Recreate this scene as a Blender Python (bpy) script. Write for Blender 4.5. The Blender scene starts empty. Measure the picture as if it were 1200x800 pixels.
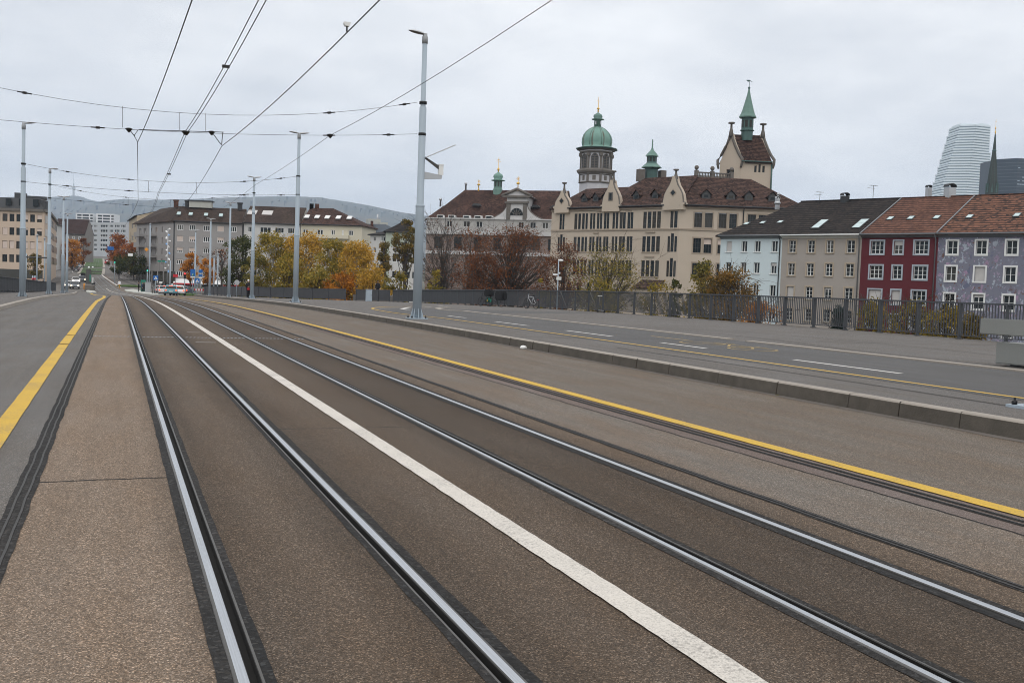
import bpy, bmesh, math, random
from mathutils import Vector, Matrix, noise
random.seed(7)
R = math.radians
S = bpy.context.scene
COL = S.collection

# ------------------------------------------------------------------ camera
F_PX, EYE = 1167.0, 1.5
UP = Vector((.035*F_PX, F_PX, 80-.035*464)).normalized()
FW = Vector((-464, 80, -F_PX)).normalized()
RT = FW.cross(UP)
CAMROT = Matrix((RT, FW, UP))            # world = CAMROT @ camera vector
EYEV = Vector((0, 0, EYE))
cam = bpy.data.cameras.new('camera')
cam.lens, cam.sensor_width, cam.sensor_fit = 35.0, 36.0, 'HORIZONTAL'
cam.clip_start, cam.clip_end = .05, 30000
co = bpy.data.objects.new('camera', cam); COL.objects.link(co)
co.matrix_world = Matrix.Translation(EYEV) @ CAMROT.to_4x4()
S.camera = co

def ray(px, py): return CAMROT @ Vector((px-600, 400-py, -F_PX))
def at_d(px, py, d): return EYEV + ray(px, py)*(d/F_PX)       # survey point at camera depth d
def at_y(px, py, Y):
    r = ray(px, py); return EYEV + r*(Y/r.y)
def at_z(px, py, z):
    r = ray(px, py); return EYEV + r*((z-EYE)/r.z)

# ------------------------------------------------------------------ object helpers
def link(name, me, mats=(), parent=None):
    o = bpy.data.objects.new(name, me); COL.objects.link(o)
    if me is not None and mats and not me.materials:
        for m in (mats if isinstance(mats, (list, tuple)) else [mats]): me.materials.append(m)
    if parent is not None: o.parent = parent
    return o
def tag(o, label, cat=None, group=None, kind=None):
    if label: o['label'] = label
    if cat: o['category'] = cat
    if group: o['group'] = group
    if kind: o['kind'] = kind
    return o
def thing(name, loc, label, cat, group=None, rz=0):
    o = bpy.data.objects.new(name, None); COL.objects.link(o)
    o.location = loc; o.rotation_euler = (0, 0, rz); o.empty_display_size = .2
    return tag(o, label, cat, group)
def copy_tree(o, parent=None):
    c = o.copy(); COL.objects.link(c)
    if parent is not None: c.parent = parent
    for ch in o.children: copy_tree(ch, c)
    return c

class B:
    """collects polygons, then links them as one mesh object"""
    def __init__(s): s.v, s.f, s.m, s.sm = [], [], [], []
    def face(s, pts, mi=0, smooth=False):
        n = len(s.v); s.v += [tuple(p) for p in pts]; s.f.append(tuple(range(n, n+len(pts)))); s.m.append(mi); s.sm.append(smooth)
    def box(s, c, d, mi=0, rot=None):
        x, y, z = (k/2 for k in d); c = Vector(c)
        P = [Vector((a*x, b*y, e*z)) for a in (-1, 1) for b in (-1, 1) for e in (-1, 1)]
        if rot is not None: P = [rot @ p for p in P]
        P = [p+c for p in P]; n = len(s.v); s.v += [tuple(p) for p in P]
        for q in ((0,1,3,2),(4,6,7,5),(0,4,5,1),(2,3,7,6),(0,2,6,4),(1,5,7,3)):
            s.f.append(tuple(n+i for i in q)); s.m.append(mi); s.sm.append(False)
    def tube(s, pts, r, seg=6, mi=0, cap=True):
        pts = [Vector(p) for p in pts]; n0 = len(s.v)
        rs = r if isinstance(r, (list, tuple)) else [r]*len(pts)
        for i, p in enumerate(pts):
            d = (pts[min(i+1, len(pts)-1)]-pts[max(i-1, 0)])
            if d.length < 1e-9: d = Vector((0, 0, 1))
            d.normalize(); a = d.orthogonal().normalized() if abs(d.z) > .9 else d.cross(Vector((0, 0, 1))).normalized()
            if abs(d.z) > .9: a = Vector((1, 0, 0)) - d*d.x; a.normalize()
            b = d.cross(a)
            for k in range(seg):
                t = 2*math.pi*k/seg; s.v.append(tuple(p+(a*math.cos(t)+b*math.sin(t))*rs[i]))
        for i in range(len(pts)-1):
            for k in range(seg):
                a, b = n0+i*seg+k, n0+i*seg+(k+1) % seg
                s.f.append((a, b, b+seg, a+seg)); s.m.append(mi); s.sm.append(seg > 4)
        if cap:
            s.f.append(tuple(n0+k for k in reversed(range(seg)))); s.m.append(mi); s.sm.append(False)
            e = n0+(len(pts)-1)*seg
            s.f.append(tuple(e+k for k in range(seg))); s.m.append(mi); s.sm.append(False)
    def lathe(s, prof, c=(0, 0, 0), seg=12, mi=0, rot=0.0, smooth=True):
        c = Vector(c); n0 = len(s.v)
        for r, z in prof:
            for k in range(seg):
                t = rot+2*math.pi*k/seg; s.v.append((c.x+r*math.cos(t), c.y+r*math.sin(t), c.z+z))
        for i in range(len(prof)-1):
            for k in range(seg):
                a, b = n0+i*seg+k, n0+i*seg+(k+1) % seg
                s.f.append((a, b, b+seg, a+seg)); s.m.append(mi); s.sm.append(smooth)
        s.f.append(tuple(n0+k for k in reversed(range(seg)))); s.m.append(mi); s.sm.append(False)
        e = n0+(len(prof)-1)*seg
        s.f.append(tuple(e+k for k in range(seg))); s.m.append(mi); s.sm.append(False)
    def ball(s, c, r, mi=0, seg=10, rings=6, rot=None):
        c = Vector(c); r = Vector(r) if not isinstance(r, (int, float)) else Vector((r, r, r)); n0 = len(s.v)
        for i in range(rings+1):
            ph = math.pi*i/rings
            for k in range(seg):
                t = 2*math.pi*k/seg
                p = Vector((r.x*math.sin(ph)*math.cos(t), r.y*math.sin(ph)*math.sin(t), r.z*math.cos(ph)))
                if rot is not None: p = rot @ p
                s.v.append(tuple(c+p))
        for i in range(rings):
            for k in range(seg):
                a, b = n0+i*seg+k, n0+i*seg+(k+1) % seg
                s.f.append((a, a+seg, b+seg, b)); s.m.append(mi); s.sm.append(True)
    def prism(s, outline, a, b, mi=0):
        """outline: list of 3-D points, extruded from offset a to offset b"""
        a, b = Vector(a), Vector(b); P = [Vector(p) for p in outline]; n = len(P)
        s.face([p+a for p in P], mi); s.face([p+b for p in reversed(P)], mi)
        for i in range(n):
            p, q = P[i], P[(i+1) % n]; s.face([p+a, p+b, q+b, q+a], mi)
    def mesh(s, name):
        me = bpy.data.meshes.new(name); me.from_pydata(s.v, [], s.f)
        me.polygons.foreach_set('material_index', s.m); me.polygons.foreach_set('use_smooth', s.sm); me.update()
        return me
    def build(s, name, mats, parent=None, weld=True, fix=True):
        me = s.mesh(name)
        if weld or fix:
            bm = bmesh.new(); bm.from_mesh(me)
            if weld: bmesh.ops.remove_doubles(bm, verts=bm.verts, dist=1e-4)
            if fix: bmesh.ops.recalc_face_normals(bm, faces=bm.faces)
            bm.to_mesh(me); bm.free()
        return link(name, me, mats, parent)

# ------------------------------------------------------------------ materials
class N:
    """small node-graph helper"""
    def __init__(s, tree): s.t = tree; s.n = tree.nodes; s.l = tree.links
    def add(s, typ, **kw):
        n = s.n.new(typ)
        for k, v in kw.items(): setattr(n, k, v)
        return n
    def put(s, sock, v):
        if hasattr(v, 'is_output') or isinstance(v, bpy.types.NodeSocket): s.l.new(v, sock)
        elif isinstance(v, (tuple, list)) and len(v) == 3 and sock.type == 'RGBA': sock.default_value = (*v, 1)
        else: sock.default_value = v
    def pos(s): return s.add('ShaderNodeNewGeometry').outputs['Position']
    def scale(s, vec, xyz):
        n = s.add('ShaderNodeVectorMath', operation='MULTIPLY'); s.put(n.inputs[0], vec); n.inputs[1].default_value = xyz; return n.outputs[0]
    def noise(s, vec, sc, det=3, rough=.55):
        n = s.add('ShaderNodeTexNoise'); s.put(n.inputs['Vector'], vec); n.inputs['Scale'].default_value = sc
        n.inputs['Detail'].default_value = det; n.inputs['Roughness'].default_value = rough; return n.outputs['Fac']
    def voro(s, vec, sc):
        n = s.add('ShaderNodeTexVoronoi'); s.put(n.inputs['Vector'], vec); n.inputs['Scale'].default_value = sc; return n
    def ramp(s, fac, stops, interp='LINEAR'):
        n = s.add('ShaderNodeValToRGB'); s.put(n.inputs[0], fac); e = n.color_ramp.elements; n.color_ramp.interpolation = interp
        while len(e) < len(stops): e.new(.5)
        for k, (p, c) in enumerate(stops):
            e[k].position = p; e[k].color = (*c, 1) if isinstance(c, (tuple, list)) else (c, c, c, 1)
        return n.outputs[0]
    def mix(s, fac, a, b, blend='MIX'):
        n = s.add('ShaderNodeMix', data_type='RGBA', blend_type=blend); s.put(n.inputs[0], fac); s.put(n.inputs[6], a); s.put(n.inputs[7], b); return n.outputs[2]
    def math(s, op, a, b=0.0, c=None):
        n = s.add('ShaderNodeMath', operation=op); s.put(n.inputs[0], a); s.put(n.inputs[1], b)
        if c is not None: s.put(n.inputs[2], c)
        return n.outputs[0]
    def sep(s, vec):
        n = s.add('ShaderNodeSeparateXYZ'); s.put(n.inputs[0], vec); return n.outputs
    def bump(s, h, strength=.3, dist=.01):
        n = s.add('ShaderNodeBump'); s.put(n.inputs['Height'], h); n.inputs['Strength'].default_value = strength; n.inputs['Distance'].default_value = dist; return n.outputs[0]

def newmat(name):
    m = bpy.data.materials.new(name); m.use_nodes = True
    g = N(m.node_tree); p = m.node_tree.nodes['Principled BSDF']
    return m, g, p
def sca(c, k): return tuple(min(1, x*k) for x in c)
def plain(name, col, rough=.7, metal=0.0, var=.18, sc=1.5, fine=0.0, spec=.4, bump=0.0, bsc=20):
    """a painted / rendered surface: large soft stains plus fine grain"""
    m, g, p = newmat(name)
    tc = g.pos()
    c = g.mix(g.noise(tc, sc, 5), sca(col, 1-var), sca(col, 1+var))
    if fine: c = g.mix(fine, c, g.mix(g.noise(tc, sc*30, 2), sca(col, .5), sca(col, 1.4)))
    g.put(p.inputs['Base Color'], c); p.inputs['Roughness'].default_value = rough; p.inputs['Metallic'].default_value = metal
    p.inputs['Specular IOR Level'].default_value = spec
    if bump: g.put(p.inputs['Normal'], g.bump(g.noise(tc, bsc, 3), bump, .02))
    return m
def glass(name, col=(.010, .014, .016)):
    m, g, p = newmat(name)
    r = g.add('ShaderNodeObjectInfo').outputs['Random']
    g.put(p.inputs['Base Color'], g.ramp(r, [(0, col), (.55, sca(col, 1.6)), (.85, (.035, .03, .022)), (1, (.07, .07, .065))]))
    p.inputs['Roughness'].default_value = .12; p.inputs['Specular IOR Level'].default_value = .3
    return m
def asphalt(name, base, warm, speck=.5, rough=.85, zones=None, patch=.16, cell=165):
    """stone-flecked asphalt; zones: list of (x, factor) worn lengthwise bands"""
    m, g, p = newmat(name)
    v = g.pos()
    n1 = g.noise(v, .35, 5); n2 = g.noise(g.scale(v, (1.2, .25, 1)), 1.6, 4, .6)
    c = g.mix(n1, sca(base, 1-patch), sca(base, 1+patch)); c = g.mix(g.ramp(n2, [(.35, 0), (.7, 1)]), c, sca(warm, 1.0))
    vo = g.voro(v, cell); ch = g.sep(vo.outputs['Color'])
    sp = g.ramp(ch[0], [(0, .32), (.3, .7), (.65, 1.0), (.86, 1.6), (1, 3.2)])
    tint = g.mix(ch[1], (1.06, .98, .9), (.94, 1.0, 1.06))
    c2 = g.mix(1.0, g.mix(1.0, c, sp, 'MULTIPLY'), tint, 'MULTIPLY')
    c = g.mix(speck, c, c2)
    # tar drips, oil spots and dark scuffs
    sp2 = g.voro(g.scale(v, (1, .55, 1)), 1.15); sx = g.ramp(g.math('ADD', sp2.outputs['Distance'], g.math('MULTIPLY_ADD', g.noise(v, 9, 3), .16, -.08)), [(.03, 1), (.10, 0)]); spm = g.math('MULTIPLY', sx, g.math('GREATER_THAN', g.sep(sp2.outputs['Color'])[2], .62))
    c = g.mix(g.math('MULTIPLY', spm, .45), c, sca(base, .35))
    st = g.ramp(g.noise(g.scale(v, (2.6, .09, 1)), 1.4, 5, .62), [(.42, 0), (.62, 1)]); c = g.mix(g.math('MULTIPLY', st, .22), c, sca(base, .55))
    g2 = g.noise(v, 260, 2); c = g.mix(.35, c, g.mix(1.0, c, g.ramp(g2, [(.3, .4), (.7, 1.6)]), 'MULTIPLY'))
    g3 = g.noise(v, 38, 3, .7); c = g.mix(.5, c, g.mix(1.0, c, g.ramp(g3, [(.32, .72), (.68, 1.25)]), 'MULTIPLY'))
    if zones:
        x = g.sep(v)[0]; wob = g.math('MULTIPLY_ADD', g.noise(g.scale(v, (1, .3, 1)), 2.5, 4), .22, -.11)
        xx = g.math('ADD', x, wob)
        lo, hi = zones[0][0], zones[-1][0]
        t = g.math('DIVIDE', g.math('SUBTRACT', xx, lo), hi-lo)
        c = g.mix(1.0, c, g.ramp(t, [((zx-lo)/(hi-lo), k) for zx, k in zones]), 'MULTIPLY')
    g.put(p.inputs['Base Color'], c); p.inputs['Roughness'].default_value = rough; p.inputs['Specular IOR Level'].default_value = .12
    h = g.math('ADD', g.math('MULTIPLY', vo.outputs['Distance'], .6), g2)
    g.put(p.inputs['Normal'], g.bump(h, .45, .004))
    return m
def paint(name, col, wear=.5):
    m, g, p = newmat(name)
    v = g.pos(); vo = g.voro(v, 130)
    k = g.ramp(g.sep(vo.outputs['Color'])[0], [(0, .62), (.3, .92), (.8, 1.0), (1, 1.12)])
    c = g.mix(.8, col, g.mix(1.0, col, k, 'MULTIPLY'))
    w = g.math('MULTIPLY', g.noise(v, 55, 3, .7), g.math('ADD', g.noise(v, 1.3, 3), .25))
    c = g.mix(g.ramp(w, [(.40, 0), (.54, wear)]), c, (.13, .12, .11))
    c = g.mix(g.math('MULTIPLY', g.noise(v, 2.2, 4), .35), c, sca(col, .6))
    g.put(p.inputs['Base Color'], c); p.inputs['Roughness'].default_value = .75
    g.put(p.inputs['Normal'], g.bump(vo.outputs['Distance'], .4, .003))
    return m
def rooftile(name, dark, light, row=.34, mott=.5, moss=None):
    """tile courses follow height; columns follow the ridge"""
    m, g, p = newmat(name)
    v = g.pos(); xyz = g.sep(v)
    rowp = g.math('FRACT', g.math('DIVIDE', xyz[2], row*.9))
    big = g.noise(g.scale(v, (1, 1, .6)), .35, 5, .65); med = g.noise(g.scale(v, (1, 1, 2.2)), 2.2, 3)
    vo = g.voro(g.scale(v, (1, 1, 1.5)), 3.1)
    t = g.math('ADD', g.math('MULTIPLY', big, .75), g.math('MULTIPLY', g.sep(vo.outputs['Color'])[0], mott))
    t = g.math('ADD', t, g.math('MULTIPLY_ADD', med, .3, -.35))
    c = g.mix(g.ramp(t, [(.2, 0), (.75, 1)]), dark, light)
    if moss: c = g.mix(g.ramp(g.noise(v, .8, 5, .7), [(.55, 0), (.68, .55)]), c, moss)
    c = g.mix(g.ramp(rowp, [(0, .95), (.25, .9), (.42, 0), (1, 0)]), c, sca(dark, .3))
    g.put(p.inputs['Base Color'], c); p.inputs['Roughness'].default_value = .85; p.inputs['Specular IOR Level'].default_value = .12
    g.put(p.inputs['Normal'], g.bump(rowp, .5, .06))
    return m
def leafmat(name, stops):
    m, g, p = newmat(name)
    r = g.add('ShaderNodeNewGeometry').outputs['Random Per Island']
    big = g.noise(g.pos(), .55, 3)
    t = g.math('ADD', g.math('MULTIPLY', r, .6), g.math('MULTIPLY_ADD', big, 1.3, -.45))
    n = len(stops)
    c = g.ramp(t, [(i/(n-1), s_) for i, s_ in enumerate(stops)])
    g.put(p.inputs['Base Color'], c); p.inputs['Roughness'].default_value = .65; p.inputs['Specular IOR Level'].default_value = .2
    tr = g.add('ShaderNodeBsdfTranslucent'); g.put(tr.inputs[0], c)
    mx = g.add('ShaderNodeMixShader'); mx.inputs[0].default_value = .25
    g.l.new(p.outputs[0], mx.inputs[1]); g.l.new(tr.outputs[0], mx.inputs[2]); g.l.new(mx.outputs[0], g.n['Material Output'].inputs[0])
    return m
def lamp_mat(name, col, strength):
    m, g, p = newmat(name)
    g.put(p.inputs['Base Color'], col); g.put(p.inputs['Emission Color'], col); p.inputs['Emission Strength'].default_value = strength
    return m

MT = dict(
    tram=asphalt('tram_bed_asphalt', (.128, .100, .077), (.117, .085, .060), .8, zones=[(-.6, 1.55), (.22, 1.48), (.36, 1.1), (.6, .62), (.95, .9), (1.3, .6), (1.6, .6), (1.9, .8), (2.7, .74), (3.1, .54), (3.5, .6), (3.9, .5), (4.2, .8), (4.5, 1.0)]),
    lane_left=asphalt('left_lane_asphalt', (.138, .132, .126), (.128, .115, .102), .55, patch=.16), lane=asphalt('lane_asphalt', (.146, .126, .106), (.135, .104, .078), .7, patch=.12),
    lane2=asphalt('side_strip_asphalt', (.153, .134, .115), (.15, .114, .085), .7, patch=.3),
    pink=asphalt('patched_asphalt', (.155, .125, .112), (.13, .097, .082), .5, patch=.15),
    far=asphalt('junction_asphalt', (.145, .135, .125), (.135, .122, .108), .2),
    bike=asphalt('bike_path_asphalt', (.108, .106, .106), (.098, .094, .09), .45, patch=.14),
    pave=asphalt('pavement_asphalt', (.138, .13, .123), (.125, .112, .10), .5, patch=.28),
    bitumen=asphalt('bitumen_joint', (.024, .0235, .023), (.042, .039, .037), .5, rough=.85, patch=.3, cell=60),
    white=paint('white_road_paint', (.62, .575, .51), .6), yellow=paint('yellow_road_paint', (.60, .37, .03), .6), pyel=paint('thin_yellow_paint', (.55, .34, .045), .45), fadedyel=paint('faded_yellow_paint', (.36, .25, .085), 1.0),
    pwhite=paint('thin_white_paint', (.60, .58, .54), .5),
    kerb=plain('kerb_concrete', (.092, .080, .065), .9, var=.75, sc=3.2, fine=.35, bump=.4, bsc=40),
    kerbtop=plain('pale_lit_kerb', (.31, .275, .235), .9, var=.3, sc=2.5, fine=.35, bump=.3, bsc=50),  # pale stone; the lit look of the kerb top is in its colour
    slip=plain('slip_rail_grime', (.05, .048, .046), .7, .2, var=.7, sc=9, fine=.4), benchconc=plain('bench_concrete', (.235, .24, .225), .8, var=.12, sc=1.2, fine=.2), conc=plain('pale_concrete', (.42, .42, .38), .8, var=.12, sc=1.2, fine=.15),
    steel=None,
    dirtysteel=plain('worn_steel', (.10, .096, .09), .55, .5, var=.4, sc=6, fine=.3),
    groove=plain('groove_black', (.012, .011, .01), .9, var=.3),  # near-black colour for the groove floor and walls
    pole=plain('grey_blue_paint', (.34, .40, .45), .5, var=.06, sc=2),
    poled=plain('grey_lamp_housing', (.30, .31, .32), .45, var=.1), lampglass=plain('lamp_lens', (.12, .10, .09), .3, var=.1),
    rail=plain('dark_railing_paint', (.060, .064, .071), .5, var=.15, sc=3), panel=plain('dark_parapet_panel', (.052, .053, .057), .6, var=.2, sc=1.5),
    wire=plain('black_wire', (.035, .035, .038), .6, var=.1), insul=plain('insulator', (.02, .018, .018), .4, var=.1), whiteplastic=plain('white_plastic', (.75, .75, .73), .5, var=.05),
    bark=plain('bark', (.06, .048, .04), .9, var=.35, sc=3), birch=plain('pale_bark', (.35, .33, .29), .9, var=.5, sc=3), black=plain('black_plastic', (.009, .009, .010), .5, var=.2),
    rubber=plain('tyre_rubber', (.018, .018, .018), .8, var=.2), alu=plain('silver_metal', (.45, .46, .47), .4, .7, var=.1),
    glass=glass('window_glass'), carglass=glass('car_glass', (.012, .015, .018)), frame=plain('white_frame', (.72, .72, .70), .5, var=.06), greyframe=plain('grey_blue_frame', (.36, .40, .44), .5, var=.06),
    sandframe=plain('sandstone_surround', (.40, .33, .25), .8, var=.12), darkframe=plain('dark_frame', (.05, .05, .05), .5), blind=plain('pale_blind', (.52, .50, .48), .7, var=.08), pinkblind=plain('beige_blind', (.60, .50, .44), .7, var=.08),
    gutter=plain('zinc_gutter', (.17, .18, .19), .5, .3, var=.15), darkgutter=plain('dark_gutter', (.03, .032, .035), .5, var=.2),
    copper=plain('green_copper', (.125, .215, .182), .6, var=.35, sc=.9, fine=.2), copperdark=plain('dark_copper', (.06, .115, .105), .6, var=.4, sc=1.2, fine=.2), gold=plain('gilding', (.75, .45, .08), .35, .6, var=.1),
    skyglass=plain('painted_sky_glass', (.42, .53, .53), .15, var=.05), belf=plain('belfry_dark', (.05, .055, .06), .8), stone=plain('grey_sandstone', (.14, .125, .11), .9, var=.35, sc=.9, fine=.2), sand=plain('cream_render', (.475, .40, .32), .9, var=.09, sc=.35, fine=.12), sandtrim=plain('stone_trim', (.33, .27, .21), .9, var=.2, sc=1),  # skyglass: pale sky reflection painted into its base colour
    skin=plain('skin', (.45, .28, .2), .6, var=.05), hair=plain('dark_hair', (.02, .015, .012), .7), cloth=plain('black_cloth', (.012, .012, .014), .9, var=.2), redcloth=plain('red_cloth', (.45, .03, .03), .8),
    bluecloth=plain('navy_cloth', (.03, .045, .09), .9), ochre=plain('ochre_cloth', (.45, .25, .04), .9), whitecloth=plain('white_cloth', (.75, .75, .75), .9),
    head=lamp_mat('headlight', (1, .86, .62), 2.2), tail=lamp_mat('tail_light', (1, .10, .02), 1.1), redlight=lamp_mat('red_signal', (1, .02, .02), 3), greenlight=lamp_mat('green_signal', (.05, .8, .5), 1.6),
    signblue=plain('sign_blue', (.015, .13, .42), .5, var=.05), signred=plain('sign_red', (.5, .02, .03), .5, var=.05), signgreen=plain('sign_green', (.02, .2, .14), .5, var=.05), signorange=plain('sign_orange', (.7, .28, .03), .5, var=.05),
)
m, g, p = newmat('polished_rail_steel')
sv = g.pos()
g.put(p.inputs['Base Color'], g.mix(g.noise(g.scale(sv, (60, .5, 1)), 3, 4), (.30, .315, .335), (.58, .60, .63)))
p.inputs['Metallic'].default_value = .85; g.put(p.inputs['Roughness'], g.ramp(g.noise(g.scale(sv, (40, 8, 1)), 2, 3), [(.3, .28), (.7, .5)]))
MT['steel'] = m
# ------------------------------------------------------------------ terrain profiles along the bridge axis
def lerp_tab(tab):
    def f(t):
        if t <= tab[0][0]: return tab[0][1]
        for (a, va), (b, vb) in zip(tab, tab[1:]):
            if t <= b:
                k = (t-a)/(b-a); k = k*k*(3-2*k) if abs(vb-va) > .3 and False else k
                return va+(vb-va)*k
        return tab[-1][1]
    return f
def smooth_tab(tab):                                   # Catmull-Rom through the table
    def f(t):
        if t <= tab[0][0]: return tab[0][1]
        if t >= tab[-1][0]: return tab[-1][1]
        for i in range(len(tab)-1):
            a, b = tab[i], tab[i+1]
            if t <= b[0]:
                p0 = tab[i-1] if i else a; p3 = tab[i+2] if i+2 < len(tab) else b
                h = b[0]-a[0]; k = (t-a[0])/h
                m0 = (b[1]-p0[1])/(b[0]-p0[0])*h if b[0] != p0[0] else 0
                m1 = (p3[1]-a[1])/(p3[0]-a[0])*h
                return (2*k**3-3*k*k+1)*a[1]+(k**3-2*k*k+k)*m0+(-2*k**3+3*k*k)*b[1]+(k**3-k*k)*m1
    return f
zr = smooth_tab([(-20, 0), (0, 0), (40, 0), (62, -.12), (89, -.5), (116, -.93), (143, -1.32), (170, -1.7), (195, -1.93), (217, -1.9), (240, -1.35), (260, -.8), (300, .1), (355, 1.3), (455, 4.9), (600, 9.1), (700, 12), (900, 16)])
shift = smooth_tab([(-20, 0), (60, 0), (85, .02), (110, .05), (125, -.25), (160, -1.4), (215, -3.7), (260, -6), (355, -9.3), (600, -13), (700, -15)])
kerbR = smooth_tab([(-20, 9.4), (62, 9.4), (89, 9.95), (116, 10.6), (143, 10.8), (165, 11.2)])
kerbL = smooth_tab([(-20, -3.9), (62, -3.9), (89, -4.0), (116, -4.2), (143, -4.8), (165, -5.4)])
railX = lerp_tab([(-20, 27.9), (105, 27.9), (110, 26.3), (117, 19.8), (127, 15.3), (150, 12.9), (165, 12.6)])
CUR = .2
def frange(a, b, s):
    n = max(1, int(round((b-a)/s))); return [a+(b-a)*i/n for i in range(n+1)]
YS_NEAR = frange(-8, 30, 1.0)+frange(32, 60, 2)+frange(63, 117, 3)+frange(120, 165, 3)
def strip(b, fx0, fx1, ys, dz, mi=0, zf=zr):
    f0 = fx0 if callable(fx0) else (lambda y: fx0+shift(y)); f1 = fx1 if callable(fx1) else (lambda y: fx1+shift(y))
    prev = None
    for y in ys:
        q = ((f0(y), y, zf(y)+dz), (f1(y), y, zf(y)+dz))
        if prev: b.face([prev[0], prev[1], q[1], q[0]], mi)
        prev = q
def structure(name, b, mats, label=None):
    o = b.build(name, mats); o['kind'] = 'structure'
    if label: o['label'] = label
    return o

# ------------------------------------------------------------------ road surfaces
RAILS = [(.455, 1), (1.445, -1), (3.055, 1), (4.04, -1)]
def gap(xr, s): return (xr-.035, xr+.085) if s > 0 else (xr-.085, xr+.035)
edges = [-.56]
for xr, s in RAILS: edges += list(gap(xr, s))
edges += [4.48]
YT = YS_NEAR + frange(172, 330, 8)
b = B()
YT1, YT2 = [y for y in YT if y <= 117], [y for y in YT if y >= 117]
for i in range(0, len(edges), 2): strip(b, edges[i], edges[i+1], YT1, 0)
structure('tram_bed', b, MT['tram']); b = B()
for i in range(0, len(edges), 2): strip(b, edges[i], edges[i+1], YT2, 0)
structure('tram_bed', b, MT['far'])
b = B(); strip(b, kerbL, -.56, YS_NEAR, 0); structure('road', b, MT['lane_left'])
b = B(); strip(b, 6.0, kerbR, YS_NEAR, 0); structure('road', b, MT['lane'])
b = B(); strip(b, 4.48, 5.52, YT, 0); structure('road', b, MT['lane2'])
b = B(); strip(b, 5.52, 6.0, YT, 0); structure('road', b, MT['pink'])

# bitumen joints along the tracks, with wandering edges
def wob(x, y, a): return x + a*(noise.noise(Vector((x*3, y*2.3, 1)))+.5*noise.noise(Vector((x*9, y*9, 4))))
YB = frange(-2, 14, .08)+frange(14.3, 40, .4)+frange(42, 165, 3)
b = B()
for x0, x1, a in ((-.625, -.49, .011), (4.43, 4.53, .014), (5.735, 5.80, .006), (5.84, 5.9, .006)):
    strip(b, lambda y, x=x0, a=a: wob(x+shift(y), y, a), lambda y, x=x1, a=a: wob(x+shift(y), y, a), YB, .004)
for xr, s in RAILS:
    for u0, u1, a in ((-.088, -.031, .007), (.079, .122, .007)):
        x0, x1 = sorted((xr+s*u0, xr+s*u1))
        strip(b, lambda y, x=x0, a=a: wob(x+shift(y), y, a), lambda y, x=x1, a=a: wob(x+shift(y), y, a), YB, .0035)
# cross joints
for x0, x1, y in ((-.49, .375, 7.72), (1.53, 2.18, 10.02), (2.42, 2.97, 10.02), (.575, 1.32, 15.1), (3.18, 3.92, 17.2), (-.49, .375, 16.4), (1.53, 2.18, 19.5), (4.55, 5.5, 14.2)):
    n = 14
    for k in range(n):
        xa, xb = x0+(x1-x0)*k/n, x0+(x1-x0)*(k+1)/n
        ya, yb = y+.02*noise.noise(Vector((xa*4, y, 0))), y+.02*noise.noise(Vector((xb*4, y, 0)))
        b.face([(xa, ya-.012, .004), (xb, yb-.012, .004), (xb, yb+.014, .004), (xa, ya+.014, .004)])
strip(b, lambda y: wob(5.52+shift(y), y*2, .015)-.008, lambda y: wob(5.52+shift(y), y*2, .015)+.008, YB, .004)
structure('road_joint', b, MT['bitumen'])
# metal slip rails set in the joints
b = B()
for x in (-.585, -.53, 4.455, 4.50, 5.77, 5.87): strip(b, lambda y, x=x: wob(x, y, .006)-.007+shift(y), lambda y, x=x: wob(x, y, .006)+.007+shift(y), YB, .008)
structure('road_joint', b, MT['slip'])

# tram rails: running head, flange groove, guard lip
YR = frange(-4, 60, 2)+frange(63, 165, 3)+frange(172, 330, 8)
RL = ['tram rail at left edge of the nearer track, beside the broad tan strip', 'tram rail between the left track bed and the white centre line',
      'tram rail just right of the white centre line', 'tram rail farthest right, bare bright head without a guard lip']
for i, (xr, s) in enumerate(RAILS):
    t = thing('tram_rail', (xr, 3, 0), RL[i], 'rail', 'grooved tram rails set in the bridge deck')
    def prof(pts, name, mt, mis=None):
        bb = B(); prev = None
        for y in YR:
            row = [(xr+s*u+shift(y)-xr, y-3, zr(y)+w) for u, w in pts]
            if prev:
                for k in range(len(pts)-1): bb.face([prev[k], prev[k+1], row[k+1], row[k]], mis[k] if mis else 0, False)
            prev = row
        return bb.build(name, mt, t)
    prof([(-.034, -.05), (-.031, .001), (-.026, .0055), (-.015, .0075), (.015, .0075), (.024, .0055), (.028, .001), (.030, -.05)], 'running_head', [MT['steel'], MT['dirtysteel']], (1, 1, 1, 0, 0, 1, 1) if i < 3 else (1, 1, 0, 0, 0, 1, 1))
    if i < 3:
        prof([(.0305, -.003), (.0305, -.040), (.068, -.040), (.0685, -.001)], 'groove_floor', MT['groove'])
        prof([(.0685, -.001), (.070, .004), (.080, .004), (.083, -.002), (.085, -.05)], 'guard_lip', MT['dirtysteel'])
    else:
        prof([(.031, -.004), (.084, -.002)], 'groove_floor', MT['groove'])

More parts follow.
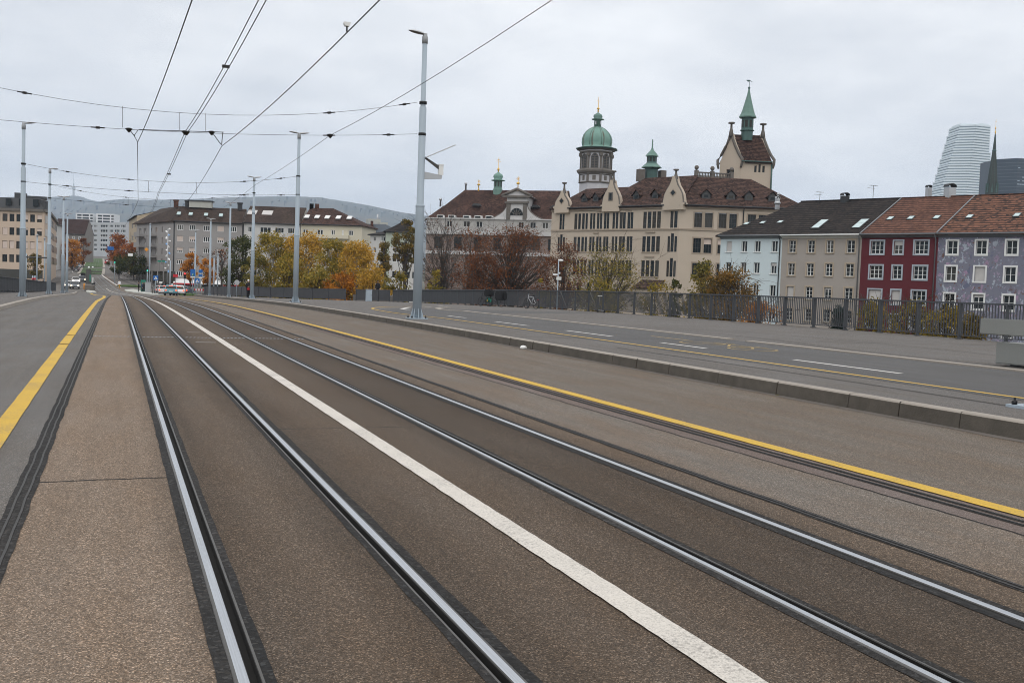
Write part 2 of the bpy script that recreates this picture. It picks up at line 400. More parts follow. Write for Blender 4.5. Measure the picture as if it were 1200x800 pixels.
# expansion joint comb across the deck
t = thing('expansion_joint', (2, 25.2, 0), 'toothed steel expansion joint crossing both tram tracks', 'joint')
b = B(); spans = [(-.49, .36), (.58, 1.32), (1.54, 2.18), (2.42, 2.96), (3.18, 3.92), (4.14, 4.42)]
for x0, x1 in spans: b.box(((x0+x1)/2-2, 0, .003), (x1-x0, .26, .012))
b.build('plate', MT['dirtysteel'], t)
for x0, x1 in spans:
    n = int((x1-x0)/.09); b = B()
    for k in range(n):
        x = x0+.045+k*.09-2
        b.box((x, -.06, .011), (.05, .10, .008)); b.box((x+.03, .07, .011), (.045, .09, .008))
    b.build('comb_teeth', MT['gutter'], t)
b = B()
for p0, p1 in (((-3.85, 25.5), (-1.1, 25.35)), ((-.84, 25.33), (-.64, 25.3)), ((4.55, 24.75), (5.7, 24.55)), ((6.25, 24.45), (9.38, 23.9))):
    d = Vector((p1[0]-p0[0], p1[1]-p0[1], 0)); n = Vector((-d.y, d.x, 0)).normalized()*.035
    P0, P1 = Vector((*p0, .004)), Vector((*p1, .004)); b.face([P0-n, P1-n, P1+n, P0+n])
structure('road_joint', b, MT['dirtysteel'])
for (x0, x1, y), lb in (((1.72, 2.12, 27.5), 'small steel cover plate beyond the expansion joint'), ((1.65, 2.15, 23.4), 'small steel cover plate on the near side of the expansion joint')):
    b = B(); b.box((0, 0, .004), (x1-x0, .12, .012)); b.box((0, 0, .012), (x1-x0-.06, .04, .006))
    o = b.build('cover_plate', MT['alu']); o.location = ((x0+x1)/2, y, 0); tag(o, lb, 'cover plate', 'steel cover plates between the tracks')

# road markings
b = B(); YM = frange(-6, 2, .5)+frange(2.1, 14, .08)+frange(14.3, 40, .5)+frange(42, 165, 3)
jag = lambda x: (lambda y: wob(x+shift(y), y*1.7, .002)+.007*noise.noise(Vector((x*40, y*11, 2))))
strip(b, jag(2.21), jag(2.37), YM+frange(172, 225, 6), .008)
structure('road_marking', b, MT['white'])
b = B(); strip(b, jag(-1.06), jag(-.88), frange(-6, 22.1, .5), .008); strip(b, jag(-1.06), jag(-.88), frange(22.3, 25.25, .4), .008); strip(b, jag(-1.06), jag(-.88), frange(25.45, 60, 1), .008)
yl = smooth_tab([(60, -.97), (80, -.85), (100, -1.0), (106, -1.15)])
strip(b, lambda y: yl(y)-.12, lambda y: yl(y)+.12, frange(60, 106, 3), .008)
yl2 = smooth_tab([(106, -1.15), (118, -2.1), (150, -3.3)])
strip(b, lambda y: yl2(y)-.13, lambda y: yl2(y)+.13, frange(106, 150, 3), .008)
strip(b, jag(5.97), jag(6.15), YM[:-8], .008)
structure('road_marking', b, MT['yellow'])

# kerbs
b = B(); random.seed(3)
y = -8.0
while y < 163:
    L = random.choice((1.0, 1.2, .95, 1.6)) if y < 60 else 4.0
    if 22.2 < y+L < 24.6 and y < 23.6: L = 23.62-y
    y2 = y+L; gapw = .07 if abs(y2-23.62) < .05 else .018
    for (ya, yb) in ((y+gapw*.5, y2-gapw*.5),):
        xa, xb = kerbR(ya), kerbR(yb); za, zb = zr(ya), zr(yb); j = random.uniform(-.006, .006)
        P = [(xa+j, ya, za-.1), (xb+j, yb, zb-.1), (xb+j+.03, yb, zb+CUR-.02), (xa+j+.03, ya, za+CUR-.02)]
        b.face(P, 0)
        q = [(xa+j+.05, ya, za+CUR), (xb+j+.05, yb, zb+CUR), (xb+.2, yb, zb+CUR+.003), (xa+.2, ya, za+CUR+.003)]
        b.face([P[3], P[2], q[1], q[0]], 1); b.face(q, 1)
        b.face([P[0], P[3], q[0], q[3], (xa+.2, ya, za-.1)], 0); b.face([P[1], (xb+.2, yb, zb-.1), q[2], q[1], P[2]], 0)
    y = y2
for (ya, yb) in zip(frange(-8, 163, 3), frange(-8, 163, 3)[1:]):
    xa, xb = kerbL(ya), kerbL(yb); za, zb = zr(ya), zr(yb)
    b.face([(xa, ya, za-.1), (xb, yb, zb-.1), (xb-.03, yb, zb+.13), (xa-.03, ya, za+.13)], 1)
    b.face([(xa-.03, ya, za+.13), (xb-.03, yb, zb+.13), (xb-.25, yb, zb+.133), (xa-.25, ya, za+.133)], 1)
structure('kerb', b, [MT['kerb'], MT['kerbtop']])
# dark gutter dirt along the kerb foot
b = B(); strip(b, lambda y: kerbR(y)-.16+wob(0, y*.6, .07), lambda y: kerbR(y)-.002, frange(-6, 120, .6), .004)
m, g, p = newmat('gutter_dirt'); v = g.pos()
g.put(p.inputs['Base Color'], g.mix(g.noise(v, 1.5, 5), (.06, .05, .042), (.16, .14, .12))); p.inputs['Roughness'].default_value = .95
structure('gutter_dirt', b, m)

# pavements
b = B(); strip(b, lambda y: kerbR(y)+.2, lambda y: railX(y)+.4, YS_NEAR, CUR); structure('pavement', b, MT['pave'])
b = B(); strip(b, lambda y: -8.2, lambda y: kerbL(y)-.25, YS_NEAR, .13); structure('pavement', b, MT['pave'])
# bike path with its turn towards the ramp
b = B(); strip(b, lambda y: 11.45, lambda y: 16.25, frange(-8, 44, 1), CUR+.004)
strip(b, lambda y: 11.2+((y-44)/7)**2*3, lambda y: 16.25+(y-44)*1.2, frange(44, 53, 1), CUR+.004); structure('path', b, MT['bike'])
b = B()
def pstrip(b, pts, w, dz, mi=0):
    """flat painted band of width w along ground points"""
    P = [Vector((x, y, zr(y)+dz)) for x, y in pts]
    L = []
    for i, q in enumerate(P):
        d = P[min(i+1, len(P)-1)]-P[max(i-1, 0)]; n = Vector((-d.y, d.x, 0)).normalized()*(w/2); L.append((q-n, q+n))
    for (a, c), (e, f) in zip(L, L[1:]): b.face([a, c, f, e], mi)
def curve_pts(ctrl, n=8):
    out = []
    for i in range(len(ctrl)-1):
        p0 = Vector(ctrl[max(i-1, 0)]); p1 = Vector(ctrl[i]); p2 = Vector(ctrl[i+1]); p3 = Vector(ctrl[min(i+2, len(ctrl)-1)])
        for k in range(n):
            t = k/n; out.append(.5*((2*p1)+(p2-p0)*t+(2*p0-5*p1+4*p2-p3)*t*t+(-p0+3*p1-3*p2+p3)*t**3))
    out.append(Vector(ctrl[-1])); return out
G = lambda px, py: tuple(at_z(px, py, .2)[:2])
pstrip(b, [(11.72, y) for y in frange(-6, 36, 1)]+[tuple(q) for q in curve_pts([(11.72, 36.5), G(470, 367.5), G(445, 363.5), G(436, 361), G(442, 359.3), G(455, 358.3), G(475, 357.6), G(500, 357.2)])], .13, CUR+.008)
structure('road_marking', b, MT['pyel']); b = B()
# bicycle pictogram and arrow, worn yellow
cx, cy = 14.4, 21.3
def ring(b, x, y, rx, ry, w, dz): pstrip(b, [(x+rx*math.cos(a), y+ry*math.sin(a)) for a in [k*2*math.pi/18 for k in range(19)]], w, dz)
ring(b, 14.2, 20.0, .55, .62, .075, CUR+.008); ring(b, 14.2, 22.2, .55, .62, .075, CUR+.008)
for q in ([(14.2, 20.0), (14.7, 20.7), (14.7, 21.7), (14.2, 22.2)], [(14.2, 20.0), (14.15, 20.95), (14.7, 21.7)], [(14.15, 20.95), (14.95, 20.6)], [(14.2, 22.2), (15.0, 21.9), (15.0, 22.3)], [(14.9, 20.4), (14.9, 20.85)]): pstrip(b, q, .07, CUR+.009)
pstrip(b, [(14.5, 23.2), (14.5, 25.4)], .10, CUR+.008)
structure('road_marking', b, MT['fadedyel'])
b = B()
for y0, y1 in ((13.8, 16.8), (20.1, 22.2), (24.9, 28.0), (31.0, 34.2), (8.0, 10.6), (37.5, 39.8)): pstrip(b, [(12.95, y0), (12.95, y1)], .15, CUR+.008)
pstrip(b, [G(478, 362.4), G(471, 361.2)], .28, CUR+.008); pstrip(b, [G(471, 361.2), G(480, 358.8)], .2, CUR+.0085)
pstrip(b, [G(497, 357.5), G(505, 358.2)], .2, CUR+.008); pstrip(b, [G(514, 356.4), G(521, 357.2)], .3, CUR+.008)
structure('road_marking', b, MT['pwhite'])
# pale kerb band between bike path and pavement, broken at the expansion joint
b = B()
for pts in ([(16.35, y) for y in frange(-8, 23.2, .9)], [(16.4, y) for y in frange(24.2, 46, 1)]+[tuple(q) for q in curve_pts([(16.6, 48.5), G(524, 363.0), G(513, 361.3), G(516, 360), G(526, 359.0)])]):
    P = [Vector((x, y, zr(y)+CUR)) for x, y in pts]
    for i in range(len(P)-1):
        d = (P[i+1]-P[i]); n = Vector((-d.y, d.x, 0)).normalized()*.14; e = d.normalized()*.004
        a0, a1, c0, c1 = P[i]-n+e, P[i]+n+e, P[i+1]-n-e, P[i+1]+n-e; up = Vector((0, 0, .035))
        b.face([a0+up, a1+up, c1+up, c0+up]); b.face([a0, a0+up, c0+up, c0]); b.face([a1, c1, c1+up, a1+up]); b.face([a0, a1, a1+up, a0+up])
structure('kerb', b, MT['kerbtop'])
# dark repaired cracks on the pavement
b = B(); random.seed(5)
for ctrl in ([(17.5, 13), (17.3, 20), (18.2, 26), (18.0, 34)], [(20.0, 16.5), (21.0, 22), (20.6, 30)], [(16.6, 23.7), (20, 23.5), (27.5, 23.2)], [(9.7, 23.85), (11.6, 23.8), (16.2, 23.7)], [(10.6, 9), (10.7, 14), (10.5, 20)]):
    pts = [(q.x+.06*noise.noise(Vector((q.x*3, q.y*3, 0))), q.y) for q in [Vector((*c, 0)) for c in [tuple(k) for k in curve_pts(ctrl, 10)]]]
    pstrip(b, pts, .035, CUR+.007)
structure('road_joint', b, MT['bitumen'])

# ------------------------------------------------------------------ ground, bridge body, far street
def sstep(a, b_, t):
    t = max(0, min(1, (t-a)/(b_-a))); return t*t*(3-2*t)
def ground_z(x, y):
    land = zr(min(y, 900))-.35 if y > 140 else zr(140)-.35
    k = sstep(148, 172, y - max(0, abs(x)-30)*.15) if x < 30 else sstep(150, 210, y)
    z = -5.2+(land+5.2)*k
    if x > 30: z -= 1.6*sstep(30, 60, x)*sstep(150, 220, y)
    far = max(0, y-900); z += far*.002
    return z
b = B()
xs = sorted(set([-9000, -6000, -4000, -2500, -1500, -900, -500, -300, -200, -150]+[int(k) for k in frange(-120, 200, 10)]+[240, 300, 400, 600, 900, 1500, 2500, 4000, 6500, 10000]))
ys = sorted(set([-3000, -1500, -800, -400, -200, -100]+[int(k) for k in frange(-60, 140, 20)]+[int(k) for k in frange(140, 300, 8)]+[int(k) for k in frange(320, 900, 40)]+[1200, 1700, 2400, 3200, 4500, 6500, 9000]))
n = {}
for i, x in enumerate(xs):
    for j, y in enumerate(ys): n[i, j] = len(b.v); b.v.append((x, y, ground_z(x, y)))
for i in range(len(xs)-1):
    for j in range(len(ys)-1): b.f.append((n[i, j], n[i+1, j], n[i+1, j+1], n[i, j+1])); b.m.append(0); b.sm.append(True)
m, g, p = newmat('ground_soil'); v = g.pos()
g.put(p.inputs['Base Color'], g.mix(g.ramp(g.noise(v, .05, 6, .7), [(.4, 0), (.6, 1)]), (.055, .06, .03), (.13, .12, .105))); p.inputs['Roughness'].default_value = .95
structure('ground', b, m)
# bridge body under the deck sheets
b = B()
ysb = frange(-8, 165, 6)
for y0, y1 in zip(ysb, ysb[1:]):
    for x0f, x1f in ((lambda y: -8.25, lambda y: railX(y)+.45),):
        a, c, e, f = (x0f(y0), y0), (x1f(y0), y0), (x1f(y1), y1), (x0f(y1), y1)
        T = [Vector((*q, zr(q[1])-.06)) for q in (a, c, e, f)]; D = [q-Vector((0, 0, 1.6)) for q in T]
        b.face(T); b.face(D[::-1]); b.face([D[1], D[2], T[2], T[1]]); b.face([D[3], D[0], T[0], T[3]])
        # edge beams under the railings
        b.face([Vector((T[1].x, y0, zr(y0)+CUR)), Vector((T[2].x, y1, zr(y1)+CUR)), T[2], T[1]])
        b.face([Vector((T[0].x, y0, zr(y0)+.13)), T[0], T[3], Vector((T[3].x, y1, zr(y1)+.13))])
structure('bridge_deck', b, MT['conc'], 'concrete body of the bridge under the road')

# junction and street beyond the bridge
YJ = frange(165, 300, 5)
sL = smooth_tab([(165, -20), (215, -13), (300, -13), (355, -13.4), (455, -15), (600, -19.3), (700, -22)])
sR = smooth_tab([(165, 24), (190, 20), (215, 12), (240, 5.5), (260, 2.9), (300, .9), (355, -.3), (455, -1.3), (600, -3.6), (700, -5)])
b = B(); strip(b, sL, lambda y: -.56+shift(y), YJ+frange(305, 700, 15), -.006); strip(b, lambda y: 6.0+shift(y) if y < 330 else -.56+shift(y), lambda y: max(sR(y), (6.0 if y < 330 else -.56)+shift(y)), YJ+frange(305, 700, 15), -.006)
structure('street', b, MT['far'])
b = B()
for f0, f1 in ((lambda y: sL(y)-5, sL), (lambda y: max(sR(y), 6+shift(y)) if y < 330 else sR(y), lambda y: sR(y)+12)): strip(b, f0, f1, YJ+frange(305, 700, 15), .1)
structure('pavement', b, MT['pave'])
# street markings beyond the junction
b = B()
def sline(pts, w): pstrip(b, pts, w, .03)
sline([(-8.3, 228), (-.5, 228)], 1.2); sline([(-8.6, 236), (5, 236)], 1.0)
def pline(pix, w): sline([(at_y(px, 330, Y).x, Y) for px, Y in pix], w)
pline([(119, 340), (121, 315), (126, 285), (133, 255), (141, 232)], .4); pline([(95.5, 338), (93, 320), (93.5, 300), (96, 280)], .4); pline([(92, 600), (87, 455), (84.5, 355)], .4)
for k in range(7): sline([(-12.4+k*.55, 262), (-12.4+k*.55, 265)], .3)
for k in range(6): sline([(3.5+k*.9, 190), (3.5+k*.9, 193)], .45)
structure('road_marking', b, MT['pwhite'])
b = B()
for k in range(6): sline([(7.0+k*.9, 143.0), (7.5+k*.9, 143.0)], .5)
for k in range(5): sline([(-.5+k*1.4, 205), (.3+k*1.4, 205)], .6)
structure('road_marking', b, MT['pyel'])
# grass median with kerb edges
mL = smooth_tab([(255, -8.6), (275, -9.6), (355, -10.7), (455, -12), (600, -13.6)]); mR = smooth_tab([(255, -5.8), (275, -4.6), (355, -4.4), (455, -5.3), (600, -7.2)])
b = B(); YG = frange(338, 402, 8); YG2 = frange(414, 600, 12)
for yy in (YG, YG2): strip(b, lambda y: mL(y)-.9, lambda y: mR(y)+.9, yy, .10)
structure('path', b, MT['kerbtop'])
b = B()
for yy in (YG, YG2): strip(b, mL, mR, yy, .16)
m, g, p = newmat('lawn'); v = g.pos()
g.put(p.inputs['Base Color'], g.mix(g.noise(g.scale(v, (1, .15, 1)), 1.2, 5), (.016, .05, .004), (.05, .088, .008))); p.inputs['Roughness'].default_value = .9
o = b.build('grass', m); tag(o, None, None, None, 'stuff')
b = B()
for yy in (YG, YG2):
    for off in (.28, .42, .72, .58): strip(b, lambda y: mL(y)+(mR(y)-mL(y))*off-.03, lambda y: mL(y)+(mR(y)-mL(y))*off+.03, yy, .19)
structure('tram_track', b, MT['dirtysteel'])
# light islands
def island(pts, z0=.0, h=.16):
    b = B(); n = len(pts)
    T = [Vector((x, y, zr(y)+h)) for x, y in pts]; D = [Vector((x, y, zr(y)-.1)) for x, y in pts]
    b.face(T); 
    for i in range(n): b.face([D[i], D[(i+1) % n], T[(i+1) % n], T[i]])
    return structure('pavement', b, MT['conc'])
island([(4.6, 146), (5.6, 143), (6.2, 146), (6.1, 170), (5.6, 195), (4.6, 212), (3.3, 222), (1.6, 216), (1.7, 205), (2.9, 190), (4.0, 170)])
island([(-3.9, 160), (-3.2, 158), (-2.7, 162), (-3.4, 188), (-4.6, 210), (-5.4, 210), (-4.9, 190)])
# ------------------------------------------------------------------ railings
def railing(name, pts, top, label, bars=True, panel=False, post_step=2.0, zf=None, basez=CUR):
    """pts: ground polyline (x, y); posts every post_step metres, flat bars between"""
    base = Vector((pts[0][0], pts[0][1], 0)); t = thing(name, (base.x, base.y, zr(base.y)+basez), label, 'railing'); O = Vector(t.location)
    P = [Vector((x, y, zr(y)+basez)) for x, y in pts]
    seg = []; Q = [P[0]]
    for a, c in zip(P, P[1:]):                      # follow the deck between the given points
        n = max(1, round((c-a).length/post_step))
        for i in range(1, n+1): k = a+(c-a)*i/n; k.z = zr(k.y)+basez; Q.append(k)
    P = Q
    for a, c in zip(P, P[1:]):
        L = (c-a).length; n = max(1, round(L/post_step)); seg += [(a+(c-a)*i/n, a+(c-a)*(i+1)/n) for i in range(n)]
    up = Vector((0, 0, 1)); hb = B(); bb = B(); lb = B(); postmesh = {}
    for i, (a, c) in enumerate(seg):
        d = (c-a).normalized(); nrm = d.cross(up).normalized(); rot = Matrix((d, nrm, up)).transposed()
        mid = (a+c)/2-O; L = (c-a).length
        sl = Matrix((d, nrm, d.cross(nrm)*-1)).transposed()
        hb.box(mid+up*(top-.02), (L+.002, .11, .06), 0, rot if abs(d.z) < .001 else Matrix((d, -nrm, d.cross(-nrm))).transposed())
        lb.box(mid+up*.13, (L, .05, .03), 0, rot)
        if panel: bb.box(mid+up*(top/2+.04), (L-.08, .03, top-.2), 0, rot)
        elif bars:
            n = int(L/.118)
            for k in range(1, n):
                q = a+(c-a)*(k/n)-O; bb.box(q+up*((top+.1)/2), (.018, .036, top-.13), 0, rot)
        pb = B(); pb.box(up*(top-.04)/2, (.06, .12, top-.04), 0, rot); pb.box(up*.02, (.16, .2, .035), 0, rot)
        po = pb.build('post', MT['rail'], t); po.location = a-O
        if i == len(seg)-1: pb = copy_tree(po, t); pb.location = c-O
    hb.build('handrail', MT['rail'], t); lb.build('bottom_rail', MT['rail'], t)
    bb.build('panel' if panel else 'balusters', MT['panel'] if panel else MT['rail'], t)
    return t
railing('bridge_railing', [(27.9, 9), (27.9, 105)], 1.30, 'long dark bar railing along the right pavement in front of the coloured row houses')
railing('bridge_parapet', [(27.6, 105.4), (26.0, 109), (25.0, 110.2)], 1.28, 'short angled stretch of dark parapet at the far right corner of the bridge', panel=True, post_step=1.6)
railing('bridge_parapet', [(24.0, 111.2), (19.5, 117), (15.0, 127), (12.7, 150), (12.6, 160)], 1.28, 'solid dark parapet below the golden autumn trees', panel=True, post_step=2.6)
railing('bridge_parapet', [(-7.7, 40), (-7.7, 62)], 1.15, 'dark railing at the extreme left edge of the bridge', bars=True)
railing('bridge_parapet', [(-7.7, 65), (-7.7, 150)], 1.15, 'dark railing behind the left row of lamp poles', bars=True)

# grey utility cabinet at the railing corner
t = thing('utility_cabinet', tuple(at_y(432, 352.3, 105)[:2])+(zr(105)+CUR,), 'small light grey cabinet standing before the parapet corner', 'cabinet')
b = B(); b.box((0, 0, .62), (.62, .35, 1.24)); b.build('body', MT['pole'], t)
b = B(); b.box((0, 0, 1.26), (.68, .41, .05)); b.build('lid', MT['alu'], t)
b = B(); b.box((.02, -.185, .62), (.54, .02, 1.1)); d = b.build('door', MT['pole'], t)
b = B(); b.box((.2, -.2, .65), (.03, .03, .16)); b.build('handle', MT['black'], d)

# concrete bench at the right edge
t = thing('concrete_bench', (17.35, 14.2, CUR), 'grey concrete bench with a wide backrest slab at the right edge', 'bench')
def bbox(b, x0, x1, y0, y1, z0, z1, bev=.02):
    m_ = B(); m_.box(((x0+x1)/2, (y0+y1)/2, (z0+z1)/2), (x1-x0, y1-y0, z1-z0)); me = m_.mesh('t'); bm = bmesh.new(); bm.from_mesh(me)
    bmesh.ops.bevel(bm, geom=bm.edges[:], offset=bev, segments=2, affect='EDGES'); 
    n0 = len(b.v); bm.verts.index_update(); b.v += [tuple(v.co) for v in bm.verts]
    for f in bm.faces: b.f.append(tuple(n0+v.index for v in f.verts)); b.m.append(0); b.sm.append(False)
    bm.free(); bpy.data.meshes.remove(me)
b = B(); bbox(b, -.05, .55, -2.6, 1.55, .05, .50); b.build('seat_block', MT['benchconc'], t)
b = B(); bbox(b, 0, .5, -2.5, 1.2, 0, .05, .004); b.build('plinth', MT['black'], t)
b = B(); bbox(b, -.16, -.03, -2.8, 1.9, .65, .99); b.build('backrest', MT['benchconc'], t)
b = B()
for y in (-2.2, -.6): b.box((-.045, y, .60), (.05, .12, .5))
b.build('backrest_bracket', MT['alu'], t)

# ------------------------------------------------------------------ lamp poles
def head_part(par, x, y, z, dx, name='lamp_head'):
    b = B(); n = 7; d = 1 if dx > 0 else -1
    prof = [(0, .05, .05), (.12, .10, .07), (.3, .15, .085), (.5, .165, .08), (.68, .13, .055), (.8, .06, .03), (.84, .01, .01)]
    rows = []
    for s_, w, h in prof:
        rows.append([(d*(s_), w*math.cos(a), .05+.1*s_+h*math.sin(a)*(1 if math.sin(a) > 0 else .55)) for a in [2*math.pi*k/12 for k in range(12)]])
    for a, c in zip(rows, rows[1:]):
        for k in range(12): b.face([a[k], a[(k+1) % 12], c[(k+1) % 12], c[k]], 0 if 0 <= k < 6 else 1, True)
    b.face(rows[0]); b.face(rows[-1][::-1])
    o = b.build(name, [MT['alu'], MT['lampglass']], par); o.location = (x, y, z); o.scale = (.72, .8, .9); return o
def lamp_pole(loc, top, heads, label, group, steps=(.40, .74), r0=.165, flange=True):
    h = top-loc[2]; t = thing('lamp_pole', loc, label, 'lamp post', group)
    z1, z2 = h*steps[0], h*steps[1]
    b = B(); b.lathe([(r0, .05), (r0*.97, z1-.03), (r0*.97, z1), (r0*.80, z1+.04), (r0*.77, z2), (r0*.56, z2+.05), (r0*.54, h-.35)], seg=16); b.build('pole', MT['pole'], t)
    b = B(); b.lathe([(r0*.99, z1-.06), (r0*1.02, z1-.05), (r0*1.02, z1), (r0*.85, z1+.03)], seg=16); b.build('joint_ring', MT['pole'], t)
    b = B(); b.lathe([(r0*.64, h-.40), (r0*.64, h-.16), (r0*.5, h-.14), (r0*.5, h-.05)], seg=14); b.build('collar', MT['poled'], t)
    if flange:
        b = B(); b.box((0, 0, .02), (.66, .66, .04)); b.build('base_plate', MT['pole'], t)
        b = B()
        for a in range(8):
            an = a*math.pi/4; rot = Matrix.Rotation(an, 3, 'Z')
            P = [rot @ Vector(q) for q in ((r0, 0, .04), (r0+.1, 0, .04), (r0, 0, .38))]
            n = rot @ Vector((0, .009, 0)); b.face([p+n for p in P]); b.face([p-n for p in P][::-1]); b.face([P[1]-n, P[1]+n, P[2]+n, P[2]-n])
        b.build('gusset', MT['pole'], t)
        b = B()
        for sx in (-.26, .26):
            for sy in (-.26, .26): b.lathe([(.035, .04), (.035, .085), (.015, .09), (.015, .13)], (sx, sy, 0), 6)
        b.build('anchor_bolt', MT['black'], t)
    for d in heads: head_part(t, d*.02, 0, h-.12, d)
    return t
def clamp(t, z, r, name='cable_clamp'):
    b = B(); b.lathe([(r+.012, -.05), (r+.03, -.045), (r+.03, .045), (r+.012, .05)], seg=14); o = b.build(name, MT['black'], t); o.location = (0, 0, z); return o
GP = 'grey lamp and catenary poles along the bridge'
RP = [((488.3, 373.5), 35.2, (498.3, 38), (-1,), 'tallest grey lamp pole, nearest the camera, with one lamp head'),
      ((346, 354.5), 62, (351, 155), (-1, 1), 'twin-headed grey lamp pole second along the right kerb'),
      ((295, 350), 89, (298.3, 207), (-1, 1), 'twin-headed lamp pole beside the standing person in black'),
      ((268, 348.5), 116, (271.2, 237), (-1, 1), 'twin-headed lamp pole fourth along the right kerb, before the grey apartment block'),
      ((245.5, 346.5), 143, (248, 256), (-1, 1), 'slim twin-headed lamp pole fifth along the right kerb'),
      ((228, 345.5), 170, (230, 269), (-1, 1), 'slimmest lamp pole on the right, beside the blue direction sign')]
POLES = {}
for (bp, Y, tp, hd, lb) in RP:
    p0 = at_y(*bp, Y); p1 = at_y(*tp, Y); POLES['R', Y] = lamp_pole(p0, p1.z, hd, lb, GP)
LP = [((26, 349.2), 62, (30, 143), (1,), 'leftmost tall grey lamp pole with a single lamp head'),
      ((57, 345), 89, (59.5, 197), (1,), 'second lamp pole on the left, with a single lamp head'),
      ((73.3, 344), 116, (75, 230), (-1, 1), 'twin-headed lamp pole on the left, nearer of the close pair'),
      ((78, 343.2), 143, (80, 250), (-1, 1), 'twin-headed lamp pole on the left, farther of the close pair')]
for (bp, Y, tp, hd, lb) in LP:
    p0 = at_y(*bp, Y); p1 = at_y(*tp, Y); POLES['L', Y] = lamp_pole(p0, p1.z, hd, lb, GP)
# the next pole stands just outside the right edge; only its base plate shows
p0 = at_z(1227, 480, CUR); lamp_pole(p0, 10.4, (-1,), 'lamp pole outside the right edge, only its bolted base plate showing', GP)

# arm with solar sensor on the near pole
pb = Vector(POLES['R', 35.2].location); zz = at_y(500, 206, 35.2).z
t = thing('sensor_unit', (pb.x, pb.y, zz), 'white sensor box with tilted solar panel on a bracket arm of the nearest pole', 'sensor')
b = B(); b.prism([(.1, 0, .14), (.78, 0, .05), (.78, 0, -.07), (.1, 0, -.13)], (0, -.05, 0), (0, .05, 0)); b.build('bracket', MT['alu'], t)
b = B(); b.box((.74, 0, .24), (.17, .15, .36)); b.box((.74, 0, .43), (.2, .18, .03)); b.build('housing', MT['whiteplastic'], t)
b = B(); b.prism([(.66, 0, .26), (.66, 0, .40), (.14, 0, .68), (.12, 0, .62)], (0, -.025, 0), (0, .025, 0)); b.build('strut', MT['dirtysteel'], t)
b = B(); rot = Matrix.Rotation(-R(26), 3, 'Y'); b.box((.66, 0, .90), (1.22, .5, .035), 0, rot); b.build('solar_panel', MT['alu'], t)
for Y, zs in ((35.2, (120, 157)),):
    for py in zs: clamp(POLES['R', Y], at_y(490, py, Y).z-POLES['R', Y].location.z, .11)
for key, px, pys in ((('R', 62), 350, (206.5, 228.3)), (('L', 62), 29, (192, 213)), (('R', 89), 296, (226, 250)), (('L', 89), 58, (216, 232))):
    for py in pys: clamp(POLES[key], at_y(px, py, key[1]).z-POLES[key].location.z, .10)

# ------------------------------------------------------------------ overhead line
def wire_thing(name, pts, r, label, cat, group=None):
    o0 = Vector(pts[0]); t = thing(name, o0, label, cat, group); b = B(); b.tube([Vector(p)-o0 for p in pts], r, 5); b.build('cable', MT['wire'], t); return t
def sag(a, c, s, n=12):
    a, c = Vector(a), Vector(c); return [a+(c-a)*(i/n)-Vector((0, 0, 4*s*(i/n)*(1-i/n))) for i in range(n+1)]
def insul(t, p, d, L=.42):
    p = Vector(p)-Vector(t.location); d = Vector(d).normalized()*(L/2); b = B(); b.tube([p-d, p-d*.3, p-d*.28, p+d*.28, p+d*.3, p+d], [.022, .022, .045, .045, .022, .022], 6); b.build('insulator', MT['insul'], t)
def span(Y, L, upL, Rr, pl, names, grp):
    """one cross-span: upper suspension wire and lower span wire with droppers"""
SPG = 'span wires crossing the road between opposite poles'
# span at the near pole
Rp = POLES['R', 35.2].location
u0 = at_y(-8, 104, 35.2); um = at_y(200, 131.5, 35.2); u1 = at_y(489, 120, 35.2)
b0 = Vector((-4.9, 35.2, u0.z+.25))
def par(a, m_, c, n=14):                       # hanging curve through three points
    a, m_, c = Vector(a), Vector(m_), Vector(c); k = (m_-a).dot(c-a)/(c-a).length_squared; out = []
    dev = m_-(a+(c-a)*k)
    for i in range(n+1):
        t_ = i/n; out.append(a+(c-a)*t_+dev*(t_*(1-t_)/(k*(1-k))))
    return out
up1 = par(b0, um, u1); t = wire_thing('span_wire', up1, .007, 'upper span wire from the nearest pole, sagging across the road', 'wire', SPG)
for f in (2, 11): insul(t, up1[f], up1[f+1]-up1[f-1])
insul(t, up1[13]+(up1[14]-up1[13])*.55, up1[14]-up1[13])
l0 = Vector((-4.9, 35.2, at_y(0, 140, 35.2).z)); lm = at_y(205, 154.5, 35.2); l1 = at_y(489, 157, 35.2)
lo1 = par(l0, lm, l1); t = wire_thing('span_wire', lo1, .007, 'lower span wire from the nearest pole, carrying the registration tube', 'wire', SPG)
for f in (4, 11, 13): insul(t, lo1[f], lo1[f+1]-lo1[f-1])
b = B(); b.tube([at_y(163, 152, 35.2)-Vector(t.location), at_y(262, 155, 35.2)-Vector(t.location)], .013, 6); b.build('registration_tube', MT['wire'], t)
b = B()
for px, ya, yb in ((143.5, 124.5, 149.5), (210, 132, 152.5), (241, 132.5, 153.5)): b.tube([at_y(px, ya, 35.2)-Vector(t.location), at_y(px, yb, 35.2)-Vector(t.location)], .007, 4)
b.build('dropper', MT['wire'], t)
b = B()
for poly in ([(162, 152), (157, 159), (161.5, 167)], [(151, 151.5), (158, 160)], [(248, 154.5), (258.5, 169)], [(261, 155), (259.5, 170)]):
    b.tube([at_y(*q, 35.2)-Vector(t.location) for q in poly], .014, 5)
for q in ((151, 151), (248, 154.5), (216.5, 154), (218.5, 154.5), (387, 158)): b.lathe([(.02, -.12), (.10, -.02), (.13, 0), (.05, .03)], at_y(*q, 35.2)-Vector(t.location), 8)
b.build('pull_off_arm', MT['insul'], t)
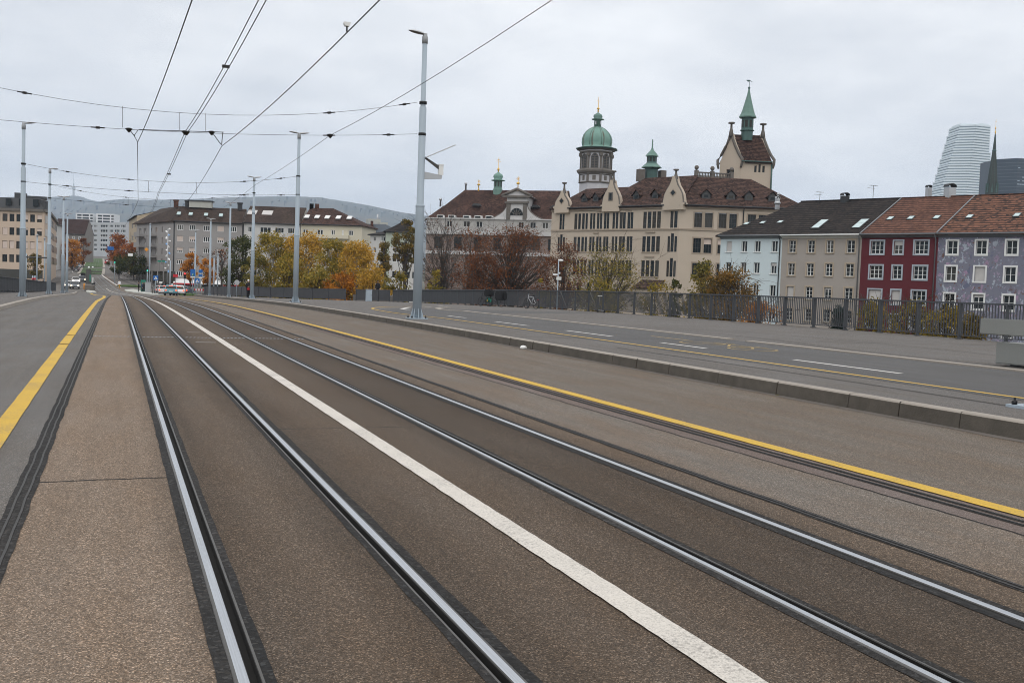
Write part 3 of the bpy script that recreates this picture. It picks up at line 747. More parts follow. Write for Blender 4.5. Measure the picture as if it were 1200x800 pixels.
# spans farther out
def far_span(Y, lu, ll, ru, rl, mu, ml, drop, la, lb):
    U = par(lu, mu, ru); t = wire_thing('span_wire', U, .009, la, 'wire', SPG)
    for f in (2, 5, 11, 13): insul(t, U[f], U[f+1]-U[f-1], .5)
    Lw = par(ll, ml, rl); t = wire_thing('span_wire', Lw, .009, lb, 'wire', SPG)
    for f in (2, 5, 11, 13): insul(t, Lw[f], Lw[f+1]-Lw[f-1], .5)
    b = B()
    for px, ya, yb in drop: b.tube([at_y(px, ya, Y)-Vector(t.location), at_y(px, yb, Y)-Vector(t.location)], .01, 4)
    b.build('dropper', MT['wire'], t)
far_span(62, at_y(29, 192, 62), at_y(29, 213, 62), at_y(350, 206.5, 62), at_y(350, 228.3, 62), at_y(190, 213, 62), at_y(185, 225.5, 62), ((174, 212.3, 224.8), (230, 213.5, 226.5)), 'upper span wire between the second pair of poles', 'lower span wire between the second pair of poles')
far_span(89, at_y(58, 216, 89), at_y(58, 232, 89), at_y(297, 226, 89), at_y(297, 247, 89), at_y(170, 233, 89), at_y(170, 241.5, 89), ((150, 231.5, 240.5), (200, 233.5, 242.5)), 'upper span wire between the third pair of poles', 'lower span wire between the third pair of poles')
# lines along the road
def along(pix, back):
    P = [at_y(*q[:2], q[2]) for q in pix]; d = (P[1]-P[0]).normalized() if back is None else None
    return P
def long_wire(pix, ztop, pxtop, r, name, lb, cat, grp=None, sg=.12):
    P = [at_y(q[0], q[1], q[2]) for q in pix]
    rt = ray(pxtop, 0); q0 = EYEV+rt*((ztop-EYE)/rt.z)            # the wire as it leaves the top of the view
    d = (q0-P[0]); d.z *= .3; q1 = q0+d*(26/abs(d.y))
    pts = [q1]+sag(q0, P[0], sg, 6)
    for a, c in zip(P, P[1:]): pts += sag(a, c, sg*.6, 6)[1:]
    return wire_thing(name, pts, r, lb, cat, grp)
CW = 'overhead contact wires above the tram tracks'
long_wire([(161, 167, 35.2), (161.8, 235, 62), (151, 257, 89), (140, 273, 116)], 5.75, 225, .011, 'contact_wire', 'contact wire above the left tram track', 'wire', CW)
long_wire([(260, 171, 35.2), (226.5, 226.8, 62), (213, 242, 89), (196, 262, 116)], 5.85, 445, .011, 'contact_wire', 'contact wire above the right tram track', 'wire', CW)
FW_ = 'pair of feeder cables along the middle of the road'
fa = long_wire([(216.5, 155, 35.2), (185, 226, 62), (179, 243, 89), (170, 258, 116)], 6.2, 303, .010, 'feeder_cable', 'feeder cable, left one of the close pair above the middle of the road', 'cable', FW_)
fb = long_wire([(219.5, 155.3, 35.2), (186.5, 226, 62), (180.5, 243, 89), (171, 258, 116)], 6.2, 312, .010, 'feeder_cable', 'feeder cable, right one of the close pair above the middle of the road', 'cable', FW_)
sp_, sq_ = (at_y(264.5, 78, 22.0), at_y(267.5, 78, 22.0))
b = B(); o = Vector(fa.location)
def seg_pt(px, py, X):   # where a line of sight meets the vertical plane x = X
    r = ray(px, py); return EYEV+r*(X/r.x)
for q in ((264.5, 78), (198, 204)):
    k = seg_pt(*q, 2.15)-o; b.box(k, (.16, .05, .06))
b.build('spacer', MT['insul'], fa)
long_wire([(387, 158.5, 35.2), (300, 216, 62), (262, 243, 89)], 6.7, 647, .008, 'messenger_wire', 'thin single wire running from the top centre down past the twin-headed pole', 'wire')
q = seg_pt(406.5, 31, 3.55); t = thing('line_detector', q, 'small white box riding on the right contact wire', 'detector')
b = B(); b.prism([(-.035, 0, 0), (.035, 0, 0), (.055, 0, .035), (.055, 0, .065), (-.055, 0, .065), (-.055, 0, .035)], (0, -.04, 0), (0, .04, 0)); b.build('housing', MT['whiteplastic'], t)
b = B(); b.tube([(0, 0, 0), (0, 0, -.09)], .015, 5); b.build('hanger', MT['insul'], t)

# ------------------------------------------------------------------ bicycles leaning at the railing
def bicycle(loc, rz, label, frame_mat, extras=0):
    t = thing('bicycle', loc, label, 'bicycle', 'bicycles parked against the bridge railing', rz)
    for y in (-.52, .52):
        b = B(); n = 20
        pts = [(0, y+.33*math.cos(2*math.pi*k/n), .34+.33*math.sin(2*math.pi*k/n)) for k in range(n+1)]
        b.tube(pts, .022, 6, 0, False)
        for k in range(9): b.tube([(0, y, .34), (0, y+.32*math.cos(k*.7), .34+.32*math.sin(k*.7))], .003, 3)
        b.tube([(-.05, y, .34), (.05, y, .34)], .03, 6); b.build('wheel', MT['rubber'], t)
    b = B()
    for a, c in (((0, -.52, .34), (0, -.08, .32)), ((0, -.08, .32), (0, -.2, .82)), ((0, -.08, .32), (0, .36, .72)), ((0, -.19, .78), (0, .34, .82)), ((0, -.52, .34), (0, -.19, .76)), ((0, .33, .88), (0, .52, .34)), ((0, .33, .88), (0, .30, 1.0))): b.tube([a, c], .02, 6)
    b.build('frame', frame_mat, t)
    b = B(); b.ball((0, -.23, .88), (.08, .14, .045)); b.build('saddle', MT['black'], t)
    b = B(); b.tube([(-.29, .2, 1.0), (-.2, .3, 1.03), (.2, .3, 1.03), (.29, .2, 1.0)], .014, 6); b.build('handlebar', MT['black'], t)
    b = B(); b.lathe([(.09, -.01), (.09, .01)], (0, -.08, .32), 10); b.box((.1, -.08, .2), (.09, .05, .02)); b.box((-.1, -.08, .44), (.09, .05, .02)); b.build('crank', MT['dirtysteel'], t)
    if extras >= 1:
        b = B(); b.box((0, -.52, .76), (.16, .4, .02)); b.tube([(0, -.5, .76), (0, -.52, .36)], .01, 4); b.build('luggage_rack', MT['black'], t)
    if extras >= 2:
        b = B(); bbox(b, -.34, .34, -.9, -.1, .5, 1.15, .1); b.build('pannier_bag', MT['black'], t)
        b = B(); bbox(b, -.3, .3, .25, .85, .75, 1.25, .08); b.build('front_basket', MT['black'], t)
        b = B(); b.box((.29, -.1, .62), (.02, .16, .1)); b.build('reflector', MT['signorange'], t)
    b = B(); b.box((0, -.74, .62), (.04, .02, .06)); b.build('rear_light', MT['signred'], t)
    return t
def gnd(px, py, z): return tuple(at_z(px, py, z))
for px, py, yy, rz, lb, fm, ex in ((568, 355.2, 80, R(18), 'dark bicycle parked end-on, left of the loaded one', MT['black'], 1), (580, 356.6, 77, R(40), 'bicycle with big black bags leaning on the railing', MT['black'], 2), (622.5, 358.6, 66, R(14), 'silver bicycle with red rear light, right of the loaded one', MT['alu'], 1)):
    r = ray(px, py); X = 26.3; q = EYEV+r*(X/r.x); bicycle((X, q.y, zr(q.y)+CUR), rz, lb, fm, ex)
r = ray(573, 356); q = EYEV+r*(27.4/r.x); t = thing('cycle_trailer', (27.4, q.y, zr(q.y)+CUR), 'small green and yellow box beside the dark bicycle', 'box')
b = B(); bbox(b, -.18, .18, -.18, .18, .3, .7, .04); b.build('body', MT['signgreen'], t); b = B(); b.box((-.19, -.1, .52), (.02, .16, .3)); b.build('panel', MT['ochre'], t)
for px, y0, y1, rz in ((703.5, 345, 365.5, .3),):
    r = ray(px, y1); q = EYEV+r*(27.2/r.x); t = thing('scooter', (27.2, q.y, zr(q.y)+CUR), 'light kick scooter leaning against the dark railing', 'kick scooter')
    b = B(); b.tube([(0, .3, .12), (.25, .62, 1.0)], .022, 6); b.build('stem', MT['dirtysteel'], t)
    b = B(); b.tube([(.1, .62, 1.0), (.4, .62, 1.0)], .016, 6); b.build('handlebar', MT['whiteplastic'], t)
    b = B(); b.box((0, -.15, .13), (.13, .75, .03)); b.build('deck', MT['alu'], t)
    for y in (-.52, .34):
        b = B(); b.tube([(-.02, y, .09), (.02, y, .09)], .09, 12); b.build('wheel', MT['rubber'], t)
for px, y1, ln in ((668, 363, 1), (704, 365.5, 2)):
    r = ray(px, y1); q = EYEV+r*(27.75/r.x); t = thing('railing_stay', (27.6, q.y, zr(q.y)+CUR), ('pale slanting stay on the railing, nearer the street lamp', 'pale slanting stay on the railing beside the kick scooter')[ln-1], 'stay', 'slanting stays on the railing')
    b = B(); b.tube([(-.05, 0, .05), (.15, 1.6, 1.2)], .02, 6); b.build('stay_rod', MT['dirtysteel'], t)
# white litter at the kerb
t = B(); t.ball((0, 0, .05), (.09, .07, .055), 0, 8, 5); t.ball((.05, .02, .04), (.06, .05, .05), 0, 8, 5); o = t.build('litter', MT['whiteplastic']); o.location = tuple(at_z(613, 409.5, 0)); tag(o, 'small white crumpled litter lying at the kerb gap', 'litter')
# ------------------------------------------------------------------ buildings
class Fac:
    """a vertical wall plane between two ground points, seen left to right"""
    def __init__(s, A, Bp): s.A = Vector((A[0], A[1], 0)); s.B = Vector((Bp[0], Bp[1], 0)); s.L = (s.B-s.A).length; s.t = (s.B-s.A)/s.L; s.n = Vector((s.t.y, -s.t.x, 0))
    def hit(s, px, py=340):
        r = ray(px, py); den = r.x*s.n.x+r.y*s.n.y; k = (s.A-EYEV).dot(s.n)/den
        return EYEV+r*k
    def u(s, px): return (s.hit(px)-s.A).dot(s.t)
    def z(s, px, py): return s.hit(px, py).z
    def p(s, u, z, out=0): q = s.A+s.t*u+s.n*out; q.z = z; return q
    def ang(s): return math.atan2(s.t.y, s.t.x)
def wall_face(b, fac, z0, z1, holes, depth=.22, mi=0, off=Vector((0, 0, 0)), rev=None):
    us = sorted(set([0, fac.L]+[round(h[0], 3) for h in holes]+[round(h[2], 3) for h in holes])); zs = sorted(set([z0, z1]+[round(h[1], 3) for h in holes]+[round(h[3], 3) for h in holes]))
    us = [u for u in us if 0 <= u <= fac.L]; zs = [z for z in zs if z0 <= z <= z1]
    for ua, ub in zip(us, us[1:]):
        zstart = None
        for za, zb in zip(zs, zs[1:]):
            um, zm = (ua+ub)/2, (za+zb)/2
            if any(h[0] < um < h[2] and h[1] < zm < h[3] for h in holes): continue
            b.face([fac.p(ua, za)-off, fac.p(ub, za)-off, fac.p(ub, zb)-off, fac.p(ua, zb)-off], mi)
    rv = mi if rev is None else rev
    for h in holes:
        q = [fac.p(h[0], h[1]), fac.p(h[2], h[1]), fac.p(h[2], h[3]), fac.p(h[0], h[3])]; w = [k-fac.n*depth for k in q]
        for i in range(4): b.face([q[i]-off, q[(i+1) % 4]-off, w[(i+1) % 4]-off, w[i]-off], rv)
WCACHE = {}
def window(par, fac, h, style, depth=.22, off=Vector((0, 0, 0)), label=None):
    """window object with frame; pane (or closed blind) and sill are its sub-parts"""
    w, hh = round(h[2]-h[0], 1), round(h[3]-h[1], 1); w, hh = max(w, .3), max(hh, .4)
    key = (w, hh, tuple(sorted(style.items())), depth)
    if key not in WCACHE:
        fm = MT[style.get('frame', 'frame')]; tm = MT[style.get('trim')] if style.get('trim') else None; ft = style.get('ft', .07)
        b = B(); y = depth-.06
        for x in (-w/2+ft/2, w/2-ft/2): b.box((x, y, hh/2), (ft, .06, hh))
        for z in (ft/2, hh-ft/2): b.box((0, y, z), (w-2*ft, .06, ft))
        nb = style.get('mull', 1)
        for k in range(1, nb+1): b.box((-w/2+w*k/(nb+1), y, hh/2), (style.get('mt', .08), .055, hh-2*ft))
        for k in range(1, style.get('bars', 0)+1): b.box((0, y+.005, hh*k/(style.get('bars', 0)+1)), (w-2*ft, .035, .035))
        if tm:
            tt = style.get('tt', .12); o = -.03
            for x in (-w/2-tt/2, w/2+tt/2): b.box((x, o, hh/2), (tt, .06, hh), 1)
            for z in (-tt/2, hh+tt/2): b.box((0, o, z), (w+2*tt, .06, tt), 1)
        me = b.mesh('window'); me.materials.append(fm)
        if tm: me.materials.append(tm)
        pb = B(); pb.face([(-w/2, depth-.035, 0), (w/2, depth-.035, 0), (w/2, depth-.035, hh), (-w/2, depth-.035, hh)]); pm = pb.mesh('pane'); pm.materials.append(MT['glass'])
        bl = style.get('blind', 0)
        bm_ = None
        if bl:
            bb = B(); zc = hh*(1-bl); bb.box((0, depth-.075, (zc+hh)/2), (w-.04, .03, hh-zc)); n = int((hh-zc)/.12)
            for k in range(n): bb.box((0, depth-.095, zc+.06+k*.12), (w-.05, .012, .05))
            bm_ = bb.mesh('blind'); bm_.materials.append(MT[style.get('bmat', 'blind')])
        sm_ = None
        if style.get('sill'):
            sb = B(); sb.box((0, .02, -.05), (w+.24, .28, .09)); sm_ = sb.mesh('sill'); sm_.materials.append(MT[style['sill']])
        WCACHE[key] = (me, pm, bm_, sm_)
    me, pm, bm_, sm_ = WCACHE[key]
    o = link('window', me, (), par); o.location = fac.p((h[0]+h[2])/2, h[1])-off; o.rotation_euler = (0, 0, fac.ang())
    link('pane', pm, (), o)
    if bm_: link('blind', bm_, (), o)
    if sm_: link('sill', sm_, (), o)
    if label: o['label'] = label
    return o
def bld(name, label, cat, fac, group=None): 
    return thing(name, fac.p(0, 0), label, cat, group)
def back_walls(b, pts, z0, z1, off, mi=0):
    for a, c in zip(pts, pts[1:]): b.face([Vector((a[0], a[1], z0))-off, Vector((c[0], c[1], z0))-off, Vector((c[0], c[1], z1))-off, Vector((a[0], a[1], z1))-off], mi)
def slab_roof(b, pts, thick=.22, mi=0):
    """roof plane given as 3-D polygon, with thickness"""
    P = [Vector(p) for p in pts]; dn = Vector((0, 0, -thick)); b.face(P, mi); b.face([p+dn for p in P][::-1], mi)
    for i in range(len(P)): b.face([P[i], P[(i+1) % len(P)], P[(i+1) % len(P)]+dn, P[i]+dn], mi)
def setback(fac, px_ridge, u, z):      # how far behind the facade a ridge point lies to be seen at px
    lo, hi = .5, 25
    for _ in range(40):
        m_ = (lo+hi)/2; q = fac.p(u, z, -m_); c = CAMROT.transposed() @ (q-EYEV); px = 600-c.x/c.z*F_PX
        if px < px_ridge: lo = m_
        else: hi = m_
    return (lo+hi)/2

# ---- row houses on the right
RA, RB = at_d(842, 276, 131), at_d(1200, 273, 106); RD = (RB-RA); RD.z = 0; RD.normalize()
Rend = RB+RD*9
FR = Fac((RA.x, RA.y), (Rend.x, Rend.y))
TILE_RED = rooftile('red_roof_tiles', (.085, .042, .031), (.205, .098, .066), .34, .45)
TILE_MIX = rooftile('weathered_red_tiles', (.034, .025, .022), (.205, .096, .062), .34, .85)
TILE_DARK = rooftile('dark_roof_tiles', (.016, .014, .0135), (.05, .039, .034), .34, .5)
TILE_BROWN = rooftile('brown_roof_tiles', (.042, .026, .022), (.125, .07, .055), .3, .55)
TILE_SCHOOL = rooftile('school_roof_tiles', (.034, .023, .02), (.108, .064, .051), .3, .8)
TILE_GREY = rooftile('grey_brown_tiles', (.045, .032, .026), (.10, .070, .055), .3, .5)
m, g, p = newmat('mural_wall'); v = g.pos(); nw_ = g.add('ShaderNodeTexNoise'); g.put(nw_.inputs['Vector'], v); nw_.inputs['Scale'].default_value = 2.2; va_ = g.add('ShaderNodeVectorMath', operation='MULTIPLY_ADD'); g.put(va_.inputs[0], nw_.outputs['Color']); va_.inputs[1].default_value = (1.1, 1.1, 1.1); g.put(va_.inputs[2], v); q_ = g.scale(va_.outputs[0], (1.0, 1.0, .6)); vo = g.voro(q_, 1.35); ch = g.sep(vo.outputs['Color'])
base = g.mix(g.noise(v, .25, 4), (.14, .145, .19), (.21, .212, .255))
spots = g.ramp(vo.outputs['Distance'], [(.24, 1), (.34, 0)])
col = g.ramp(ch[0], [(0, (.12, .05, .03)), (.13, (.10, .045, .03)), (.14, (.38, .42, .48)), (.45, (.30, .36, .46)), (.46, (.33, .22, .32)), (.66, (.42, .40, .42)), (.67, (.12, .13, .2)), (1, (.2, .22, .30))], 'CONSTANT')
vo2 = g.voro(g.scale(va_.outputs[0], (1, 1, .7)), 3.0); col2 = g.ramp(g.sep(vo2.outputs['Color'])[1], [(0, (.36, .40, .47)), (.3, (.16, .15, .22)), (.6, (.34, .27, .36)), (.85, (.16, .07, .05))], 'CONSTANT')
area = g.ramp(g.noise(g.scale(v, (1, 1, 1.1)), .16, 3), [(.34, .1), (.50, 1)])
c = g.mix(g.math('MULTIPLY', g.math('MULTIPLY', g.ramp(vo2.outputs['Distance'], [(.28, 1), (.42, 0)]), area), .95), base, col2)
c = g.mix(g.math('MULTIPLY', g.math('MULTIPLY', spots, area), .85), c, col)
g.put(p.inputs['Base Color'], c); p.inputs['Roughness'].default_value = .9; MT['mural'] = m
WALLS = dict(blue=plain('pale_blue_render', (.555, .635, .655), .9, var=.05, sc=.4, fine=.08), beige=plain('grey_beige_render', (.34, .305, .272), .9, var=.12, sc=.4, fine=.1), red=plain('wine_red_render', (.105, .018, .024), .9, var=.10, sc=.4, fine=.08), purple=MT['mural'])
eaveZ = 9.1; baseZ = -5.6
rows_z = {}
def rowz(px, ys): return [(FR.z(px, b_), FR.z(px, a_)) for a_, b_ in ys]
HOUSES = [
 ('blue', 842, 914, 'pale blue row house at the left end of the coloured row', [(849, 855.2), (866.5, 873.2), (881.8, 888.8), (901.8, 908.8)], rowz(888, [(282.5, 295), (307.6, 320.3), (333.6, 346.4), (360, 373)]), dict(frame='frame', mull=1, sill='whiteplastic'), TILE_DARK),
 ('beige', 914, 1007, 'grey beige row house with two long skylights in its dark roof', [(922.5, 930), (944.3, 952.2), (966, 974.3), (990, 999)], rowz(960, [(281.7, 296), (309, 323.2), (336.6, 350.8), (362.5, 376.5)]), dict(frame='frame', mull=1, bars=2, trim='sandframe', tt=.16, sill='sandframe'), TILE_DARK),
 ('red', 1007, 1096.5, 'wine red row house with grey window surrounds', [(1018.3, 1032.6), (1045.2, 1055), (1069, 1085)], rowz(1050, [(282.7, 297.5), (311.2, 326.6), (340.2, 356.2), (369, 384)]), dict(frame='frame', mull=2, bars=2, trim='greyframe', tt=.17), TILE_RED),
 ('purple', 1096.5, None, 'violet row house with a speckled painted mural on its wall', [(1107.3, 1119.2), (1141, 1153.4), (1176.3, 1189.3), (1213, 1226)], rowz(1150, [(281.5, 298), (312.7, 329.7), (345, 362.2), (377.5, 394)]), dict(frame='frame', mull=1, bars=1, trim='frame', tt=.17), TILE_MIX)]
ridgeS = 6.2
uR = FR.u(1007); ridgeZ = None
def find_ridge():
    zr_ = 13.0
    for _ in range(6):
        s_ = setback(FR, 1056.7, uR, zr_); q = FR.p(uR, 0, -s_); zr_ = at_y(1056.7, 232.5, q.y).z
    return s_, zr_
ridgeS, ridgeZ = find_ridge()
random.seed(11)
for nm, p0, p1, lb, cols, rws, st, tile in HOUSES:
    u0 = FR.u(p0); u1 = FR.u(p1) if p1 else FR.L
    sub = Fac(FR.p(u0, 0)[:2], FR.p(u1, 0)[:2]); t = bld('row_house', lb, 'house', sub, None); off = t.location.copy()
    holes = []
    for ci, (a, c) in enumerate(cols):
        ua, uc = sub.u(a), sub.u(c)
        for ri, (za, zb) in enumerate(rws): holes.append((round(ua, 3), round(za, 3), round(uc, 3), round(zb, 3), ci, ri))
    b = B(); wall_face(b, sub, baseZ, eaveZ, holes, .24, 0, off)
    D = 2*ridgeS
    q = [sub.p(u_, 0, -o_) for u_, o_ in ((sub.L, 0), (sub.L, D), (0, D), (0, 0))]
    back_walls(b, [k[:2] for k in q[:]], baseZ, eaveZ, off)
    if nm in ('purple',):
        b.face([sub.p(sub.L, eaveZ)-off, sub.p(sub.L, eaveZ, -D)-off, sub.p(sub.L, ridgeZ, -ridgeS)-off])
    b.build('wall', WALLS[nm], t)
    for h in holes:
        s2 = dict(st); ci, ri = h[4], h[5]
        if nm == 'red' and ci == 1: s2['mull'] = 1
        if (nm, ci, ri) in (('blue', 0, 0), ('beige', 0, 2), ('red', 0, 2), ('red', 1, 2), ('purple', 1, 1)): s2['blind'] = .97
        elif (nm, ci, ri) in (('red', 1, 0),): s2['blind'] = .33
        elif (nm, ci, ri) in (('blue', 3, 1),): s2['blind'] = .3
        elif (nm, ci, ri) in (('purple', 1, 2), ('beige', 2, 2)): s2['blind'] = .2
        window(t, sub, h, s2, .24, off)
    # roof
    b = B(); ov = .55; hip = nm == 'blue'
    e0, e1 = sub.p(-(.5 if hip else 0), eaveZ+.1, ov)-off, sub.p(sub.L, eaveZ+.1, ov)-off
    k0 = 5.4 if hip else 0
    r0, r1 = sub.p(k0, ridgeZ, -ridgeS)-off, sub.p(sub.L, ridgeZ, -ridgeS)-off
    f0, f1 = sub.p(-(.5 if hip else 0), eaveZ+.1, -D-ov)-off, sub.p(sub.L, eaveZ+.1, -D-ov)-off
    slab_roof(b, [e0, e1, r1, r0]); slab_roof(b, [f1, f0, r0, r1])
    if hip: slab_roof(b, [f0, e0, r0])
    rf = b.build('roof', tile, t)
    b = B(); b.tube([sub.p(-.05, eaveZ+.02, ov+.07)-off, sub.p(sub.L-.12, eaveZ+.02, ov+.07)-off], .085, 8)
    b.prism([sub.p(0, eaveZ-.06, ov-.04)-off, sub.p(sub.L-.05, eaveZ-.06, ov-.04)-off, sub.p(sub.L-.05, eaveZ-.32, .02)-off, sub.p(0, eaveZ-.32, .02)-off], (0, 0, 0), (0, 0, -.05))
    b.build('gutter', MT['gutter'] if nm != 'beige' else MT['frame'], t)
    b = B(); b.tube([sub.p(sub.L-.25, eaveZ-.1, ov)-off, sub.p(sub.L-.25, eaveZ-.6, .12)-off, sub.p(sub.L-.25, baseZ, .12)-off], .07, 7); b.build('downpipe', MT['gutter'] if nm in ('beige', 'red') else MT['darkgutter'], t)
    if nm in ('beige', 'red'):                       # light flashing along the party wall
        b = B(); b.prism([e1+Vector((0, 0, .03)), r1+Vector((0, 0, .03)), r1+Vector((0, 0, .12)), e1+Vector((0, 0, .12))], sub.t*-.09, sub.t*.05); b.build('verge_flashing', MT['gutter'], rf)
    # skylights lie on the slope
    sl = (r0+(r1-r0)*0-(sub.p(k0, eaveZ+.1, ov)-off)); sln = sl.normalized(); nn = sub.t.cross(sln).normalized()
    def slope_pt(px, py):
        base = sub.p(0, eaveZ+.1, ov); n_ = nn if nn.z > 0 else -nn; r = ray(px, py); k = (base-EYEV).dot(n_)/r.dot(n_); return EYEV+r*k-off
    SK = {'blue': [(875, 262.5, .55, .8), (894, 261.3, .55, .8), (914.5, 260.5, .55, .8)], 'beige': [(961, 263, .9, 3.0), (1008.5, 262.5, .9, 3.0)], 'red': [(1043.5, 256.3, .55, 1.0), (1067.5, 255.8, .55, 1.0), (1098, 255, .55, 1.0)], 'purple': [(1136.5, 254.2, .55, 1.0), (1192, 252.5, .55, 1.0)]}[nm]
    for px, py, w, hh in SK:
        c = slope_pt(px, py); n_ = nn if nn.z > 0 else -nn; rot = Matrix((sub.t, sln, n_)).transposed()
        b = B(); b.box(c+n_*.05, (w+.16, hh+.16, .12), 0, rot); so = b.build('skylight', MT['darkframe'], rf)
        b = B()
        for k in range(2 if hh > 2 else 1):
            nseg = 2 if hh > 2 else 1; b.box(c+n_*.115+sln*(hh/nseg*(k-(nseg-1)/2)), (w, hh/nseg-.08, .02), 0, rot)
        b.build('pane', MT['skyglass'] if 'skyglass' in MT else MT['alu'], so)
    CH = {'blue': [(911, 240.5, .5, 1.1, 'alu')], 'beige': [(990, 236, .9, .9, 'darkgutter')], 'red': [(1088, 230.5, .6, 1.3, 'alu'), (1113, 229.5, 1.1, 1.2, 'alu')], 'purple': []}[nm]
    for px, py, w, hh, mm in CH:
        c = slope_pt(px, py); b = B(); b.box(c+Vector((0, 0, hh/2-.4)), (w, w*.8, hh+.4)); ch_ = b.build('chimney', MT[mm], rf)
        b = B(); top = c+Vector((0, 0, hh-.1))
        for k in range(9):
            a = math.pi*k/9; a2 = math.pi*(k+1)/9; rr = w*.55
            b.box(top+Vector((rr*math.cos((a+a2)/2), 0, rr*.6*math.sin((a+a2)/2))), (.22, w*.8, .06), 0, Matrix.Rotation(-(a+a2)/2+math.pi/2, 3, 'Y'))
        b.build('cowl', MT['darkgutter'] if px != 911 else MT['alu'], ch_)
        if px == 911:
            b = B(); b.tube([c, c+Vector((.1, 0, 1.5))], .13, 8); b.ball(c+Vector((.1, 0, 1.5)), .25, 0, 8, 5); b.ball(c+Vector((0, 0, .3)), (.5, .4, .3), 0, 8, 5); b.build('flue_cap', MT['alu'], ch_)
    if nm in ('beige',):
        for px, y0, y1 in ((960.5, 238.5, 227.5), (1023, 235, 220)):
            c = slope_pt(px, y0); hh = 1.5 if px < 1000 else 1.9; b = B(); b.tube([c, c+Vector((0, 0, hh))], .03, 5)
            for dz in (0, -.35): b.tube([c+Vector((-.6+dz, 0, hh+dz)), c+Vector((.6+dz, 0, hh+dz))], .02, 4)
            for k in range(4): b.tube([c+Vector((-.5+k*.3, -.25, hh)), c+Vector((-.5+k*.3, .25, hh))], .012, 4)
            b.build('aerial', MT['dirtysteel'], rf)
    b = B(); b.tube([sub.p(k0, ridgeZ+.04, -ridgeS)-off, sub.p(sub.L, ridgeZ+.04, -ridgeS)-off], .11, 6); b.build('ridge_tiles', tile, rf)

# ---- school with stepped gables, roof terrace and towers
SA, SC, SE = at_d(647, 240, 197), at_d(797, 240, 178), at_d(945, 240, 178.5)
FS, FT = Fac(SA[:2], SC[:2]), Fac(SC[:2], SE[:2])
t = bld('school_building', 'large cream school with curved gables, red brown roof and rows of narrow windows', 'school', FS); off = t.location.copy(); SCHOOL = t
cz = 17.2; z0 = -3.0; gz_ = [FS.z(760, y) for y in (268.5,)][0]
lan_top = [(670.4, 673), (674.9, 677.1), (679.4, 681.6), (683.4, 685.2), (688.7, 690.6), (692.1, 693.9), (696.8, 698.7), (700.2, 702), (705, 707), (708.3, 710.1), (715, 716.9), (718.8, 720.6), (723.4, 725.9), (727.1, 729.4), (732.4, 734.8), (736.1, 738.2), (750.8, 753.8), (756, 759.2), (761.5, 764.8), (767, 770.4)]
rows = [(FS.z(785, 267), FS.z(785, 248.2)), (FS.z(760, 295), FS.z(760, 277.6)), (FS.z(760, 323.7), FS.z(760, 306))]
holes = []
for a, c in lan_top:
    for za, zb in rows: holes.append((round(FS.u(a), 3), round(za, 3), round(FS.u(c), 3), round(zb, 3)))
for a, c in ((653.1, 655), (656.4, 658), (782.5, 785), (787, 789.8)): holes.append((round(FS.u(a), 3), round(rows[0][0], 3), round(FS.u(c), 3), round(rows[0][1], 3)))
for base_ in (655.5, 785.3):
    k = 1.0 if base_ > 700 else .75
    for a, c, ex in ((-5, -3, 0), (-1.3, 1.3, .5), (3, 5, 0)):
        for za, zb in rows[1:]: holes.append((round(FS.u(base_+a*k), 3), round(za, 3), round(FS.u(base_+c*k), 3), round(zb+ex, 3)))
# ground floor arches
for px in (666, 678, 690): holes.append((round(FS.u(px-2), 3), -1.0, round(FS.u(px+2), 3), round(FS.z(px, 332), 3)))
holes = [(h[0]-.09, h[1], h[2]+.09, h[3]+.12) for h in holes]
b = B(); wall_face(b, FS, z0, cz, holes, .16, 0, off)
rrows = [(FT.z(820, 266.3), FT.z(820, 249)), (FT.z(815, 296), FT.z(815, 279)), (FT.z(810, 325), FT.z(810, 308))]
rcols = [(809.8, 819.2), (822.2, 831.6), (838.5, 847.8), (851, 859.8), (872.5, 882), (885, 894), (901, 910), (913, 922)]
rh = [(round(FT.u(a), 3), round(za, 3), round(FT.u(c), 3), round(zb, 3), ci, ri) for ci, (a, c) in enumerate(rcols) for ri, (za, zb) in enumerate(rrows)]
wall_face(b, FT, z0, cz, rh, .35, 0, off)
bk = [FT.p(FT.L, 0), FT.p(FT.L, 0, -14), FS.p(FS.L, 0, -16)+Vector((2, 4, 0)), FS.p(0, 0, -15), FS.p(0, 0)]
back_walls(b, [k[:2] for k in bk], z0, cz, off); b.build('wall', MT['sand'], t)
for h in holes: window(t, FS, h, dict(frame='darkframe', mull=0, bars=3, ft=.04), .16, off)
for h in rh:
    s2 = dict(frame='darkframe', mull=2, bars=2, ft=.06, mt=.06, trim='sandtrim', tt=.22)
    if h[5] == 1 and h[4] in (1, 2): s2['blind'] = .4; s2['bmat'] = 'pinkblind'
    window(t, FT, h, s2, .35, off)
# string courses, cornice, lintels, sills
b = B()
def band(b, fac, u0, u1, za, zb, out, off, mi=0): b.prism([fac.p(u0, za)-off, fac.p(u1, za)-off, fac.p(u1, zb)-off, fac.p(u0, zb)-off], fac.n*.0, fac.n*out, mi)
band(b, FS, 0, FS.L, gz_-.18, gz_+.1, .18, off); band(b, FT, 0, FT.L, gz_-.18, gz_+.1, .18, off)
band(b, FS, 0, FS.L, cz-.55, cz-.02, .3, off); band(b, FT, 0, FT.L, cz-.55, cz-.02, .3, off)
for a, c in ((670, 686), (688, 694.5), (696, 703), (704.5, 711), (714.5, 721.3), (723, 730), (732, 739), (750, 771)):
    for za, zb in rows: band(b, FS, FS.u(a), FS.u(c), za-.22, za-.02, .14, off)
for a, c, zz in ((698, 704, .75), (714, 721, .75), (732, 738.5, .75)): band(b, FS, FS.u(a)-.4, FS.u(a)+.9, rows[0][1]+.35, rows[0][1]+.5, .16, off)
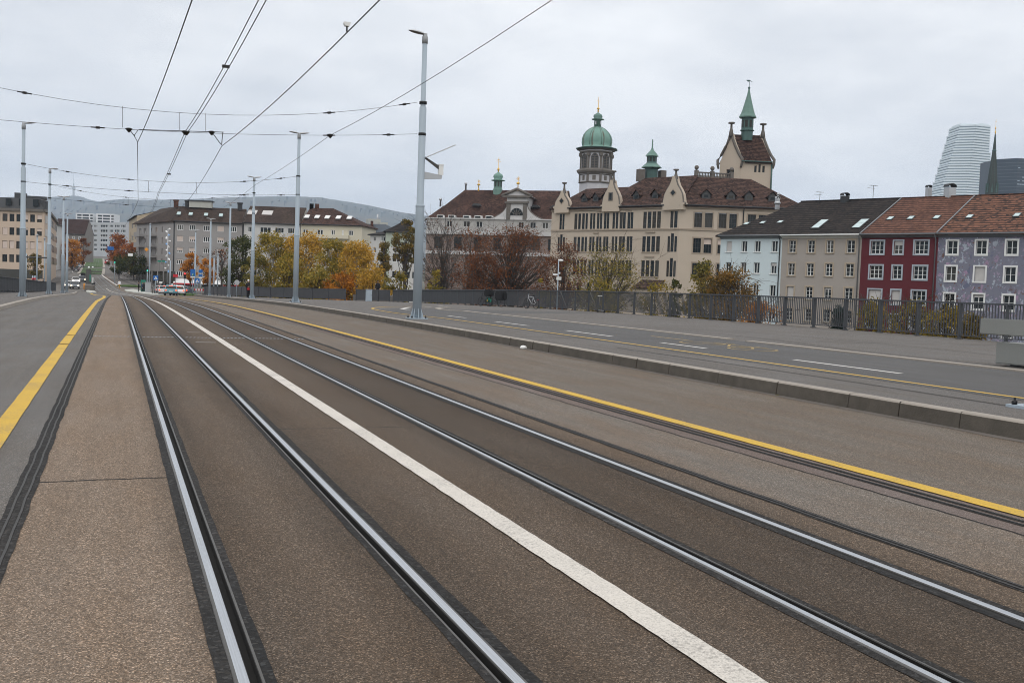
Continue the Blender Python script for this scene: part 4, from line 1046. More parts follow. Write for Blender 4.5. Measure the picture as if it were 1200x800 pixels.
for a, c in ((754, 765), (693, 699)):
    for k in (1, 2): band(b, FS, FS.u(a), FS.u(c), rows[k][1]+.75, rows[k][1]+.95, .2, off)
b.build('stone_trim', MT['sandtrim'], t)
# projecting gable bays with curved outline
def gable_face(fac, pxc, wid, ztop, zfin, out=.55, dn=z0):
    uc = fac.u(pxc); hw = wid/2
    H_ = ztop-cz
    prof = [(hw, dn), (hw, cz-.1), (hw*1.16, cz+.02), (hw*1.16, cz+.3), (hw*.98, cz+.4), (hw*.92, cz+H_*.24), (hw*.84, cz+H_*.38), (hw*.62, cz+H_*.54), (hw*.38, cz+H_*.68), (hw*.22, cz+H_*.84), (hw*.12, ztop)]
    pts = [(uc+x, z) for x, z in prof]+[(uc-x, z) for x, z in reversed(prof)]
    return uc, pts
for pxc, wid, ty, fy in ((656.5, 3.5, 224, 214), (713.5, 3.9, 211.5, 200.5), (786, 4.2, 207, 198.5)):
    ztop = FS.z(pxc, ty); zf = FS.z(pxc, fy); uc, pts = gable_face(FS, pxc, wid, ztop, zf)
    gp = [q for q in pts if q[1] > cz-1.0] 
    b = B(); P = [FS.p(u_, max(z_, cz-.9), .62)-off for u_, z_ in pts]; b.prism(P, (0, 0, 0), -FS.n*1.4)
    go = b.build('gable', MT['sand'], t)
    b = B()                                       # dark coping along the curve
    cp = [FS.p(u_, z_, .4)-off for u_, z_ in pts if z_ > cz]
    half = len(cp)//2
    b.tube(cp[:half+0], .2, 6); b.tube(cp[half:], .2, 6)
    b.build('coping', MT['stone'], go)
    b = B(); c = FS.p(uc, ztop, -.1)-off; b.lathe([(.42, -.5), (.32, .1), (.2, .6), (.16, zf-ztop-.35), (.5, zf-ztop-.22), (.5, zf-ztop)], c, 10); b.build('finial', MT['stone'], go)
    b = B(); zc = cz+(ztop-cz)*.42
    if pxc > 700 and pxc < 750:
        b.box(FS.p(uc, zc-.2, .63)-off, (1.0, .1, 1.6), 0, Matrix.Rotation(FS.ang(), 3, 'Z')); b.build('window_surround', MT['stone'], go)
        b = B(); b.box(FS.p(uc, zc-.2, .69)-off, (.5, .06, 1.2), 0, Matrix.Rotation(FS.ang(), 3, 'Z')); b.build('pane', MT['glass'], go)
    else:
        rz_ = Matrix.Rotation(FS.ang(), 3, 'Z') @ Matrix.Rotation(R(45), 3, 'Y'); b.box(FS.p(uc, zc, .63)-off, (1.0, .08, 1.0), 0, rz_); b.build('window_surround', MT['sandtrim'], go)
        b = B(); b.box(FS.p(uc, zc, .68)-off, (.7, .05, .7), 0, rz_); b.build('pane', MT['glass'], go)
        b = B(); n = 9; arc = [FS.p(uc+1.15*math.cos(math.pi*k/n), rows[0][1]+.35+.85*math.sin(math.pi*k/n), .3)-off for k in range(n+1)]; b.tube(arc, .12, 5); b.build('arch_moulding', MT['stone'], go)
# roofs
b = B()
def rp(fac, u, z, back): return fac.p(u, z, -back)-off
ez = cz+.02; zA = FS.z(690, 222.5)+.9; zB = FS.z(760, 209.3)+1.0
ua, ub_, uc_, ud = FS.u(650), FS.u(712), FS.u(716), FS.L
slab_roof(b, [rp(FS, -.3, ez, -.5), rp(FS, FS.u(713), ez, -.5), rp(FS, FS.u(713), zA, 5.5), rp(FS, 4.2, zA, 5.5)], .3)
slab_roof(b, [rp(FS, -.3, ez, 14), rp(FS, -.3, ez, -.5), rp(FS, 4.2, zA, 5.5), rp(FS, 4.2, zA, 11)], .3)
slab_roof(b, [rp(FS, FS.u(713), ez, -.5), rp(FS, ud+.3, ez, -.5), rp(FS, ud-.5, zB, 6.5), rp(FS, FS.u(722)+1.2, zB, 6.5)], .3)
slab_roof(b, [rp(FS, FS.u(713), ez, -.5), rp(FS, FS.u(722)+1.2, zB, 6.5), rp(FS, FS.u(722)+1.2, zB, 12), rp(FS, FS.u(713), zA, 12), rp(FS, FS.u(713), zA, 5.5)], .3)
slab_roof(b, [rp(FS, 4.2, zA-.1, 5.5), rp(FS, FS.u(713), zA-.1, 5.5), rp(FS, FS.u(713), zA-.1, 12), rp(FS, 4.2, zA-.1, 11)], .2)
zC = FT.z(850, 209.6)+.85
e0, e1 = rp(FT, -.3, ez, -.6), rp(FT, FT.L+.6, ez, -.6)
uk0, uk1 = FT.u(818), FT.u(884)
slab_roof(b, [e0, e1, rp(FT, uk1, zC, 6.2), rp(FT, uk0, zC, 6.2)], .3)
slab_roof(b, [e1, rp(FT, FT.L+.6, ez, 14), rp(FT, uk1, zC, 8.5), rp(FT, uk1, zC, 6.2)], .3)
slab_roof(b, [rp(FS, ud+.3, ez, -.5), e0, rp(FT, uk0, zC, 6.2), rp(FS, ud-.5, zB, 6.5)], .3)
slab_roof(b, [rp(FS, FS.u(722)+1.2, zB-.05, 6.5), rp(FS, ud-.5, zB-.05, 6.5), rp(FT, uk0, zC-.05, 6.2), rp(FT, uk1, zC-.05, 6.2), rp(FT, uk1, zC-.05, 12), rp(FS, FS.u(722)+1.2, zB-.05, 12)], .2)
rf = b.build('roof', TILE_SCHOOL, t)
for fac, u0, u1 in ((FS, 0, .2), (FS, FS.u(663.5), FS.u(703.8)), (FS, FS.u(723.2), FS.u(776)), (FT, 0, FT.L)): b = B(); b.tube([fac.p(u0, cz-.02, .62)-off, fac.p(u1, cz-.02, .62)-off], .13, 7); b.build('gutter', MT['darkgutter'], t)
b = B(); b.tube([FT.p(FT.u(867), cz-.1, .55)-off, FT.p(FT.u(867), cz-.8, .15)-off, FT.p(FT.u(867), z0, .15)-off], .1, 6); b.build('downpipe', MT['darkgutter'], t)
# dormers
def dormer(fac, px, zb, back, w=1.5, h=1.5):
    u = fac.u(px); c = fac.p(u, zb, -back)-off; T, Nn = fac.t, fac.n; up = Vector((0, 0, 1))
    b = B(); q = [c-T*w/2, c+T*w/2, c+T*w/2+up*h*.55, c+up*h, c-T*w/2+up*h*.55]; b.prism(q, Nn*.35, -Nn*2.2); d = b.build('dormer', MT['darkframe'], rf)
    b = B(); o = w*.72
    for s_ in (-1, 1):
        P = [c+T*s_*o+up*h*.42, c+up*(h+.12)]; b.prism([P[0]+Nn*.6, P[1]+Nn*.6, P[1]-Nn*2.4, P[0]-Nn*2.4], up*0, up*.12)
    b.build('dormer_roof', TILE_SCHOOL, d)
    b = B(); b.box(c+Nn*.37+up*h*.32, (w*.5, .05, h*.3), 0, Matrix.Rotation(fac.ang(), 3, 'Z')); b.build('pane', MT['glass'], d)
    return d
for px in (676, 689, 700.5): dormer(FS, px, cz+1.3, 1.6, 1.3, 1.5)
for px in (736.5, 758.5, 774.5): dormer(FS, px, cz+1.3, 1.6, 1.4, 1.7)
for px in (824, 853, 874, 902): dormer(FT, px, cz+1.3, 1.3, 1.5, 1.6)
# roof terrace balustrade
uA, uB = FT.u(812), FT.u(866)
b = B(); zt = zC
bA, bB = FS.p(ud-1.2, zt, -7.2), FT.p(FT.u(862), zt, -7.2)
for k in range(24):
    q = bA+(bB-bA)*(k/23)-off; b.lathe([(.09, 0), (.16, .25), (.08, .55), (.12, .8)], q, 6)
d_ = (bB-bA); an = math.atan2(d_.y, d_.x); mid = (bA+bB)/2-off
b.box(mid+Vector((0, 0, .9)), (d_.length, .4, .18), 0, Matrix.Rotation(an, 3, 'Z')); b.box(mid+Vector((0, 0, .05)), (d_.length, .4, .14), 0, Matrix.Rotation(an, 3, 'Z'))
for k in (0, .45, 1):
    q = bA+d_*k-off; b.box(q+Vector((0, 0, .6)), (.6, .6, 1.3)); b.ball(q+Vector((0, 0, 1.75)), .42, 0, 8, 6); b.lathe([(.18, 0), (.18, .3)], q+Vector((0, 0, 1.2)), 8)
b.build('balustrade', MT['stone'], t)
# copper lantern turret on the left wing
def plane_back(fac, k): return Fac(fac.p(0, 0, -k)[:2], fac.p(fac.L, 0, -k)[:2])
FSb = plane_back(FS, 8.5); c0 = FSb.p(FSb.u(757.5), zB)-off
b = B(); b.lathe([(1.25, 0), (1.25, 1.9), (1.5, 2.0), (1.5, 2.15)], c0, 8, 0, R(22.5), False); b.lathe([(1.55, 2.15), (1.9, 2.2), (1.2, 2.9), (.95, 3.2), (.95, 4.3)], c0, 8, 0, R(22.5), False)
tr_ = b.build('lantern', MT['copperdark'], t); tr_['label'] = 'dark green copper lantern'
b = B(); b.lathe([(1.15, 4.3), (1.3, 4.35), (.9, 4.9), (.35, 5.5), (.14, 6.0), (.1, 7.6)], c0, 8, 0, R(22.5), False); b.lathe([(1.95, 2.12), (1.95, 2.25), (1.15, 2.95)], c0, 8, 0, R(22.5), False); b.build('lantern_roof', MT['copper'], tr_)
b = B()
for a in range(8):
    r_ = Matrix.Rotation(a*math.pi/4, 3, 'Z'); b.box(c0+r_ @ Vector((.9, 0, 3.75)), (.1, .4, .8), 0, r_)
b.build('louvre', MT['glass'], tr_)
b = B(); b.box(c0+Vector((-2.3, 0, .55)), (1.3, 1.2, 2.3)); b.build('chimney', MT['stone'], t); b = B(); b.box(c0+Vector((2.4, 0, .55)), (1.2, 1.2, 2.5)); b.build('chimney', MT['stone'], t)
# tower with saddle roof and copper spire
tc = FT.p(FT.u(868), 0, -9.5); c866 = tc
def tw(px, py): return at_y(px, py, tc.y).z
TD = 5.9; TL = 6.9
Tt, Tn = FT.t.copy(), FS.t.copy()*-1           # long side direction, gable side direction (away to the left)
TA = at_y(866.5, 240, tc.y); TA.z = 0
# long side length from the picture edge at px 902
r = ray(902, 240); k = None
den = r.x*Tt.y-r.y*Tt.x; s_len = (TA.x*r.y-TA.y*r.x)/(Tt.y*r.x-Tt.x*r.y)*1.0
s_len = abs(((TA.x)*r.y-(TA.y)*r.x)/(Tt.y*r.x-Tt.x*r.y)); r2 = ray(841.5, 240); s2 = abs(((TA.x)*r2.y-(TA.y)*r2.x)/(Tn.y*r2.x-Tn.x*r2.y))
te, tp_ = at_y(866, 188, tc.y).z, at_y(857.5, 156.5, tc.y+2).z
FL = Fac((TA+Tn*s2)[:2], TA[:2]); FG = Fac(TA[:2], (TA+Tt*s_len)[:2])
tz0 = cz+1
b = B()
gh = [(FL.L*.5-.8, at_y(855, 204, tc.y).z-3.2, FL.L*.5+.8, at_y(855, 204, tc.y).z+1.2)]
wall_face(b, FL, tz0, te, [(gh[0][0], gh[0][1], gh[0][2], min(gh[0][3], te-.3))], .4, 0, off)
zz = [FG.z(878, 201.5), FG.z(878, 193.8)]
gw = [(FG.u(877.2), zz[0], FG.u(880), zz[1]), (FG.u(882), zz[0], FG.u(884.6), zz[1]+.25), (FG.u(886.6), zz[0], FG.u(889.4), zz[1])]
wall_face(b, FG, tz0, te, gw, .3, 0, off)
q0, q1, q2, q3 = FL.p(0, 0), FG.p(0, 0), FG.p(FG.L, 0), FL.p(0, 0)+Tt*FG.L
back_walls(b, [q2[:2], q3[:2], q0[:2]], tz0, te, off)
for sh in (Vector((0, 0, 0)), Tt*FG.L):
    P = [FL.p(0, te)+sh-off, FL.p(FL.L, te)+sh-off, FL.p(FL.L*.5, tp_)+sh-off]; b.prism(P, Tt*.02, Tt*.4 if sh.length < 1 else -Tt*.4)
tow = b.build('tower', MT['sand'], t)
for h in gw: window(tow, FG, h, dict(frame='darkframe', mull=0, ft=.05), .3, off)
window(tow, FL, (gh[0][0], gh[0][1], gh[0][2], min(gh[0][3], te-.3)), dict(frame='darkframe', mull=1, bars=2, ft=.08), .4, off)
b = B(); ov = .5
for s_ in (0, 1):
    ua_ = -ov if s_ == 0 else FL.L+ov
    E0, E1 = FL.p(ua_, te-.25)-off+Tt*.3, FL.p(ua_, te-.25)-off+Tt*(FG.L-.3); R0, R1 = FL.p(FL.L*.5, tp_-.15)-off+Tt*.3, FL.p(FL.L*.5, tp_-.15)-off+Tt*(FG.L-.3)
    slab_roof(b, [E0, E1, R1, R0], .2)
b.build('tower_roof', TILE_SCHOOL, tow)
b = B()
for sh in (-.15, FG.L+.15):
    for s_ in (0, 1):
        ua_ = -.55 if s_ == 0 else FL.L+.55; sg = 1 if s_ == 0 else -1; ue = 0 if s_ == 0 else FL.L; Rr = FL.p(FL.L*.5, tp_+.2)-off+Tt*sh; lerp_ = lambda k, o_: FL.p(ue+(FL.L*.5-ue)*k-sg*o_, te+(tp_-te)*k+.1)-off+Tt*sh
        b.tube([FL.p(ue-sg*.1, te-1.3)-off+Tt*sh, FL.p(ue-sg*.3, te-.5)-off+Tt*sh, FL.p(ue-sg*.35, te+.3)-off+Tt*sh, lerp_(.22, .12), lerp_(.5, -.06), lerp_(.75, -.08), Rr], [.2, .28, .3, .26, .26, .26, .24], 6)
    c = FL.p(FL.L*.5, tp_)-off+Tt*sh; b.lathe([(.5, -.6), (.38, .3), (.22, 1.0), (.2, 1.75), (.62, 1.85), (.62, 2.1)], c, 8)
b.build('tower_coping', MT['stone'], tow)
b = B(); b.tube([FG.p(FG.L+.05, te-.4, .1)-off, FG.p(FG.L+.05, tz0, .1)-off], .16, 6); b.build('downpipe', MT['copperdark'], tow); b = B(); b.tube([FG.p(0, te-.12, .55)-off, FG.p(FG.L, te-.12, .55)-off], .12, 6); b.build('gutter', MT['copperdark'], tow)
ctr = FL.p(FL.L*.5, 0)-off+Tt*(FG.L*.5); ctr.z = 0
zq = lambda py: at_y(875, py, tc.y+1).z
b = B(); rr = 1.05
b.lathe([(1.1, zq(165)), (1.1, zq(154)), (1.35, zq(153.4)), (1.35, zq(152.6)), (1.12, zq(152)), (1.12, zq(138.5)), (1.5, zq(138)), ], ctr, 8, 0, R(22.5), False); sp = b.build('spire_lantern', MT['copperdark'], tow)
b = B(); b.lathe([(1.62, zq(138.2)), (1.66, zq(137)), (1.35, zq(133.5)), (1.05, zq(128)), (.8, zq(122)), (.5, zq(115)), (.28, zq(109)), (.12, zq(103.5)), (.07, zq(102))], ctr, 8, 0, R(22.5), False); b.build('spire', MT['copper'], sp)
b = B()
for a in range(8):
    r_ = Matrix.Rotation(a*math.pi/4, 3, 'Z'); b.box(ctr+Vector((0, 0, zq(145.5)))+r_ @ Vector((1.05, 0, 0)), (.08, .5, 1.3), 0, r_)
b.build('louvre', MT['glass'], sp)
b = B(); b.ball(ctr+Vector((0, 0, zq(102.7))), .24, 0, 8, 6); b.tube([ctr+Vector((0, 0, zq(102.5))), ctr+Vector((0, 0, zq(94.5)))], .05, 5)
zv = zq(95.2); b.prism([(ctr.x-.75, ctr.y, zv+.2), (ctr.x-.25, ctr.y, zv-.1), (ctr.x+.1, ctr.y, zv+.1), (ctr.x+.75, ctr.y, zv-.05), (ctr.x+.3, ctr.y, zv+.05), (ctr.x-.1, ctr.y, zv+.3)], (0, -.04, 0), (0, .04, 0)); b.build('weather_vane', MT['copperdark'], sp)
b = B(); c = FG.p(FG.L*.47, te+2.3, -1.35)-off; b.ball(c, (.35, .5, .4), 0, 8, 6); b.build('round_dormer', MT['copperdark'], tow)
# low porch of the school
b = B(); c = FS.p(FS.u(765), 0, 1.2)-off; rot = Matrix.Rotation(FS.ang(), 3, 'Z'); b.box(c+Vector((0, 0, -.4)), (5.0, 2.2, 5.2), 0, rot); po = b.build('porch', MT['sand'], t)
b = B(); b.prism([FS.p(FS.u(765)-2.9, 2.2, 2.7)-off, FS.p(FS.u(765)+2.9, 2.2, 2.7)-off, FS.p(FS.u(765)+2.4, 3.7, .05)-off, FS.p(FS.u(765)-2.4, 3.7, .05)-off], (0, 0, 0), (0, 0, -.2)); b.build('porch_roof', TILE_SCHOOL, po)
# ---- domed church tower
d = 235; c = at_d(697.5, 220, d); kz = lambda py: at_d(697.5, py, d).z; m_ = d/F_PX
t = thing('church_tower', (c.x, c.y, 0), 'octagonal church bell tower with green copper onion dome and gilded cross', 'tower')
w = 3.55; r8 = R(22.5)-R(32)
b = B(); b.lathe([(3.9, 0), (3.9, kz(206)), (4.2, kz(205.5)), (4.5, kz(201)), (3.75, kz(199.5)), (3.75, kz(180.5)), (4.0, kz(180)), (4.0, kz(177.5))], (0, 0, 0), 8, 0, r8, False); b.build('wall', MT['whiteplastic'] if False else plain('white_grey_render', (.46, .455, .47), .9, var=.2, sc=.5), t)
b = B()
for k in range(8):                                 # corner pilasters, cornices
    a = r8+k*math.pi/4; r_ = Matrix.Rotation(a, 3, 'Z'); b.box(r_ @ Vector((3.72, 0, 0))+Vector((0, 0, (kz(199.5)+kz(180))/2)), (.42, .42, kz(180)-kz(199.5)), 0, r_); b.box(r_ @ Vector((3.85, 0, 0))+Vector((0, 0, kz(183))), (.65, .8, .8), 0, r_)
b.lathe([(3.95, kz(206.5)), (4.6, kz(203.5)), (4.7, kz(202)), (4.7, kz(201)), (3.9, kz(199))], (0, 0, 0), 8, 0, r8, False); b.lathe([(3.95, kz(216)), (4.2, kz(215.3)), (4.2, kz(214.5)), (3.95, kz(214))], (0, 0, 0), 8, 0, r8, False)
for k in range(8):
    a = r8+k*math.pi/4; r_ = Matrix.Rotation(a, 3, 'Z'); b.box(r_ @ Vector((3.85, 0, 0))+Vector((0, 0, (kz(214)+kz(206))/2)), (.4, .5, kz(206)-kz(214)), 0, r_)
    a += math.pi/8; r_ = Matrix.Rotation(a, 3, 'Z'); b.box(r_ @ Vector((3.58, 0, 0))+Vector((0, 0, (kz(213)+kz(207))/2)), (.1, .8, kz(207.5)-kz(213)), 0, r_); b.lathe([(4.0, kz(181)), (4.2, kz(180)), (4.2, kz(179.4)), (3.9, kz(179))], (0, 0, 0), 8, 0, r8, False)
b.lathe([(4.0, kz(178)), (4.6, kz(176.8)), (4.7, kz(176.4)), (4.0, kz(176))], (0, 0, 0), 8, 0, r8, False)
b.build('cornice', MT['stone'], t)
b = B(); b.lathe([(4.0, kz(176.4)), (5.1, kz(175.9)), (5.15, kz(175.4)), (4.6, kz(174.6)), (3.6, kz(173.5))], (0, 0, 0), 8, 0, r8, False); b.build('eaves', MT['copperdark'], t)
for k in range(8):                                 # belfry windows: stone frame > dark plate, tracery
    a = r8+math.pi/8+k*math.pi/4; r_ = Matrix.Rotation(a+math.pi/2, 3, 'Z'); nrm = Vector((math.cos(a), math.sin(a), 0)); base = nrm*3.52; z0_, z1_ = kz(198), kz(187); hw = 1.0
    def arch(hw, z0_, z1_, y, n=8): return [Vector((-hw, y, z0_)), Vector((hw, y, z0_))]+[Vector((hw*math.cos(math.pi*j/n), y, z1_+hw*1.05*math.sin(math.pi*j/n))) for j in range(n+1)]
    b = B(); b.prism([r_ @ p_+base for p_ in arch(.90, z0_-.2, z1_, 0)], nrm*-.1, nrm*.12); fr = b.build('belfry_window', MT['stone'], t)
    b = B(); b.prism([r_ @ p_+base for p_ in arch(.72, z0_, z1_, 0)], nrm*.10, nrm*.15); b.build('shade_plate', MT['belf'], fr)  # solid plate; the hollow's inner shade is put into its dark colour
    b = B(); b.box(base+nrm*.2+Vector((0, 0, (z0_+z1_)/2)), (.16, .16, z1_-z0_), 0, r_)
    for j in range(6): b.box(base+nrm*.17+Vector((0, 0, z0_+.3+j*.36)), (1.35, .06, .1), 0, r_)
    for s_ in (-1, 1): b.tube([r_ @ Vector((s_*.41+.37*math.cos(math.pi*j/6), 0, z1_+.37*math.sin(math.pi*j/6)))+base+nrm*.18 for j in range(7)], .08, 5)
    b.tube([r_ @ Vector((.34*math.cos(2*math.pi*j/10), 0, z1_+.62+.34*math.sin(2*math.pi*j/10)))+base+nrm*.18 for j in range(11)], .08, 5)
    b.build('tracery', MT['stone'], fr)
b = B(); R_ = 3.55; prof = [(4.9, kz(175)), (3.7, kz(173.5)), (3.45, kz(172)), (3.62, kz(168)), (3.6, kz(164)), (3.35, kz(160)), (2.8, kz(156)), (2.0, kz(152.5)), (1.1, kz(150.2)), (.85, kz(149.5))]
b.lathe(prof, (0, 0, 0), 16, 0, r8, True)
m, g, p = newmat('dome_copper'); v = g.pos(); oc = g.add('ShaderNodeTexCoord').outputs['Object']; xo = g.sep(oc)
an_ = g.math('ARCTAN2', xo[1], xo[0]); rib = g.math('ABSOLUTE', g.math('SINE', g.math('MULTIPLY', an_, 4.0))); 
cc = g.mix(g.noise(v, .8, 5), (.10, .21, .172), (.20, .34, .285)); cc = g.mix(g.ramp(g.math('MULTIPLY', g.ramp(rib, [(0, 1), (.5, .2)]), g.noise(g.scale(v, (1, 1, .16)), 1.3, 4)), [(.26, 0), (.46, .85)]), cc, (.075, .055, .032))
g.put(p.inputs['Base Color'], cc); p.inputs['Roughness'].default_value = .6; MT['dome'] = m
dm = b.build('dome', m, t)
b = B()
for k in range(8):
    a = r8+k*math.pi/4; b.tube([(math.cos(a)*(r_+.02), math.sin(a)*(r_+.02), z_) for r_, z_ in prof[2:]], .09, 5)
b.build('dome_rib', MT['copper'], dm)
b = B(); b.lathe([(.85, kz(149.6)), (.85, kz(141.8)), (1.5, kz(141)), (1.5, kz(140.4)), (.9, kz(139.8)), (1.15, kz(137.5)), (1.0, kz(135.5)), (.3, kz(133.4)), (.1, kz(132.6))], (0, 0, 0), 8, 0, r8, True); ln = b.build('lantern', MT['copper'], dm)
b = B()
for k in range(4):
    a = k*math.pi/2+.5; r_ = Matrix.Rotation(a, 3, 'Z'); b.box(r_ @ Vector((.8, 0, 0))+Vector((0, 0, kz(145))), (.2, .4, .8), 0, r_)
b.build('lantern_window', MT['alu'], ln)
b = B(); b.lathe([(.12, kz(133)), (.2, kz(131)), (.12, kz(129.4)), (.33, kz(128.8)), (.33, kz(127.6)), (.08, kz(127)), (.05, kz(118))], (0, 0, 0), 8); b.box((0, 0, kz(119.5)), (.9, .08, .09)); b.tube([(0, 0, kz(119)), (0, 0, kz(114.8))], .05, 5); b.build('cross', MT['gold'], dm)

# ---- brown-roofed block with the white baroque gable (left of the school)
WH = plain('white_baroque_render', (.52, .51, .50), .9, var=.12, sc=.5); ATT = plain('pale_grey_wall', (.40, .385, .365), .9, var=.12, sc=.5); PINKW = plain('brick_pink_wall', (.235, .18, .155), .9, var=.15, sc=.6)
PA, PB = at_d(500, 260, 232), at_d(652, 260, 224); FP = Fac(PA[:2], PB[:2])
t = bld('church_hall', 'long brown-roofed block with a white baroque gable and small green ridge turret', 'building', FP); off = t.location.copy()
zt = FP.z(575, 256.5); zm = FP.z(575, 271.5); zb = -3
hs = []
for a, c in ((521, 527), (540.5, 548), (555, 563), (604.3, 611.2), (618.2, 625.2), (632.7, 639.6), (644.2, 650)): hs.append((round(FP.u(a), 3), round(FP.z(580, 266.8), 3), round(FP.u(c), 3), round(FP.z(580, 259.6), 3)))
b = B(); wall_face(b, FP, zm, zt, hs, .25, 0, off); q = [FP.p(FP.L, 0), FP.p(FP.L, 0, -16), FP.p(0, 0, -16), FP.p(0, 0)]; back_walls(b, [k[:2] for k in q], zb, zt, off)
h2 = [(round(FP.u(a), 3), round(FP.z(600, 293), 3), round(FP.u(a+9), 3), round(FP.z(600, 279), 3)) for a in (507, 530, 553, 576, 599, 622, 640)]
wall_face(b, FP, zb, zm, h2, .3, 1, off); wl = b.build('wall', [ATT, PINKW], t)
for h in hs: window(t, FP, h, dict(frame='frame', mull=1, ft=.1), .25, off)
for h in h2: window(t, FP, h, dict(frame='darkframe', mull=1, bars=1), .3, off)
b = B()
for za, zb_, o_ in ((FP.z(575, 275.5), FP.z(575, 271), .5), (zt-.15, zt+.12, .3), (FP.z(575, 299), FP.z(575, 295), .3)): band(b, FP, 0, FP.L, za, zb_, o_, off)
b.build('cornice', plain('white_band', (.5, .49, .48), .9, var=.1), t)
zR = FP.z(560, 226.3)+1.5; back = 7.0; bk0 = 1.0
def rpp(u, z, k): return FP.p(u, z, -k)-off
FP8 = plane_back(FP, 8); up8 = lambda px: FP8.u(px)
uL, uRg = FP.u(537), FP.L
b = B(); slab_roof(b, [rpp(0, zt, bk0), rpp(FP.L+1, zt, bk0), rpp(FP.L+1, zR, 8), rpp(up8(541), zR, 8)]); slab_roof(b, [rpp(0, zt, 15), rpp(0, zt, bk0), rpp(up8(541), zR, 8)]); slab_roof(b, [rpp(FP.L+1, zt, 15), rpp(0, zt, 15), rpp(up8(541), zR, 8), rpp(FP.L+1, zR, 8)])
zl = FP.z(515, 241.2)+.4; slab_roof(b, [rpp(-.5, zt-.3, .2), rpp(6.5, zt-.3, .2), rpp(6.2, zl, 4.2), rpp(2.6, zl, 4.2)]); slab_roof(b, [rpp(-.5, zt-.3, 8), rpp(-.5, zt-.3, .2), rpp(2.6, zl, 4.2)])
rf = b.build('roof', TILE_BROWN, t)
for px in (510, 523, 540.5, 554, 567, 579):           # glazed attic dormers along the eaves
    u = FP.u(px+4); b = B(); c = rpp(u, zt, .5); b.prism([c-FP.t*1.05, c+FP.t*.75, c+FP.t*.45+Vector((0, 0, .75)), c-FP.t*1.05+Vector((0, 0, .75))], FP.n*.3, -FP.n*1.5); dd = b.build('dormer', MT['frame'], rf)
    b = B(); b.box(c+FP.n*.32+Vector((0, 0, .36))-FP.t*.25, (1.3, .05, .5), 0, Matrix.Rotation(FP.ang(), 3, 'Z')); b.build('pane', MT['glass'], dd)
for px, py in ((550, 239.5), (620, 240), (643, 240)):
    c = rpp(FP.u(px), zt+3.0 if px != 550 else zt+3.2, 3.4); b = B(); b.prism([c-FP.t*1.1, c+FP.t*1.1, c+FP.t*.6+Vector((0, 0, .55)), c-FP.t*.6+Vector((0, 0, .55))], FP.n*.5, -FP.n*1.6); b.build('eyebrow_dormer', MT['darkframe'], rf)
gz0, gz1, gz2, gz3 = zt-.1, FP.z(602, 238), FP.z(602, 231), FP.z(602, 222)
uc = FP.u(602.4); hw = (FP.u(612.7)-FP.u(589))/2
b = B(); b.prism([rpp(uc-hw, gz0, -.1), rpp(uc+hw, gz0, -.1), rpp(uc+hw, gz2, -.1), rpp(uc-hw, gz2, -.1)], (0, 0, 0), -FP.n*5)
b.prism([rpp(uc-hw-.9, gz2+.2, -.25), rpp(uc+hw+.9, gz2+.2, -.25), rpp(uc, gz3-.25, -.25)], (0, 0, 0), -FP.n*6)
for s_ in (-1, 1):                                   # curved volutes
    pts = [rpp(uc+s_*hw, gz0, -.05)]+[rpp(uc+s_*(hw+4.0*(1-k/6)**2.2), gz0+(gz1-gz0)*.95*(k/6)**1.1, -.05) for k in range(7)]
    b.prism(pts if s_ > 0 else pts[::-1], (0, 0, 0), -FP.n*.8)
ga = b.build('gable', WH, t)
b = B()
for s_ in (-1, 1): b.box(rpp(uc+s_*(hw-.45), (gz0+gz1)/2, -.2), (.9, .3, gz1-gz0), 0, Matrix.Rotation(FP.ang(), 3, 'Z')); b.tube([rpp(uc+s_*(hw+4.0*(1-k/6)**2.2), gz0+(gz1-gz0)*.95*(k/6)**1.1+.1, .2) for k in range(7)], .16, 5)
band(b, FP, uc-hw-.4, uc+hw+.4, gz1-.1, gz1+.35, .5, off); band(b, FP, uc-hw-.9, uc+hw+.9, gz2-.1, gz2+.3, .8, off)
for s_ in (-1, 1): b.tube([rpp(uc+s_*(hw+1.2), gz2+.25, -.5), rpp(uc, gz3+.1, -.5)], .32, 6)
b.build('gable_trim', MT['stone'], ga)
b = B(); n = 12; hwA = (FP.u(609)-FP.u(594))/2; zA0, zA1 = FP.z(602, 252.2), FP.z(602, 243.8); b.prism([rpp(uc+hwA*math.cos(math.pi*k/n), zA0+(zA1-zA0)*math.sin(math.pi*k/n), -.15) for k in range(n+1)], (0, 0, 0), FP.n*.06); wn = b.build('arched_window', MT['glass'], ga)
b = B()
for k in range(1, 6): a = math.pi*k/6; b.tube([rpp(uc, zA0, -.26), rpp(uc+hwA*.97*math.cos(a), zA0+(zA1-zA0)*.97*math.sin(a), -.26)], .06, 4)
b.tube([rpp(uc+hwA*.5*math.cos(math.pi*k/n), zA0+(zA1-zA0)*.55*math.sin(math.pi*k/n), -.26) for k in range(n+1)], .06, 4); b.build('tracery', MT['stone'], wn)
def finial(parent, u, zbase, ztop, back_, name='gilded_finial'):
    b = B(); c = rpp(u, 0, back_); h = ztop-zbase; b.lathe([(.3, zbase-.3), (.14, zbase+h*.1), (.1, zbase+h*.42), (.38, zbase+h*.46), (.38, zbase+h*.56), (.08, zbase+h*.6), (.05, ztop)], c, 8)
    for a in (0, .8, 1.6, 2.4): b.box(c+Vector((0, 0, zbase+h*.82)), (.06, .06, h*.32), 0, Matrix.Rotation(a, 3, 'Y'))
    b.build(name, MT['gold'], parent)
finial(ga, uc, gz3-.2, FP.z(602, 206.5), .3); finial(rf, up8(557), zR, FP.z(557, 213)+1.4, 8)
